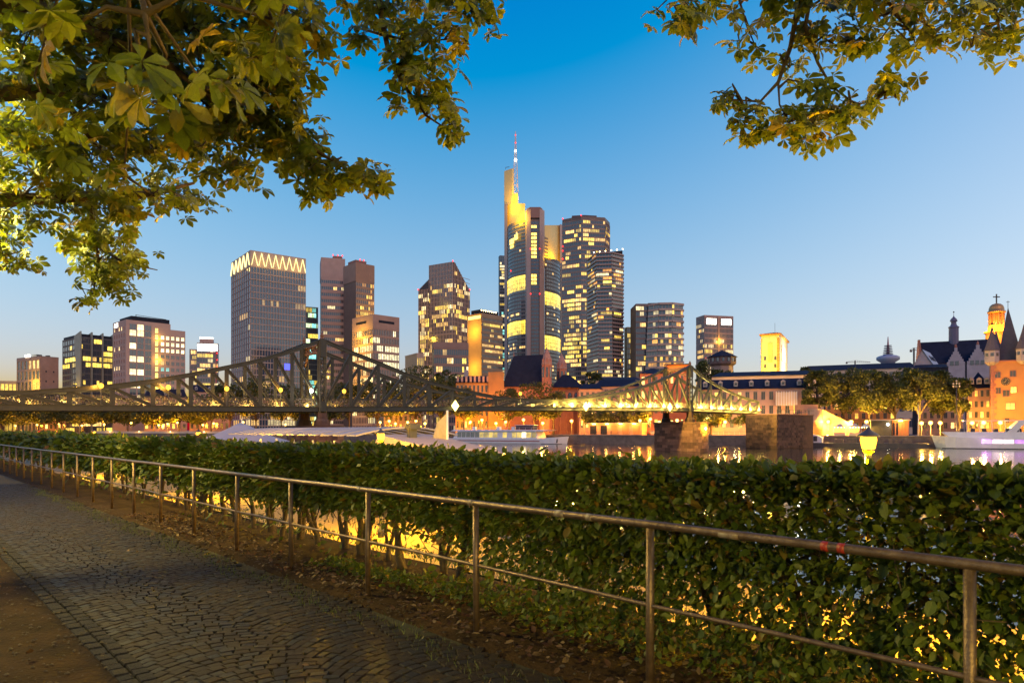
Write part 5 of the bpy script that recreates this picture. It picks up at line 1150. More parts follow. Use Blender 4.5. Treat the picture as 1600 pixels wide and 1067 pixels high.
# row behind the bridge's western half
for i, (l, r, ye, yr, Y, wl, lb) in enumerate(((-60, 60, 622, 612, 330, 'cream', 'cream riverside house lit from below at the bridge head'), (62, 118, 624, 612, 325, 'rosy', 'narrow rosy riverside house with a dark hipped roof'), (225, 292, 620, 606, 318, 'rosy', 'rosy riverside house with rows of small windows'), (296, 358, 612, 600, 310, 'rosy', 'rosy riverside house under a blue slate roof'), (600, 660, 622, 612, 285, 'cream', 'cream riverside house half hidden by trees'))):
    house('riverside_house', lb, l, r, ye, yr, fbank((l + r) / 2, 38).y, -6, M[wl], 12, 8, 4, lit=.25, seed=100 + i, dorm=3)
o, W, D, He, Hr = house('pale_mansard_house', 'ochre corner house with a dark mansard roof beside the church', 712, 776, 598, 585, 262, 4, M['ochre'], 14, 10, 4, 'x', 3, .12, 131)
MB().box(W - 3.2, W + 2.8, -1, 8, 0, ZZ(581, 262)).build('stair_bay', M['ochre'], o)
b = MB()
for q in range(9): b.box(W * (q + .25) / 9.6, W * (q + .75) / 9.6, -.75, 1, He + .3, He + 2.5)
b.build('dormer', M['rosy'], o); MB().box(W * .2, W * .3, 3, 5, Hr - .5, Hr + 2).build('chimney', M['palewall'], o)
# church with two pointed turrets
YX = 262; X0, _ = XY(790, YX)
o = thing('riverside_church', 'red sandstone church with a steep dark roof and two pointed stone turrets', 'church', (X0, YX, 0))
kx = YX / FP; cx = lambda px: (px - 790) * kx; cz = lambda py: ZZ(py, YX)
MB().box(cx(788), cx(850), 1, 17, 0, cz(604)).build('nave_wall', M['redstone'], o)
MB().poly([(cx(784), 0, cz(604)), (cx(851), 0, cz(604)), (cx(862), 18, cz(604)), (cx(784), 18, cz(604)), (cx(803), 9, cz(552)), (cx(850), 9, cz(550))], [(0, 1, 5, 4), (1, 2, 5), (2, 3, 4, 5), (3, 0, 4)]).build('nave_roof', M['slate'], o)
MB().lathe([(.25, 0), (.12, .6), (.05, 1.6)], (cx(803), 9, cz(552)), 6).build('finial', M['redstone'], o)
def turret(px0, px1, pyb, pye, pya, y, seed):
    c = (cx((px0 + px1) / 2), y); r_ = (px1 - px0) * kx / 2
    b = MB(); b.lathe([(r_, 0), (r_, cz(pye))], (*c, 0), 8, rot=R(22.5)); tw_ = b.build('turret', M['redstone'], o)
    b = MB(); b.lathe([(r_ * 1.08, cz(pye)), (r_ * 1.0, cz(pye) + (cz(pya) - cz(pye)) * .25), (r_ * .6, cz(pye) + (cz(pya) - cz(pye)) * .62), (.08, cz(pya))], (*c, 0), 8, rot=R(22.5)); sp_ = b.build('spire', mat('spire_stone', (.36, .2, .16), .85, scale=.6), tw_)
    for q in range(8):
        a = R(22.5) + q * math.pi / 4 + math.pi / 8; px_, py_ = c[0] + r_ * math.cos(a) * .95, c[1] + r_ * math.sin(a) * .95; z = cz(pye)
        t = Vector((-math.sin(a), math.cos(a), 0)) * r_ * .38
        MB().poly([(px_ - t.x, py_ - t.y, z), (px_ + t.x, py_ + t.y, z), (px_, py_, z + r_ * 1.3), (px_ - t.x + .1, py_ - t.y, z), (c[0] + (px_ - c[0]) * .5, c[1] + (py_ - c[1]) * .5, z + r_ * .9)], [(0, 1, 2), (1, 4, 2), (0, 2, 4)]).build('gablet', M['redstone'], tw_)
        MB().bar((px_ + (px_ - c[0]) * .02, py_ + (py_ - c[1]) * .02, z - r_ * 2.4), (px_ + (px_ - c[0]) * .02, py_ + (py_ - c[1]) * .02, z - r_ * .5), r_ * .36, .12, up=(math.cos(a), math.sin(a), 0)).build('lancet', M['fglass'], tw_)
    MB().bar((*c, cz(pya)), (*c, cz(pya) + 1.4), .12, .12).bar((c[0] - .4, c[1], cz(pya) + .9), (c[0] + .4, c[1], cz(pya) + .9), .12, .12).build('cross', M['pole'], tw_)
turret(846, 862, 605, 571, 543, -1.5, 1); turret(872, 889, 582, 573, 548, 10, 2)
MB().box(cx(862), cx(905), 2, 14, 0, cz(604)).build('choir_wall', M['redstone'], o)
roofmesh(cx(861), cx(913), 0, 16, cz(605), cz(583), 'x', 5).build('choir_roof', M['slate'], o)
for q, px in enumerate((870, 881, 891, 901)):
    x = cx(px); MB().box(x - .9, x + .9, 1.9, 2.0, cz(640), cz(618)).lathe([(.9, 0), (.6, .9), (.1, 1.3)], (x, 1.95, cz(618)), 8).build('arched_window', M['fglass'], o)
for px in (868, 876, 886, 896, 904): MB().box(cx(px) - .35, cx(px) + .35, 1.0, 2, 0, cz(612)).build('buttress', M['redstone'], o)
MB().box(cx(843), cx(858), -3.5, 1, 0, cz(640)).build('porch', M['redstone'], o)
lamp('lamp_light', (cx(852), -7, 4), SOD, 1500, .3, o); lamp('lamp_light', (cx(885), -6, 3), SOD, 900, .3, o)
# low dark roofs and the red building with the lit penthouse
house('market_house', 'low house with a wide blue roof behind the footbridge', 930, 1000, 604, 592, 250, 0, M['rosy'], 12, 6, 3, lit=.3, seed=140)
house('market_house', 'low brown house between the church choir and the footbridge', 905, 940, 608, 598, 245, 0, M['rosy'], 10, 4, 3, lit=.1, seed=141)
house('flat_roof_house', 'long low house with a lit eave strip below the towers', 915, 1000, 594, 588, 300, 0, M['cream'], 14, 10, 4, lit=.3, seed=142)
o, W, D, He, Hr = house('red_house', 'red brick house with amber windows rising behind the lit pylon', 1000, 1040, 584, 573, 232, 6, M['redstone'], 14, 4, 4, 'x', 4, .45, 143)
o, W, D, He, Hr = house('penthouse_block', 'brick block crowned by an orange glowing roof pavilion', 1038, 1078, 581, 580, 236, 4, M['redstone'], 14, 5, 4, lit=.25, seed=144)
MB().box(.5, W - .5, .5, D - 2, He + .3, ZZ(570.5, 236)).build('pavilion', M['ochre'], o); MB().box(0, W, -.3, D - 1.5, ZZ(570.5, 236), ZZ(569, 236)).build('pavilion_roof', M['slate'], o)
for q in range(3): lamp('lamp_light', (W * (.2 + .3 * q), -1.6, He + .4), (1, .25, .04), 500, .3, o)
# long blue-roofed range
o, W, D, He, Hr = house('long_blue_roof_house', 'long pink riverside house with a deep blue roof and small dormers', 1090, 1262, 609, 592, 212, -4, M['rosy'], 12, 14, 3, 'x', 0, .3, 145, dorm=7)
MB().box(W * .72, W * .9, -2.2, 0, He - 5.2, He - 1.2).build('balcony', M['cream'], o)
b = MB()
for q in range(9): b.box(W * .72 + W * .18 * q / 8 - .08, W * .72 + W * .18 * q / 8 + .08, -2.3, -2.2, He - 5.2, He - 1.0)
b.build('balcony_post', M['white'], o)
for q in range(4): lamp('lamp_light', (W * (.1 + .25 * q), -5, 5), (1, .6, .25), 1300, .3, o)
o, W, D, He, Hr = house('rear_blue_roof_house', 'rear range with a yellow wall strip above the blue roof', 1112, 1275, 589, 580, 250, -2, M['cream'], 14, 12, 3, 'x', 3, .2, 146)
for q in range(4): lamp('lamp_light', (W * (.15 + .25 * q), -4, He - 3.5), (1, .6, .2), 700, .3, o)
# old octagonal watch tower with a gallery
YO = 330; o = thing('gallery_tower', 'old stone tower with an overhanging gallery and dark pyramid roof', 'tower', (*XY(1128, YO), 0)); ko = YO / FP
MB().lathe([(5.0, 0), (5.0, ZZ(571, YO))], n=8, rot=R(22.5)).build('shaft', mat('tower_stone', (.28, .2, .17), .85, scale=.4), o)
MB().lathe([(5.4, ZZ(572, YO)), (6.6, ZZ(569, YO)), (6.6, ZZ(558, YO))], n=8, rot=R(22.5)).build('gallery', mat('gallery_wood', (.15, .1, .09), .85, scale=.6), o)
MB().lathe([(7.4, ZZ(558.5, YO)), (3.6, ZZ(552, YO)), (.2, ZZ(547.5, YO))], n=8, rot=R(22.5)).build('roof', M['slate'], o)
for q in range(16):
    a = R(22.5) + 2 * math.pi * (q + .5) / 16; MB().bar((6.3 * math.cos(a), 6.3 * math.sin(a), ZZ(566, YO)), (6.3 * math.cos(a), 6.3 * math.sin(a), ZZ(560.5, YO)), 1.0, .5, up=(math.cos(a), math.sin(a), 0)).build('window', M['fglass'], o)
# floodlit square tower
X, W, D = corner(1189.5, 1217.5, 1230.5, 330, 62); H = ZZ(523, 330)
o = thing('floodlit_square_tower', 'floodlit pale square tower with a low hipped roof', 'tower', (X, 330, 0), R(62))
M['pale'] = mat('pale_stone', (.66, .56, .4), .85, scale=.4, col2=(.55, .44, .3), bump=.3, bscale=2)
MB().box(0, W, 0, D, 0, H).build('body', M['pale'], o)
for (x, y) in ((0, 0), (0, D), (W, 0)):
    for q in range(int(H / 1.5)): MB().box(x - .16, x + (.9 if q % 2 else 1.5) * (1 if x < 1 else -1) if x < 1 else x + .16, y - .16, y + .16 if y > 1 else y + 1.0, q * 1.5, q * 1.5 + 1.38).build('quoin', M['ochre'], o) if x < 1 else None
MB().box(-.8, W + .8, -.8, D + .8, H, H + .7).build('cornice', M['ochre'], o)
MB().poly([(-1, -1, H + .7), (W + 1, -1, H + .7), (W + 1, D + 1, H + .7), (-1, D + 1, H + .7), (W / 2, D * .4, H + 3.6), (W / 2, D * .6, H + 3.6)], [(0, 1, 4), (1, 2, 5, 4), (2, 3, 5), (3, 0, 4, 5), (3, 2, 1, 0)]).build('roof', mat('brown_roof', (.14, .08, .05), .8), o)
MB().box(-.25, -.02, D * .36, D * .62, ZZ(565, 330), ZZ(534, 330)).build('blind_panel', mat('panel_frame', (.45, .33, .2), .8), o)
MB().box(W * .25, W * .7, -.25, -.02, ZZ(560, 330), ZZ(536, 330)).build('blind_panel', mat('panel_light', (.72, .62, .45), .8), o)
for q in (.22, .78):
    for py in (559, 571): MB().box(-.2, -.02, D * q - .5, D * q + .5, ZZ(py + 3, 330), ZZ(py - 3, 330)).build('slit_window', M['fglass'], o)
MB().bar((W / 2, D / 2, H + 3.4), (W / 2, D / 2, H + 8.5), .12, .12).build('flagpole', M['pole'], o)
for (x, y, z, p_) in ((-8, D * .5, 30, 12000), (-8, D * .5, 42, 9000), (W * .5, -6, 30, 20000), (W * .5, -6, 40, 12000)): lamp('flood_light', (x, y, z), (1, .56, .02) if x < 0 else (1, .8, .4), p_, .6, o)
MB().box(W + .1, W + 3, 2, D, 0, H - 6).build('stair_shaft', M['slate'], o)
# telecommunication tower far away
YE = 2600; o = thing('telecom_tower', 'far slender telecommunication tower with stacked platforms', 'tower', (*XY(1387.5, YE), 0))
ez = lambda py: ZZ(py, YE)
MB().lathe([(9, 0), (6, ez(575))], n=16).build('shaft', M['palewall'], o, True)
MB().lathe([(8, ez(575)), (26, ez(566)), (40, ez(562)), (40, ez(558)), (30, ez(556)), (8, ez(554))], n=20).build('pod', mat('pod_grey', (.3, .33, .42), .6), o, True)
MB().lathe([(6, ez(556)), (5, ez(545)), (3, ez(537)), (1.2, ez(526))], n=10).build('mast', mat('mast_red', (.35, .12, .12), .6), o, True)
for q in range(6): MB().lathe([(18 - q, ez(554 - q * 2.7)), (18 - q, ez(553.2 - q * 2.7))], n=14).build('platform', mat('platform_grey', (.2, .2, .25), .7) if q == 0 else bpy.data.materials['platform_grey'], o)
# construction cranes far off
for (px, py, Y, Lf, Lb, lb) in ((1428, 547, 700, 14, 4, 'far tower crane with a level jib left of the gabled roof'), (1336, 566, 900, 20, 12, 'far tower crane with a raised jib above the tree tops')):
    z = ZZ(py, Y); o = thing('tower_crane', lb.replace('left of', 'beside'), 'crane', (*XY(px, Y), 0), 0)
    MB().bar((0, 0, 0), (0, 0, z + 2), 1.3, 1.3).build('mast', M['pole'], o)
    b = MB(); tilt = 0 if Lf < 16 else 8
    b.bar((0, 0, z), (Lf, 0, z + tilt * .0), .8, .5).bar((0, 0, z + 2.5), (Lf, 0, z + .4), .3, .3).bar((0, 0, z + 2.5), (-Lb, 0, z + .4), .3, .3).bar((0, 0, z), (-Lb, 0, z), .8, .6)
    for q in range(8): b.bar((Lf * q / 8, 0, z), (Lf * (q + .5) / 8, 0, z + 1.8 * (1 - q / 8) + .3), .2, .2)
    b.build('jib', M['pole'], o); MB().box(-Lb, -Lb + 2, -.6, .6, z - 2, z).build('counterweight', M['stone'], o)
# stepped-gable hall with a turret
YR = 290; o = thing('stepped_gable_hall', 'long dark roof with stepped pale dormer gables and a slim lantern turret', 'hall', (*XY(1440, YR), 0), R(-26)); kr_ = YR / FP
rx = lambda px: (px - 1440) * kr_ * .83; rz = lambda py: ZZ(py, YR)
MB().box(rx(1440), rx(1560), 0, 20, 0, rz(568)).build('wall', M['palewall'], o)
roofmesh(rx(1440), rx(1562), -1, 21, rz(569), rz(531), 'x', 0).build('roof', M['slate'], o)
def stepped(x0, x1, y, z0, z1, n, m_, name, parent, d=.5):
    b = MB(); w = (x1 - x0) / 2; xm = (x0 + x1) / 2
    for q in range(n):
        ww = w * (1 - q / n); b.box(xm - ww, xm + ww, y, y + d, z0 + (z1 - z0) * q / n, z0 + (z1 - z0) * (q + 1) / n + (.0 if q < n - 1 else .6))
    return b.build(name, m_, parent)
b = MB()
for q in range(9):
    ww = 11.5 * (1 - q / 9); b.box(-.6, .3, 10 - ww, 10 + ww, rz(569) + (rz(527) - rz(569)) * q / 9, rz(569) + (rz(527) - rz(569)) * (q + 1) / 9)
b.build('end_gable', M['redstone'], o)
for (a_, c_, py, wn) in ((1479, 1507, 549, 2), (1510, 1543, 546, 3)):
    g = stepped(rx(a_), rx(c_), -3, rz(572), rz(py), 6, M['palewall'], 'dormer_gable', o, .6)
    MB().box(rx(a_), rx(c_), -2.9, 0, 0, rz(572)).build('front_bay', M['palewall'], o)
    roofmesh(rx(a_ + 2), rx(c_ - 2), -2.5, 9, rz(572), rz(py + 2), 'y', 0).build('dormer_roof', M['slate'], g)
    for q in range(wn): MB().box(rx(a_ + 5 + q * 8), rx(a_ + 10.5 + q * 8), -3.1, -3.0, rz(573.5), rz(567)).build('window', M['fglass'], g)
    MB().lathe([(.35, 0), (.5, .5), (.1, 1.6)], (rx((a_ + c_) / 2), -2.7, rz(py) + .6), 6).build('finial', M['redstone'], g)
MB().lathe([(1.9, rz(545)), (1.85, rz(511)), (2.05, rz(510.5)), (2.05, rz(509)), (1.3, rz(507)), (1.0, rz(504)), (1.0, rz(501)), (1.45, rz(500)), (1.2, rz(497)), (.5, rz(494)), (.12, rz(492)), (.05, rz(487))], (rx(1496.5), 10, 0), 10).build('lantern_turret', mat('turret_slate', (.12, .11, .17), .6), o)
MB().lathe([(.1, -.35), (.35, 0), (.1, .35)], (rx(1496.5), 10, rz(485.5)), 8).build('weather_vane', M['pole'], o)
# white gable house with skylights
o = thing('skylight_house', 'pale gabled house with a bright skylight on its slope', 'house', (*XY(1428, 250), 0), R(-24)); kq = 250 / FP * .84; hx = lambda px: (px - 1428) * kq; hz = lambda py: ZZ(py, 250)
MB().poly([(hx(1428), 0, 0), (hx(1458), 0, 0), (hx(1458), 0, hz(570)), (hx(1441), 0, hz(547)), (hx(1428), 0, hz(570)), (hx(1428) + 4, 14, 0), (hx(1458) + 4, 14, 0), (hx(1458) + 4, 14, hz(570)), (hx(1441) + 4, 14, hz(547)), (hx(1428) + 4, 14, hz(570))], [(0, 1, 2, 3, 4), (9, 8, 7, 6, 5), (1, 6, 7, 2), (0, 4, 9, 5)]).build('gable_wall', M['palewall'], o)
rf = MB().poly([(hx(1459), -.4, hz(571)), (hx(1441), -.4, hz(546.5)), (hx(1441) + 4.4, 14, hz(546.5)), (hx(1459) + 4.4, 14, hz(571)), (hx(1427), -.4, hz(571)), (hx(1427) + 4.4, 14, hz(571))], [(0, 3, 2, 1), (4, 1, 2, 5)]).build('roof', mat('pale_slate', (.3, .32, .4), .45), o)
for q in range(3):
    f0, f1 = .25 + q * .22, .4 + q * .22
    A_ = Vector((hx(1459), -.4, hz(571))); U = Vector((4.4, 14.4, 0)); V_ = Vector((hx(1441) - hx(1459), 0, hz(546.5) - hz(571))); nn = U.cross(V_).normalized() * -.15
    if nn.z < 0: nn = -nn
    MB().poly([A_ + U * f0 + V_ * .35 + nn, A_ + U * f1 + V_ * .35 + nn, A_ + U * f1 + V_ * .65 + nn, A_ + U * f0 + V_ * .65 + nn], [(0, 1, 2, 3)]).build('skylight', M['fglass'], rf)
MB().box(hx(1425), hx(1478), -6, -1, 0, hz(577)).poly([(hx(1424), -6.3, hz(577)), (hx(1479), -6.3, hz(577)), (hx(1476), -2, hz(571)), (hx(1428), -2, hz(571))], [(0, 1, 2, 3)]).build('front_range', M['slate'], o)
# domed bell tower
YD = 380; o = thing('domed_bell_tower', 'orange floodlit bell tower with an arcaded drum, copper dome and cross', 'church tower', (*XY(1557, YD), 0)); kd = YD / FP; dz = lambda py: ZZ(py, YD)
MB().lathe([(5.2, 0), (5.2, dz(521)), (6.0, dz(520)), (6.0, dz(518)), (4.2, dz(517.5)), (4.0, dz(508))], n=16).build('base', M['ochre'], o)
MB().lathe([(2.6, dz(508)), (2.6, dz(489))], n=12).build('core', M['ochre'], o)
for q in range(10):
    a = 2 * math.pi * q / 10; MB().lathe([(.55, 0), (.42, .3), (.42, dz(490) - dz(507)), (.6, dz(489) - dz(507))], (3.4 * math.cos(a), 3.4 * math.sin(a), dz(507)), 8).build('column', M['ochre'], o)
MB().lathe([(4.3, dz(489)), (4.3, dz(486.5)), (3.7, dz(486)), (3.6, dz(482)), (3.1, dz(478)), (2.1, dz(475.5)), (.3, dz(474)), (.15, dz(472))], n=20).build('dome', mat('copper_dome', (.5, .28, .1), .45, .3), o, True)
MB().bar((0, 0, dz(474)), (0, 0, dz(459.5)), .5, .5).bar((-1.8, 0, dz(464)), (1.8, 0, dz(464)), .5, .5).build('cross', M['pole'], o)
for q in range(5):
    a = -math.pi / 2 + (q - 2) * .8; lamp('flood_light', (3.9 * math.cos(a) * 1.7, 3.9 * math.sin(a) * 1.7, dz(516)), (1, .42, .03), 5200, .3, o)
    lamp('drum_light', (3.05 * math.cos(a), 3.05 * math.sin(a), dz(506)), (1, .7, .2), 130, .15, o)
lamp('flood_light', (-9, -9, dz(530)), (1, .42, .03), 22000, .5, o)
# clock tower
YK = 182; o = thing('clock_tower', 'orange lit stone clock tower with quoins, steep slate spire and corner turrets', 'tower', (*XY(1548.5, YK), 0), R(-33)); kt = YK / FP
tx = lambda px: (px - 1548.5) * kt * .80; tz = lambda py: ZZ(py, YK); Wt = tx(1611); Dt = 9.0
MB().box(0, Wt, 0, Dt, 0, tz(566)).build('wall', M['ochre'], o)
MB().box(-.25, Wt + .25, -.25, Dt + .25, tz(566), tz(564)).build('cornice', M['redstone'], o)
for q in range(25):
    z = q * (tz(567)) / 25; w_ = 1.15 if q % 2 else .65
    MB().box(-.1, w_, -.12, .3, z + .03, z + tz(567) / 25 - .03).build('quoin', M['redstone'], o); MB().box(Wt - w_, Wt + .1, -.12, .3, z + .03, z + tz(567) / 25 - .03).build('quoin', M['redstone'], o)
for (px, py, w_, h_, L_) in ((1559, 586, 1.2, 1.5, 0), (1583, 585, 1.2, 1.5, 0), (1560, 610.5, 1.1, 1.5, 0), (1584, 610, 1.2, 1.5, 1.4), (1572.5, 615, 1.4, 1.6, 0), (1579, 635, 1.9, 1.6, 1.0), (1574, 657, .9, 1.1, 0)):
    windows(o, [('f', tx(px), tz(py), w_, h_, L_, T_YEL if L_ else (1, 1, 1))], 0, M['redstone'])
ck = MB().lathe([(1.0, 0), (1.0, .12), (.9, .14)], n=24).build('clock', mat('clock_face', (.03, .03, .03), .5), o, loc=(tx(1571.5), -.02, tz(597)), rot=(math.pi / 2, 0, 0))
b = MB()
for q in range(12):
    a = 2 * math.pi * q / 12; b.bar((.66 * math.cos(a), .66 * math.sin(a), .16), (.86 * math.cos(a), .86 * math.sin(a), .16), .1, .03)
b.build('hour_mark', mat('gilt', (.8, .6, .25), .35, .6), ck); MB().bar((0, 0, .19), (.15, .62, .19), .09, .03).bar((0, 0, .2), (-.42, -.2, .2), .1, .03).build('clock_hand', bpy.data.materials['gilt'], ck)
MB().poly([(tx(1560), 1.2, tz(565)), (tx(1600), 1.2, tz(565)), (tx(1600), Dt - 1, tz(565)), (tx(1560), Dt - 1, tz(565)), (tx(1577), Dt / 2, tz(478))], [(0, 1, 4), (1, 2, 4), (2, 3, 4), (3, 0, 4)]).build('spire', mat('spire_slate', (.08, .07, .08), .8, scale=.8), o)
MB().bar((tx(1577), Dt / 2, tz(480)), (tx(1577), Dt / 2, tz(468)), .12, .12).bar((tx(1574), Dt / 2, tz(470)), (tx(1580), Dt / 2, tz(470)), .1, .1).build('weather_vane', M['pole'], o)
for (px, y) in ((1550, .6), (1559, Dt), (1600, .2), (1608, Dt)):
    c = (tx(px), y); sh = mat('turret_roof', (.12, .095, .1), .8) if px == 1550 else bpy.data.materials['turret_roof']
    t_ = MB().lathe([(.8, tz(571)), (1.75, tz(566)), (1.75, tz(547.5))], (*c, 0), 8, rot=R(22.5)).build('turret', M['palewall'] if px != 1559 else M['slate'], o)
    MB().lathe([(1.95, tz(548)), (1.2, tz(535)), (.5, tz(521)), (.06, tz(510))], (*c, 0), 8, rot=R(22.5)).build('turret_roof', sh, t_)
    for q in range(8):
        a = q * math.pi / 4; MB().bar((c[0] + 1.58 * math.cos(a), c[1] + 1.58 * math.sin(a), tz(557)), (c[0] + 1.58 * math.cos(a), c[1] + 1.58 * math.sin(a), tz(552)), .75, .2, up=(math.cos(a), math.sin(a), 0)).build('turret_window', M['fglass'], t_)
for (x, y, z, p_) in ((tx(1560), -6, 2, 450), (tx(1590), -6, 2, 450), (tx(1575), -10, 10, 2000)): lamp('flood_light', (x, y, z), (1, .3, .015), p_, .3, o)
# house next to the clock tower
o, W, D, He, Hr = house('corner_house', 'half-timbered corner house with a dark mansard roof beside the clock tower', 1512, 1548, 607, 580, 190, 4, M['rosy'], 10, 4, 4, 'x', 3, .4, 150, dorm=3)
lamp('flood_light', (W * .5, -4, 3), SOD, 700, .3, o)
house('corner_house', 'rosy house glimpsed behind the plane trees', 1440, 1505, 610, 590, 215, 0, M['rosy'], 10, 6, 4, lit=.3, seed=151)
o, W, D, He, Hr = house('arcade_house', 'low ochre arcade house behind the lit plane trees', 1290, 1400, 628, 612, 225, 0, M['ochre'], 10, 10, 3, lit=.4, seed=152)
house('roof_range', 'long dark roof behind the plane tree tops', 1255, 1432, 580, 570, 300, 0, M['cream'], 14, 12, 4, lit=.1, seed=153)

# ------------------------------------------------------------------ trees of the far bank
M['fleaf'] = leaf_mat('far_leaf', [(0.05, 0.065, 0.01), (0.075, 0.09, 0.014), (0.10, 0.11, 0.016), (0.065, 0.08, 0.012), (0.13, 0.12, 0.02)], 0.6, 0.25)
QV = [(-.5, -.32, 0), (.5, -.32, .08), (.6, .3, 0), (-.45, .34, -.06)]; QF = [(0, 1, 2, 3)]
def far_tree(name, label, px, pytop, pybot, wpx, loc, group, seed, n=2600, leaf=.55, ybase=0):
    r = np.random.default_rng(seed); rr = random.Random(seed); Y = loc[1]
    Hh = ZZ(pytop, Y) - ybase; zb = ZZ(pybot, Y) - ybase; rad = wpx / FP * Y / 2
    o = thing(name, label, 'tree', (loc[0], loc[1], ybase), rr.uniform(0, 6), group)
    b = MB(); cz_ = (Hh + zb) / 2; hz_ = (Hh - zb) / 2
    b.tube([(0, 0, -.2), (.05, .1, zb * .5), (rr.uniform(-.3, .3), rr.uniform(-.3, .3), zb), (rr.uniform(-.5, .5), 0, cz_)], [.42, .3, .24, .1], 8)
    cen = []
    for q in range(26):
        a = rr.uniform(0, 2 * math.pi); u = rr.uniform(-.95, .95); m_ = math.sqrt(max(0, 1 - u * u)) * rr.uniform(.45, 1)
        cen.append((rad * .8 * m_ * math.cos(a), rad * .8 * m_ * math.sin(a), cz_ + hz_ * .82 * u))
    for c in cen[:12]: b.tube([(0, 0, zb * .85), (c[0] * .4, c[1] * .4, zb + (c[2] - zb) * .55), c], [.16, .09, .03], 5)
    b.build('trunk', M['bark'], o, True)
    ci = r.integers(0, len(cen), n); cc = np.array(cen)[ci]; br = rad * r.uniform(.18, .36, len(cen))[ci]
    dv = r.normal(0, 1, (n, 3)); dv /= np.linalg.norm(dv, axis=1, keepdims=True); pos = cc + dv * (br * r.uniform(.35, 1, n) ** .6)[:, None] * np.array([1, 1, .75])
    scatter('crown', QV, QF, pos, frames(dv + r.normal(0, .7, (n, 3)), 1.0, r), r.uniform(.6, 1.3, n) * leaf, r.uniform(0, 1, n), M['fleaf'], o)
    return o
G1 = 'plane trees on the north quay'
for i, (px, top_, bot, w) in enumerate(((1277, 577, 640, 70), (1318, 573, 645, 78), (1358, 577, 645, 74), (1398, 570, 645, 80), (1436, 576, 645, 74), (1472, 580, 645, 72), (1500, 590, 648, 50))):
    f = fbank(px, 14 + (i % 2) * 6); far_tree('plane_tree', 'broad plane tree in the lamp-lit row before the gabled hall', px, top_, bot, w * 1.1, f, G1, 200 + i, 5600, .5)
G2 = 'trees behind the footbridge'
def tree_label(px):
    for lim, lb in ((335, 'low dark quay tree in the row before the rosy riverside houses'), (530, 'tall dark quay tree behind the pylon with red finials'), (600, 'dark quay tree in front of the tan terracotta office block'), (760, 'dark quay tree beside the ochre mansard house'), (880, 'leafy quay tree in front of the red sandstone church'), (1005, 'low quay tree beside the long orange pavilion'), (1170, 'low quay tree by the cafe railing near the floodlit pier')):
        if px < lim: return lb
    return 'quay tree before the long pink blue-roofed house'
for i, (px, top_, bot, w, back) in enumerate(((-20, 634, 660, 70, 14), (20, 636, 661, 60, 12), (58, 634, 660, 60, 20), (95, 636, 661, 60, 10), (130, 634, 661, 60, 14), (165, 636, 660, 60, 10), (200, 634, 660, 60, 18), (240, 636, 660, 60, 12), (280, 632, 660, 60, 14), (310, 634, 660, 50, 20), (330, 618, 655, 70, 20), (360, 596, 655, 70, 14), (400, 590, 655, 80, 20), (440, 600, 655, 70, 12), (470, 612, 655, 60, 22), (515, 610, 656, 60, 16), (545, 596, 655, 70, 12), (590, 588, 655, 74, 22), (650, 566, 652, 90, 30), (690, 590, 652, 70, 18), (620, 600, 655, 60, 12), (725, 606, 655, 60, 10), (795, 606, 655, 64, 14), (835, 597, 655, 80, 10), (865, 612, 655, 50, 16), (935, 640, 660, 70, 9), (990, 640, 660, 60, 14), (1110, 640, 662, 60, 10), (1150, 638, 660, 60, 14), (1215, 614, 650, 60, 26), (700, 575, 640, 60, 40))):
    f = fbank(px, back); far_tree('quay_tree', tree_label(px), px, top_, bot, w * 1.15, f, G2, 300 + i, 3000, .62 * f.y / 260)
for i, (px, top_, w, Y, lb) in enumerate(((925, 578, 44, 300, 'small dark tree at the foot of the balcony tower'), (1103, 562, 44, 270, 'dark tree in front of the gallery tower'), (1130, 572, 40, 270, 'bushy tree below the gallery tower roof'), (1255, 570, 30, 300, 'tree beside the floodlit square tower'))):
    far_tree('town_tree', lb, px, top_, top_ + 40, w, (*XY(px, Y), 0), None, 400 + i, 1400, .7)

# ------------------------------------------------------------------ lamps of the far quay
pm = MB().lathe([(.1, 0), (.1, .4), (.05, .5), (.045, 5.3)], n=8).mesh('pole', M['pole'], True)
gm = MB().lathe([(.06, 5.2), (.4, 5.4), (.5, 5.7), (.4, 6.0), (.05, 6.15)], n=12).mesh('globe', glow('far_globe', (1, .55, .1), 9), True)
def far_lamp(px, back, label, power=900, h=1.0, col=(1, .38, .02), group='street lamps along the far quay', light=True):
    f = fbank(px, back); o = thing('street_lamp', label, 'street lamp', f, 0, group)
    put('pole', pm, o, scale=(1, 1, h)); put('globe', gm, o, scale=(1, 1, 1), loc=(0, 0, 5.7 * h - 5.7))
    if light: lamp('lamp_light', (-.4, -.8, 5.6 * h), col, power, .35, o)
def lamp_label(px):
    for lim, lb in ((335, 'globe street lamp under the low trees by the rosy riverside houses'), (530, 'globe street lamp near the pylon with red finials'), (680, 'globe street lamp behind the roofed restaurant boat'), (880, 'globe street lamp behind the white excursion ship'), (1040, 'globe street lamp beside the long orange pavilion')):
        if px < lim: return lb
    return 'globe street lamp by the cafe railing near the floodlit pier'
for i, px in enumerate((24, 58, 92, 128, 163, 205, 248, 262, 277, 317, 334, 380, 446, 594, 608, 618, 637, 650, 664, 735, 753, 775, 790, 818, 848, 893, 913, 942, 1000, 1016, 1030, 1058, 1092, 1133, 1150)):
    far_lamp(px, 5 + (i * 7 % 5) * 3.0, lamp_label(px), 10500 if i % 2 == 0 else 7500, .72 + .1 * (i % 3), light=True)
LP = 'globe street lamp shining under the plane trees'
for i, px in enumerate((1294, 1330, 1354, 1368, 1378, 1440, 1454, 1469, 1519, 1537, 1563)): far_lamp(px, 6 + (i % 3) * 3, LP, 12000 if px < 1500 else 3200, .7 if i < 5 else .62, (1, .5, .06), 'street lamps under the plane trees')
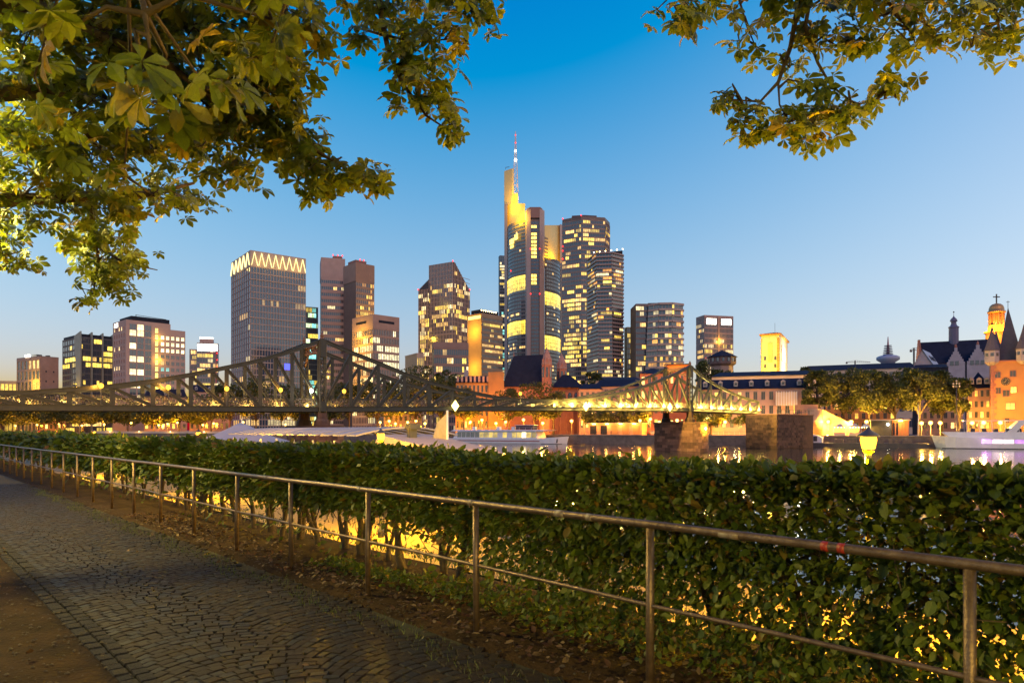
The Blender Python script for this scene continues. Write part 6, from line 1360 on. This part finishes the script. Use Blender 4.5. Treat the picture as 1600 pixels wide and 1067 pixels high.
# tall candelabra
f = fbank(1494.5, 3); o = thing('candelabra_lamp', 'tall iron candelabra with a ring of globe lamps beside the white ship', 'street lamp', f)
zc = ZZ(598, f.y); MB().lathe([(.22, 0), (.22, .8), (.1, 1.0), (.07, zc)], n=10).build('pole', M['pole'], o, True)
for q in range(7):
    a = q * 2 * math.pi / 6; rr_ = .75 if q < 6 else 0; zz = zc - .9 if q % 2 else zc - .2
    if q == 6: zz = zc + .5
    MB().tube([(0, 0, zz - .5), (rr_ * .6 * math.cos(a), rr_ * .6 * math.sin(a), zz - .55), (rr_ * math.cos(a), rr_ * math.sin(a), zz - .2)], .03, 5).build('arm', M['pole'], o)
    MB().lathe([(.05, -.22), (.2, -.1), (.22, .05), (.05, .22)], (rr_ * math.cos(a), rr_ * math.sin(a), zz), 10).build('globe', M['canvas'], o, True)
# mast
f = fbank(1435, 2); o = thing('flag_mast', 'bare white flag mast on the quay between kiosk and ship', 'mast', f); MB().lathe([(.14, 0), (.05, ZZ(632, f.y))], n=8).build('pole', M['white'], o, True)

# ------------------------------------------------------------------ kiosks, walls, cars and people on the far quay
def kiosk(name, label, l, r, pyt, back, wallm, canopy=True, D=5, lit=0, cat='kiosk'):
    f = fbank(l, back); f2 = fbank(r, back); W = (f2 - f).length; H = ZZ(pyt, f.y); an = math.atan2(f2.y - f.y, f2.x - f.x)
    o = thing(name, label, cat, f, an, 'kiosks on the far quay')
    MB().box(0, W, 0, D, 0, H).build('wall', wallm, o); MB().box(-.4, W + .4, -.8, D + .3, H, H + .25).build('flat_roof', M['cream'], o)
    if canopy:
        for q in range(5): MB().box(W * (q + .2) / 5, W * (q + .8) / 5, -.08, -.02, .3, H - .6).build('shutter', M['slate'] if q in (0, 1) else M['ochre'], o)
    for q in range(lit): lamp('lamp_light', (W * (q + .5) / lit, -1.6, H - .3), (1, .45, .08), 700, .3, o); MB().box(W * (q + .5) / lit - .5, W * (q + .5) / lit + .5, -.7, -.5, H - .2, H - .04).build('strip_lamp', M['warm'], o)
    return o
kiosk('quay_pavilion', 'long orange lit pavilion with a pale flat roof beyond the river', 919, 1003, 662, 5, mat('pavilion_wall', (.6, .3, .14), .85, scale=.5), lit=4)
kiosk('dark_kiosk', 'dark boxy kiosk with a round bright lamp beside the stalls', 1361, 1393, 657, 4, mat('kiosk_dark', (.07, .06, .04), .7), False)
kiosk('orange_kiosk', 'orange container kiosk with a narrow door', 1394, 1420, 657, 4.5, mat('kiosk_orange', (.55, .2, .07), .7, scale=.6), True, lit=1)
f = fbank(1387, 3.6); o = thing('flood_lamp', 'round white flood lamp on the dark kiosk wall', 'lamp', (f.x, f.y, ZZ(663, f.y))); MB().lathe([(.1, -.1), (.34, 0), (.34, .15), (.1, .2)], n=12).build('lens', M['whiteglow'], o, rot=(math.pi / 2, 0, 0)); MB().bar((0, .1, 0), (0, .4, 0), .1, .1).build('bracket', M['pole'], o); lamp('lamp_light', (0, -.5, 0), WHT, 120, .2, o)
for i, (a_, c_) in enumerate(((1302, 1322), (1326, 1344), (1345, 1360))):
    f, f2 = fbank(a_, 3), fbank(c_, 3); W = (f2 - f).length; o = thing('market_stall', 'white market stall with a string of lamps on the quay', 'stall', f, math.atan2(f2.y - f.y, f2.x - f.x), 'market stalls on the quay')
    MB().poly([(0, -1.2, 2.5), (W, -1.2, 2.5), (W, 2.2, 2.5), (0, 2.2, 2.5), (W / 2, .5, 3.5)], [(0, 1, 4), (1, 2, 4), (2, 3, 4), (3, 0, 4), (3, 2, 1, 0)]).build('canopy', M['canvas'], o)
    for (x, y) in ((.1, -1.1), (W - .1, -1.1), (.1, 2.1), (W - .1, 2.1)): MB().bar((x, y, 0), (x, y, 2.5), .08, .08).build('post', M['white'], o)
    MB().box(.2, W - .2, -.7, 0, 0, 1.0).build('counter', M['cream'], o)
    for q in range(4): MB().lathe([(.04, -.1), (.12, 0), (.04, .1)], (W * (q + .5) / 4, -1.25, 2.35), 8).build('string_lamp', M['warm'], o)
    lamp('lamp_light', (W / 2, -.6, 2.2), (1, .6, .1), 1100, .3, o)
# quay parapet railing opposite
f, f2 = fbank(885, .6), fbank(1025, .6); o = thing('quay_railing', 'thin railing along the far quay edge before the pavilion', 'railing', f, math.atan2(f2.y - f.y, f2.x - f.x)); W = (f2 - f).length
for q in range(int(W / 1.8)): MB().bar((q * 1.8, 0, 0.1), (q * 1.8, 0, 1.15), .05, .05).build('post', M['pole'], o)
MB().bar((0, 0, 1.15), (W, 0, 1.15), .06, .06).bar((0, 0, .65), (W, 0, .65), .04, .04).build('rail', M['pole'], o)
f, f2 = fbank(1098, .6), fbank(1172, .6); o = thing('quay_railing', 'thin railing along the far quay edge by the cafe tables', 'railing', f, math.atan2(f2.y - f.y, f2.x - f.x)); W = (f2 - f).length
for q in range(int(W / 1.5)): MB().bar((q * 1.5, 0, 0.1), (q * 1.5, 0, 1.15), .05, .05).build('post', M['white'], o)
MB().bar((0, 0, 1.15), (W, 0, 1.15), .06, .06).build('rail', M['pole'], o)
lamp('lamp_light', (W * .3, 2, 2.2), (1, .55, .12), 500, .3, o); lamp('lamp_light', (W * .75, 2, 2.2), (1, .55, .12), 500, .3, o)
f, f2 = fbank(150, 1), fbank(470, 1); o = thing('promenade_wall', 'low sunken promenade wall lit yellow beyond the river', 'wall', f, math.atan2(f2.y - f.y, f2.x - f.x)); W = (f2 - f).length
MB().box(0, W, 0, .4, 0, 1.1).build('wall_face', M['cream'], o)
for q in range(6): lamp('lamp_light', (W * (q + .5) / 6, -2.0, 2.5), YEL, 700, .3, o); MB().box(W * (q + .5) / 6 - .2, W * (q + .5) / 6 + .2, -.1, 0, .8, 1.0).build('wall_lamp', M['warm'], o)
# cars
def car_proto(col):
    o = thing('parked_car', 'small parked car on the far quay road', 'car', (0, 0, 0), 0, 'cars parked along the far quay'); bm_ = mat('car_paint_%d' % int(col[0] * 100), col, .25, .3, var=.03, coat=.6)
    prof = [(-2.1, .35), (-2.1, .8), (-1.9, .95), (-1.35, 1.0), (-.75, 1.42), (.55, 1.45), (1.15, 1.0), (1.9, .88), (2.1, .7), (2.1, .35)]
    b = MB(); n = len(prof); hw = .85
    pts = [(x, -hw if z < 1.1 else -hw * .78, z) for x, z in prof] + [(x, hw if z < 1.1 else hw * .78, z) for x, z in prof]
    b.poly(pts, [tuple(range(n)), tuple(reversed(range(n, 2 * n)))] + [(i, (i + 1) % n, n + (i + 1) % n, n + i)[::-1] for i in range(n)]); b.build('body', bm_, o)
    for s_ in (-1, 1): MB().poly([(-1.2, s_ * .84, 1.03), (.95, s_ * .84, 1.03), (.45, s_ * .7, 1.38), (-.68, s_ * .7, 1.38)], [(0, 1, 2, 3)]).build('side_window', M['fglass'], o)
    for x in (-1.3, 1.3):
        for y in (-.8, .8): MB().tube([(x, y - .1, .33), (x, y + .1, .33)], .33, 14).build('wheel', M['rubber'], o)
    for y in (-.6, .6): MB().box(2.05, 2.14, y - .16, y + .16, .62, .78).build('headlight', M['warm'], o); MB().box(-2.14, -2.05, y - .16, y + .16, .68, .82).build('tail_light', M['redglow'], o)
    return o
protos = [car_proto(c) for c in ((.5, .5, .5), (.12, .13, .15), (.3, .05, .05))]
spots = [(c_, b_) for c_, b_ in ((528, 9), (540, 9.5), (552, 9), (566, 9.4), (578, 9), (688, 9), (168, 8), (182, 8.4), (60, 9), (36, 9), (108, 9), (1008, 11), (1018, 11))]
used = [0, 0, 0]
for i, (px, bk) in enumerate(spots):
    k_ = i % 3; o = protos[k_] if not used[k_] else copy_tree(protos[k_]); used[k_] = 1
    o.location = fbank(px, bk); o.rotation_euler = (0, 0, FBA + (0 if i % 2 else math.pi) + rnd.uniform(-.05, .05))
    o['label'] = ['silver parked car on the far quay road', 'dark grey parked car on the far quay road', 'red parked car on the far quay road'][k_]
# people
def person_mesh(name, pose, m_):
    J = {'pel': (0, 0, .95), 'chest': (0, 0, 1.3), 'neck': (0, 0, 1.5), 'head': (0, .02, 1.62), 'top': (0, .02, 1.74), 'shl': (-.19, 0, 1.42), 'shr': (.19, 0, 1.42), 'ell': (-.25, .02, 1.14), 'elr': (.25, .02, 1.14), 'hal': (-.24, .12, .9), 'har': (.24, .1, .9),
         'hil': (-.1, 0, .9), 'hir': (.1, 0, .9), 'knl': (-.11, .06 + pose * .1, .5), 'knr': (.11, .06 - pose * .1, .5), 'anl': (-.11, pose * .18, .09), 'anr': (.11, -pose * .2, .09), 'tol': (-.12, .17 + pose * .18, .04), 'tor': (.12, .15 - pose * .2, .04)}
    Rr = {'pel': .15, 'chest': .165, 'neck': .06, 'head': .105, 'top': .07, 'shl': .07, 'shr': .07, 'ell': .048, 'elr': .048, 'hal': .04, 'har': .04, 'hil': .095, 'hir': .095, 'knl': .06, 'knr': .06, 'anl': .045, 'anr': .045, 'tol': .04, 'tor': .04}
    Ed = [('pel', 'chest'), ('chest', 'neck'), ('neck', 'head'), ('head', 'top'), ('chest', 'shl'), ('shl', 'ell'), ('ell', 'hal'), ('chest', 'shr'), ('shr', 'elr'), ('elr', 'har'), ('pel', 'hil'), ('hil', 'knl'), ('knl', 'anl'), ('anl', 'tol'), ('pel', 'hir'), ('hir', 'knr'), ('knr', 'anr'), ('anr', 'tor')]
    ks = list(J); me = bpy.data.meshes.new(name); me.from_pydata([J[k_] for k_ in ks], [(ks.index(a_), ks.index(b_)) for a_, b_ in Ed], [])
    ob = bpy.data.objects.new(name, me); COL.objects.link(ob); md = ob.modifiers.new('skin', 'SKIN')
    for i_, k_ in enumerate(ks): me.skin_vertices[0].data[i_].radius = (Rr[k_], Rr[k_] * .8)
    me.skin_vertices[0].data[0].use_root = True
    sb = ob.modifiers.new('sub', 'SUBSURF'); sb.levels = 1; sb.render_levels = 1
    dg = bpy.context.evaluated_depsgraph_get(); ev = ob.evaluated_get(dg); out_ = bpy.data.meshes.new_from_object(ev); bpy.data.objects.remove(ob)
    out_.materials.clear(); out_.materials.append(m_)
    if len(out_.polygons): 
        out_.materials.append(M['skin']); out_.materials.append(M['shirt'])
        for p_ in out_.polygons:
            z = p_.center.z; p_.material_index = 1 if z > 1.51 or (abs(p_.center.x) > .19 and z < 1.0 and z > .8) else (2 if z < .92 else 0); p_.use_smooth = True
    return out_
PM = [person_mesh('person', .8, M['shirt2']), person_mesh('person', .2, M['shirt']), person_mesh('person', -.6, M['redline'])]
def person(loc, rz, k_, label, group=None):
    o = put('person', PM[k_], None, loc, (0, 0, rz)); tag(o, label, 'person', group); return o
for i, px in enumerate((827, 834, 843, 846, 884, 889, 896, 906, 918, 964, 985, 1186, 1200, 1209, 1215)):
    s = s_of_px(px); c = BP0 + BB(s, 1.6 + (i * 1.7 % 3), deck(s) + .58)
    person(c, rnd.uniform(0, 6), i % 3, ['person in pale top walking on the footbridge deck', 'person in dark top standing on the footbridge deck', 'person in red top walking on the footbridge deck'][i % 3], 'people on the footbridge')
f = fbank(1449, 1.5); person(f, 2.0, 1, 'person in dark clothes standing on the quay beside the white ship')
f = fbank(955, 1.2); person(f, 1.0, 1, 'person in dark clothes leaning by the far quay railing')
f = fbank(700, 3); person(f, 4.0, 0, 'person in pale top strolling along the far quay')
# ------------------------------------------------------------------ ships
def ship_hull(L, Bm, H, sheer=.5, bow=.22):
    """hull along +x (bow at x = L), waterline at z = 0"""
    b = MB(); st = 14; rings = []
    for i in range(st + 1):
        u = i / st; x = L * u; w = Bm / 2 * (1 if u < 1 - bow else math.sqrt(max(0.0, 1 - ((u - (1 - bow)) / bow) ** 2)) * .97 + .03)
        if u < .06: w *= .8 + u / .06 * .2
        h = H + sheer * max(0, (u - .7) / .3) ** 1.6; rk = .0 if u < .85 else (u - .85) / .15 * H * .7
        rings.append([(x - rk * .35, -w * .86, -.8), (x, -w, .2), (x + rk * .5, -w * 1.02, h), (x + rk * .5, w * 1.02, h), (x, w, .2), (x - rk * .35, w * .86, -.8)])
    for r in rings: b.v.extend(r)
    for i in range(st):
        for j in range(5): b.f.append((i * 6 + j, (i + 1) * 6 + j, (i + 1) * 6 + j + 1, i * 6 + j + 1))
    b.f.append((0, 1, 2, 3, 4, 5)); b.f.append(tuple(st * 6 + j for j in (5, 4, 3, 2, 1, 0)))
    n = len(b.f); b.m = [0] * n; b.lit = [0.0] * n; b.tint = [(1, 1, 1)] * n
    return b
# white excursion ship on the far quay (bow points along the bank to the right)
pA, pB = fbank(706, -4.5), fbank(886, -4.5); L = (pB - pA).length
o = thing('excursion_ship', 'long white excursion ship with a red stripe moored at the far quay', 'ship', (pA.x, pA.y, WZ), math.atan2(pB.y - pA.y, pB.x - pA.x))
ship_hull(L, 7, 1.7, .7).build('hull', M['white'], o)
MB().box(L * .03, L * .82, -3.58, -3.5, .75, 1.0).build('red_stripe', M['redline'], o); MB().box(-.1, L * .97, -3.3, 3.3, -.2, .12).build('keel_band', M['darkhull'], o)
cab = MB().hexa([(L * .06, -3.1, 1.7), (L * .8, -3.1, 1.7), (L * .8, 3.1, 1.7), (L * .06, 3.1, 1.7), (L * .1, -2.9, 4.1), (L * .78, -2.9, 4.1), (L * .78, 2.9, 4.1), (L * .1, 2.9, 4.1)]).build('saloon', M['white'], o)
MB().hexa([(L * .04, -3.4, 4.1), (L * .84, -3.4, 4.1), (L * .84, 3.4, 4.1), (L * .04, 3.4, 4.1), (L * .07, -3.2, 4.6), (L * .89, -3.2, 4.5), (L * .89, 3.2, 4.5), (L * .07, 3.2, 4.6)]).build('upper_deck', M['white'], o)
r7 = random.Random(5)
for q in range(17):
    x0 = L * (.1 + .69 * q / 17); x1 = L * (.1 + .69 * (q + .88) / 17)
    if q in (9, 11): continue
    lit = 1.6 if q == 14 else (r7.choice((.15, .3, .5)) if q > 4 else 0.02)
    b = MB(); b.face([(x0, -3.12, 2.0), (x1, -3.12, 2.0), (x1, -3.0, 3.7), (x0, -3.0, 3.7)], 0, lit, T_YEL if q != 14 else T_WHT); b.build('window', M['fglass'], cab)
MB().box(L * .6, L * .74, -1.5, 1.5, 4.6, 6.0).build('wheelhouse', M['fglass'], o); MB().box(L * .59, L * .75, -1.7, 1.7, 6.0, 6.15).build('wheelhouse_roof', M['white'], o)
for x in (.42, .55, .2): MB().box(L * x, L * x + 1.2, -.6, .6, 4.5, 5.6).build('funnel', M['white'], o)
for q in range(16): MB().bar((L * (.1 + .05 * q), -3.2, 4.5), (L * (.1 + .05 * q), -3.2, 5.3), .05, .05).build('stanchion', M['white'], o)
MB().bar((L * .1, -3.2, 5.3), (L * .85, -3.2, 5.3), .05, .05).build('deck_rail', M['white'], o)
lamp('lamp_light', (L * .5, -.5, 3.0), (1, .8, .5), 150, .3, o)
MB().box(L * .93, L * .95, -2.3, -2.2, .4, 1.6).build('bow_fender', M['rubber'], o)
# white ship at the right edge
pA, pB = fbank(1462, -5), fbank(1690, -5); L = (pB - pA).length; an = math.atan2(pB.y - pA.y, pB.x - pA.x)
o = thing('white_party_ship', 'white party ship with violet-lit windows and a canopied sun deck', 'ship', (pB.x, pB.y, WZ), an + math.pi)
hl = ship_hull(L, 7, 2.6, .5, .16); hl.build('hull', M['white'], o)
MB().box(0, L * .96, 3.3, 3.55, -.2, .15).build('keel_band', M['darkhull'], o)
MB().hexa([(L * .02, -3.1, 2.6), (L * .9, -3.1, 2.6), (L * .9, 3.1, 2.6), (L * .02, 3.1, 2.6), (L * .02, -3, 4.0), (L * .96, -3, 4.0), (L * .96, 3, 4.0), (L * .02, 3, 4.0)]).build('saloon', M['white'], o)
for q in range(9):
    x0 = L * (.68 - .075 * q); b = MB(); tl = (.8, .35, 1.0) if q in (0, 3) else ((1, .75, .85) if q < 3 else (1, .8, .3))
    b.face([(x0, 3.56, 1.3), (x0 - L * .07, 3.56, 1.3), (x0 - L * .07, 3.56, 2.5), (x0, 3.56, 2.5)], 0, 1.3 if q < 3 else .6, tl); b.build('window', M['fglass'], o)
MB().box(L * .05, L * .8, -2.9, 2.9, 6.6, 6.75).build('deck_canopy', M['white'], o)
for q in range(9): MB().bar((L * (.06 + .09 * q), 2.8, 4.0), (L * (.06 + .09 * q) + .2, 2.8, 6.6), .1, .1).build('canopy_post', M['white'], o)
MB().poly([(L * .44, 2.95, 4.0), (L * .5, 2.95, 4.0), (L * .42, 2.95, 6.7), (L * .36, 2.95, 6.7), (L * .44, -2.95, 4.0), (L * .5, -2.95, 4.0), (L * .42, -2.95, 6.7), (L * .36, -2.95, 6.7)], [(0, 1, 2, 3), (7, 6, 5, 4), (1, 5, 6, 2), (0, 3, 7, 4)]).build('arch', M['white'], o)
for q in range(10): MB().box(L * (.08 + .08 * q), L * (.08 + .08 * q) + .9, 1.0, 2.2, 4.0, 4.8).build('deck_seat', M['shirt'], o)
lamp('lamp_light', (L * .5, 0, 6.0), (1, .6, .3), 200, .3, o); lamp('lamp_light', (L * .66, 5.5, 2.2), (.75, .3, 1), 50, .2, o)
# work barge
pA, pB = fbank(1216, -4), fbank(1447, -4); L = (pB - pA).length
o = thing('work_barge', 'long grey work barge with a white wheelhouse moored under the plane trees', 'barge', (pA.x, pA.y, WZ), math.atan2(pB.y - pA.y, pB.x - pA.x))
MB().hexa([(0, -3, -.6), (L, -3, -.6), (L, 3, -.6), (0, 3, -.6), (-.6, -3.1, 1.1), (L + .6, -3.1, 1.1), (L + .6, 3.1, 1.1), (-.6, 3.1, 1.1)]).build('hull', M['darkhull'], o)
b = MB(); st = 8
for i in range(st):
    u0, u1 = i / st, (i + 1) / st; h = lambda u: 1.1 + 2.6 * math.sin(math.pi * (.12 + .76 * u)) ** .6
    b.hexa([(L * .32 * u0, -2.4, 1.1), (L * .32 * u1, -2.4, 1.1), (L * .32 * u1, 2.4, 1.1), (L * .32 * u0, 2.4, 1.1), (L * .32 * u0, -2.3, h(u0)), (L * .32 * u1, -2.3, h(u1)), (L * .32 * u1, 2.3, h(u1)), (L * .32 * u0, 2.3, h(u0))])
b.build('deckhouse', M['white'], o)
for x in (.03, .08, .2, .26): MB().box(L * x, L * x + .9, -2.48, -2.4, 1.5, 2.8).build('window', M['fglass'], o)
for x in (.1, .13, .17): MB().bar((L * x, 0, 3.2), (L * x + .5, 0, 5.4), .08, .08).build('aerial', M['white'], o)
for q in range(22): MB().bar((L * (.34 + .03 * q), -2.9, 1.1), (L * (.34 + .03 * q), -2.9, 2.2), .06, .06).build('stanchion', M['pole'], o)
MB().bar((L * .34, -2.9, 2.2), (L * .97, -2.9, 2.2), .06, .06).build('deck_rail', M['pole'], o)
for q in range(6): MB().box(L * (.4 + .09 * q), L * (.4 + .09 * q) + 2.2, -1.5, 1.5, 1.1, 2.0 + .3 * (q % 2)).build('deck_cargo', M['stone'], o)
# ------------------------------------------------------------------ restaurant boats moored at the near quay
def nb(px, n):
    kx_ = (px - 800) / FP; Y = n / (EN.x * kx_ + EN.y); return Vector((kx_ * Y, Y, 0))
a0, a1 = nb(372, 19.0), nb(570, 17.6); L = (a1 - a0).length
o = thing('roofed_restaurant_boat', 'restaurant boat under a long pale striped fabric roof behind the hedge', 'boat', (a0.x, a0.y, WZ), math.atan2(a1.y - a0.y, a1.x - a0.x))
MB().hexa([(0, 0, -.5), (L, 0, -.5), (L, 5, -.5), (0, 5, -.5), (-.3, -.1, .9), (L + .3, -.1, .9), (L + .3, 5.1, .9), (-.3, 5.1, .9)]).build('hull', M['darkhull'], o)
MB().box(.4, L - .4, .4, 4.6, .9, 3.5).build('saloon', mat('saloon_dark', (.1, .08, .07), .6), o)
nst = 13
for q in range(nst):
    x0, x1 = -.6 + (L + 1.2) * q / nst, -.6 + (L + 1.2) * (q + 1) / nst - .55
    b = MB(); seg = 6
    for s_ in range(seg):
        u0, u1 = s_ / seg, (s_ + 1) / seg; zf = lambda u: 3.75 + .75 * math.sin(math.pi * (.15 + .7 * u)); yf = lambda u: -.5 + 6.0 * u
        b.hexa([(x0, yf(u0), zf(u0)), (x1, yf(u0), zf(u0)), (x1, yf(u1), zf(u1)), (x0, yf(u1), zf(u1)), (x0, yf(u0), zf(u0) + .08), (x1, yf(u0), zf(u0) + .08), (x1, yf(u1), zf(u1) + .08), (x0, yf(u1), zf(u1) + .08)])
    b.build('roof_panel', M['canvas'], o)
for q in range(8): MB().bar((L * q / 7, -.3, .9), (L * q / 7, -.3, 3.85), .09, .09).build('post', M['white'], o)
lamp('lamp_light', (L * .5, -1.4, 2.6), (1, .6, .25), 160, .3, o)
a0 = nb(376, 21.5); o = thing('pointed_awning', 'pointed white fabric awning on slim posts over the moored boat', 'awning', (a0.x, a0.y, WZ), math.atan2(-ET.y, -ET.x))
Wd = 7.5
def sail(px_, py_): pass
zt = lambda u, v: 3.75 + 1.35 * max(0, 1 - math.hypot((u - .52) * 2.0, (v - .5) * 1.9)) ** 1.3 - .5 * (abs(u - .5) * 2) ** 2
ng = 12; gp = [((i / ng - .5) * Wd * 1.25, (j / ng - .5) * 5.5, zt(i / ng, j / ng)) for i in range(ng + 1) for j in range(ng + 1)]; n1 = (ng + 1) ** 2
gf = [(i * (ng + 1) + j, (i + 1) * (ng + 1) + j, (i + 1) * (ng + 1) + j + 1, i * (ng + 1) + j + 1) for i in range(ng) for j in range(ng)]
MB().poly(gp + [(x, y, z - .05) for x, y, z in gp], gf + [tuple(n1 + k_ for k_ in reversed(f_)) for f_ in gf]).build('canopy', M['canvas'], o, True)
for (x, y) in ((-4.2, -2.5), (4.2, -2.5), (-4.2, 2.5), (4.2, 2.5), (.2, -2.6), (.2, 0)): MB().bar((x, y, .5), (x, y, zt(x / (Wd * 1.25) + .5, y / 5.5 + .5) + (.25 if y == 0 else 0)), .08, .08).build('post', M['white'], o)
MB().hexa([(-7, -3, -.5), (7, -3, -.5), (7, 3, -.5), (-7, 3, -.5), (-7.4, -3.2, .6), (7.4, -3.2, .6), (7.4, 3.2, .6), (-7.4, 3.2, .6)]).build('pontoon', M['darkhull'], o)
a0 = nb(262, 24); o = thing('low_awning', 'low sloping fabric awning beside the pointed one', 'awning', (a0.x, a0.y, WZ), math.atan2(-ET.y, -ET.x))
MB().poly([(-3.5, -2, 2.9), (3.5, -2, 3.4), (3.5, 2, 3.9), (-3.5, 2, 3.2), (-3.5, -2, 2.96), (3.5, -2, 3.46), (3.5, 2, 3.96), (-3.5, 2, 3.26)], [(3, 2, 1, 0), (4, 5, 6, 7), (0, 1, 5, 4), (1, 2, 6, 5), (2, 3, 7, 6), (3, 0, 4, 7)]).build('canopy', M['canvas'], o)
for (x, y) in ((-3.3, -1.9), (3.3, -1.9), (3.3, 1.9), (-3.3, 1.9)): MB().bar((x, y, -.3), (x, y, 3.0), .08, .08).build('post', M['white'], o)
# yellow-lit flat roof boat with a flagpole
a0, a1 = nb(606, 17.2), nb(690, 17.2); L = (a1 - a0).length
o = thing('flat_roof_boat', 'low boat with a sloping ochre roof and square vent behind the hedge', 'boat', (a0.x, a0.y, WZ), math.atan2(a1.y - a0.y, a1.x - a0.x))
MB().hexa([(0, 0, -.4), (L, 0, -.4), (L, 2.4, -.4), (0, 2.4, -.4), (-.2, -.1, 1.0), (L + 1.2, -.1, 1.0), (L + 1.2, 2.5, 1.0), (-.2, 2.5, 1.0)]).build('hull', M['darkhull'], o)
MB().box(.3, L - .3, .3, 2.1, 1.0, 3.6).build('cabin', M['cream'], o)
MB().hexa([(-.4, -.5, 3.6), (L + .8, -.5, 3.4), (L + .8, 2.7, 3.4), (-.4, 2.7, 3.6), (-.2, -.4, 4.2), (L + .2, -.4, 3.6), (L + .2, 2.6, 3.6), (-.2, 2.6, 4.2)]).build('roof', M['cream'], o)
MB().box(L * .16, L * .22, .6, 1.0, 3.8, 4.5).box(L * .15, L * .26, .5, 1.1, 4.45, 4.7).build('vent', M['pole'], o)
p_ = nb(699, 19.5); o = thing('flagpole', 'slim white flagpole with a limp pale flag beside the bridge sign', 'flagpole', (p_.x, p_.y, WZ))
zt_ = ZZ(641, p_.y) - WZ; MB().lathe([(.09, -.3), (.05, zt_)], n=8).build('pole', M['white'], o, True)
MB().poly([(0, 0, zt_ - .1), (-.5, .05, zt_ - .6), (-.75, .1, zt_ - 1.4), (-.72, -.05, zt_ - 1.7), (-.3, .1, zt_ - 1.5), (0, 0, zt_ - 1.35), (0, .03, zt_ - .1), (-.5, .08, zt_ - .6), (-.75, .13, zt_ - 1.4), (-.72, -.02, zt_ - 1.7), (-.3, .13, zt_ - 1.5), (0, .03, zt_ - 1.35)], [(0, 1, 2, 3, 4, 5), (11, 10, 9, 8, 7, 6)]).build('flag', mat('flag_cloth', (.3, .28, .28), .85), o)
#==SECTION:NEARLAMPS==
# ------------------------------------------------------------------ lamps of the near quay and the promenade
def quay_lamp(x, y, label):
    o = thing('quay_lamp', label, 'street lamp', (x, y, QZ), math.atan2(EN.y, EN.x), 'lamps along the near quay')
    MB().lathe([(.11, 0), (.11, .25), (.06, .32), (.048, 3.3), (.04, 3.42)], n=10).build('pole', M['pole'], o, True)
    MB().lathe([(.07, 3.44), (.11, 3.47), (.14, 3.62), (.13, 3.68)], n=16).build('lantern', M['sodium'], o, True)
    MB().lathe([(.2, 3.68), (.17, 3.72), (.05, 3.8), (.02, 3.86)], n=16).build('lantern_cap', M['pole'], o, True)
    MB().lathe([(.05, 3.38), (.1, 3.42), (.1, 3.45)], n=12).build('lantern_seat', M['pole'], o, True)
    lamp('lamp_light', (0, 0, 3.3), (1.0, 0.5, 0.0), 7500, .22, o)
    return o
for px, Y, lab in ((147, 56, 'sodium quay lamp shining past the far end of the hedge'), (310, 38, 'sodium quay lamp beside the pointed white boat awning'), (595, 24.3, 'sodium quay lamp in front of the striped boat roof'), (1357, 12.4, 'sodium quay lamp whose lantern sits low over the hedge before the moored barge')):
    x, y = XY(px, Y); quay_lamp(x, y, lab)
x, y = 14.5, 6.0; quay_lamp(x, y, 'sodium quay lamp standing past the last railing post')
def park_lamp(x, y, label, power, h=0.0, r=.25):
    o = thing('park_lamp', label, 'street lamp', (x, y, 0), 0, 'lamps along the promenade')
    MB().lathe([(.12, -.02), (.12, .3), (.065, .4), (.05, 3.5 + h), (.07, 3.6 + h)], n=12).build('pole', M['pole'], o, True)
    MB().lathe([(.08, 3.6 + h), (.2, 3.72 + h), (.24, 3.9 + h), (.2, 4.08 + h), (.09, 4.16 + h)], n=16).build('globe', M['warm'], o, True)
    MB().lathe([(.3, 4.17 + h), (.2, 4.25 + h), (.04, 4.32 + h)], n=16).build('lamp_cap', M['pole'], o, True)
    lamp('lamp_light', (.3, -.3, 3.4 + h), (1.0, 0.72, 0.15), power, r, o)
park_lamp(-10.2, 10.7, 'tall globe lamp among the lamp-lit chestnut boughs', 5200, 3.0)
park_lamp(1.2, -8.0, 'promenade globe lamp near the slimmer chestnut trunk', 4600, -.5)
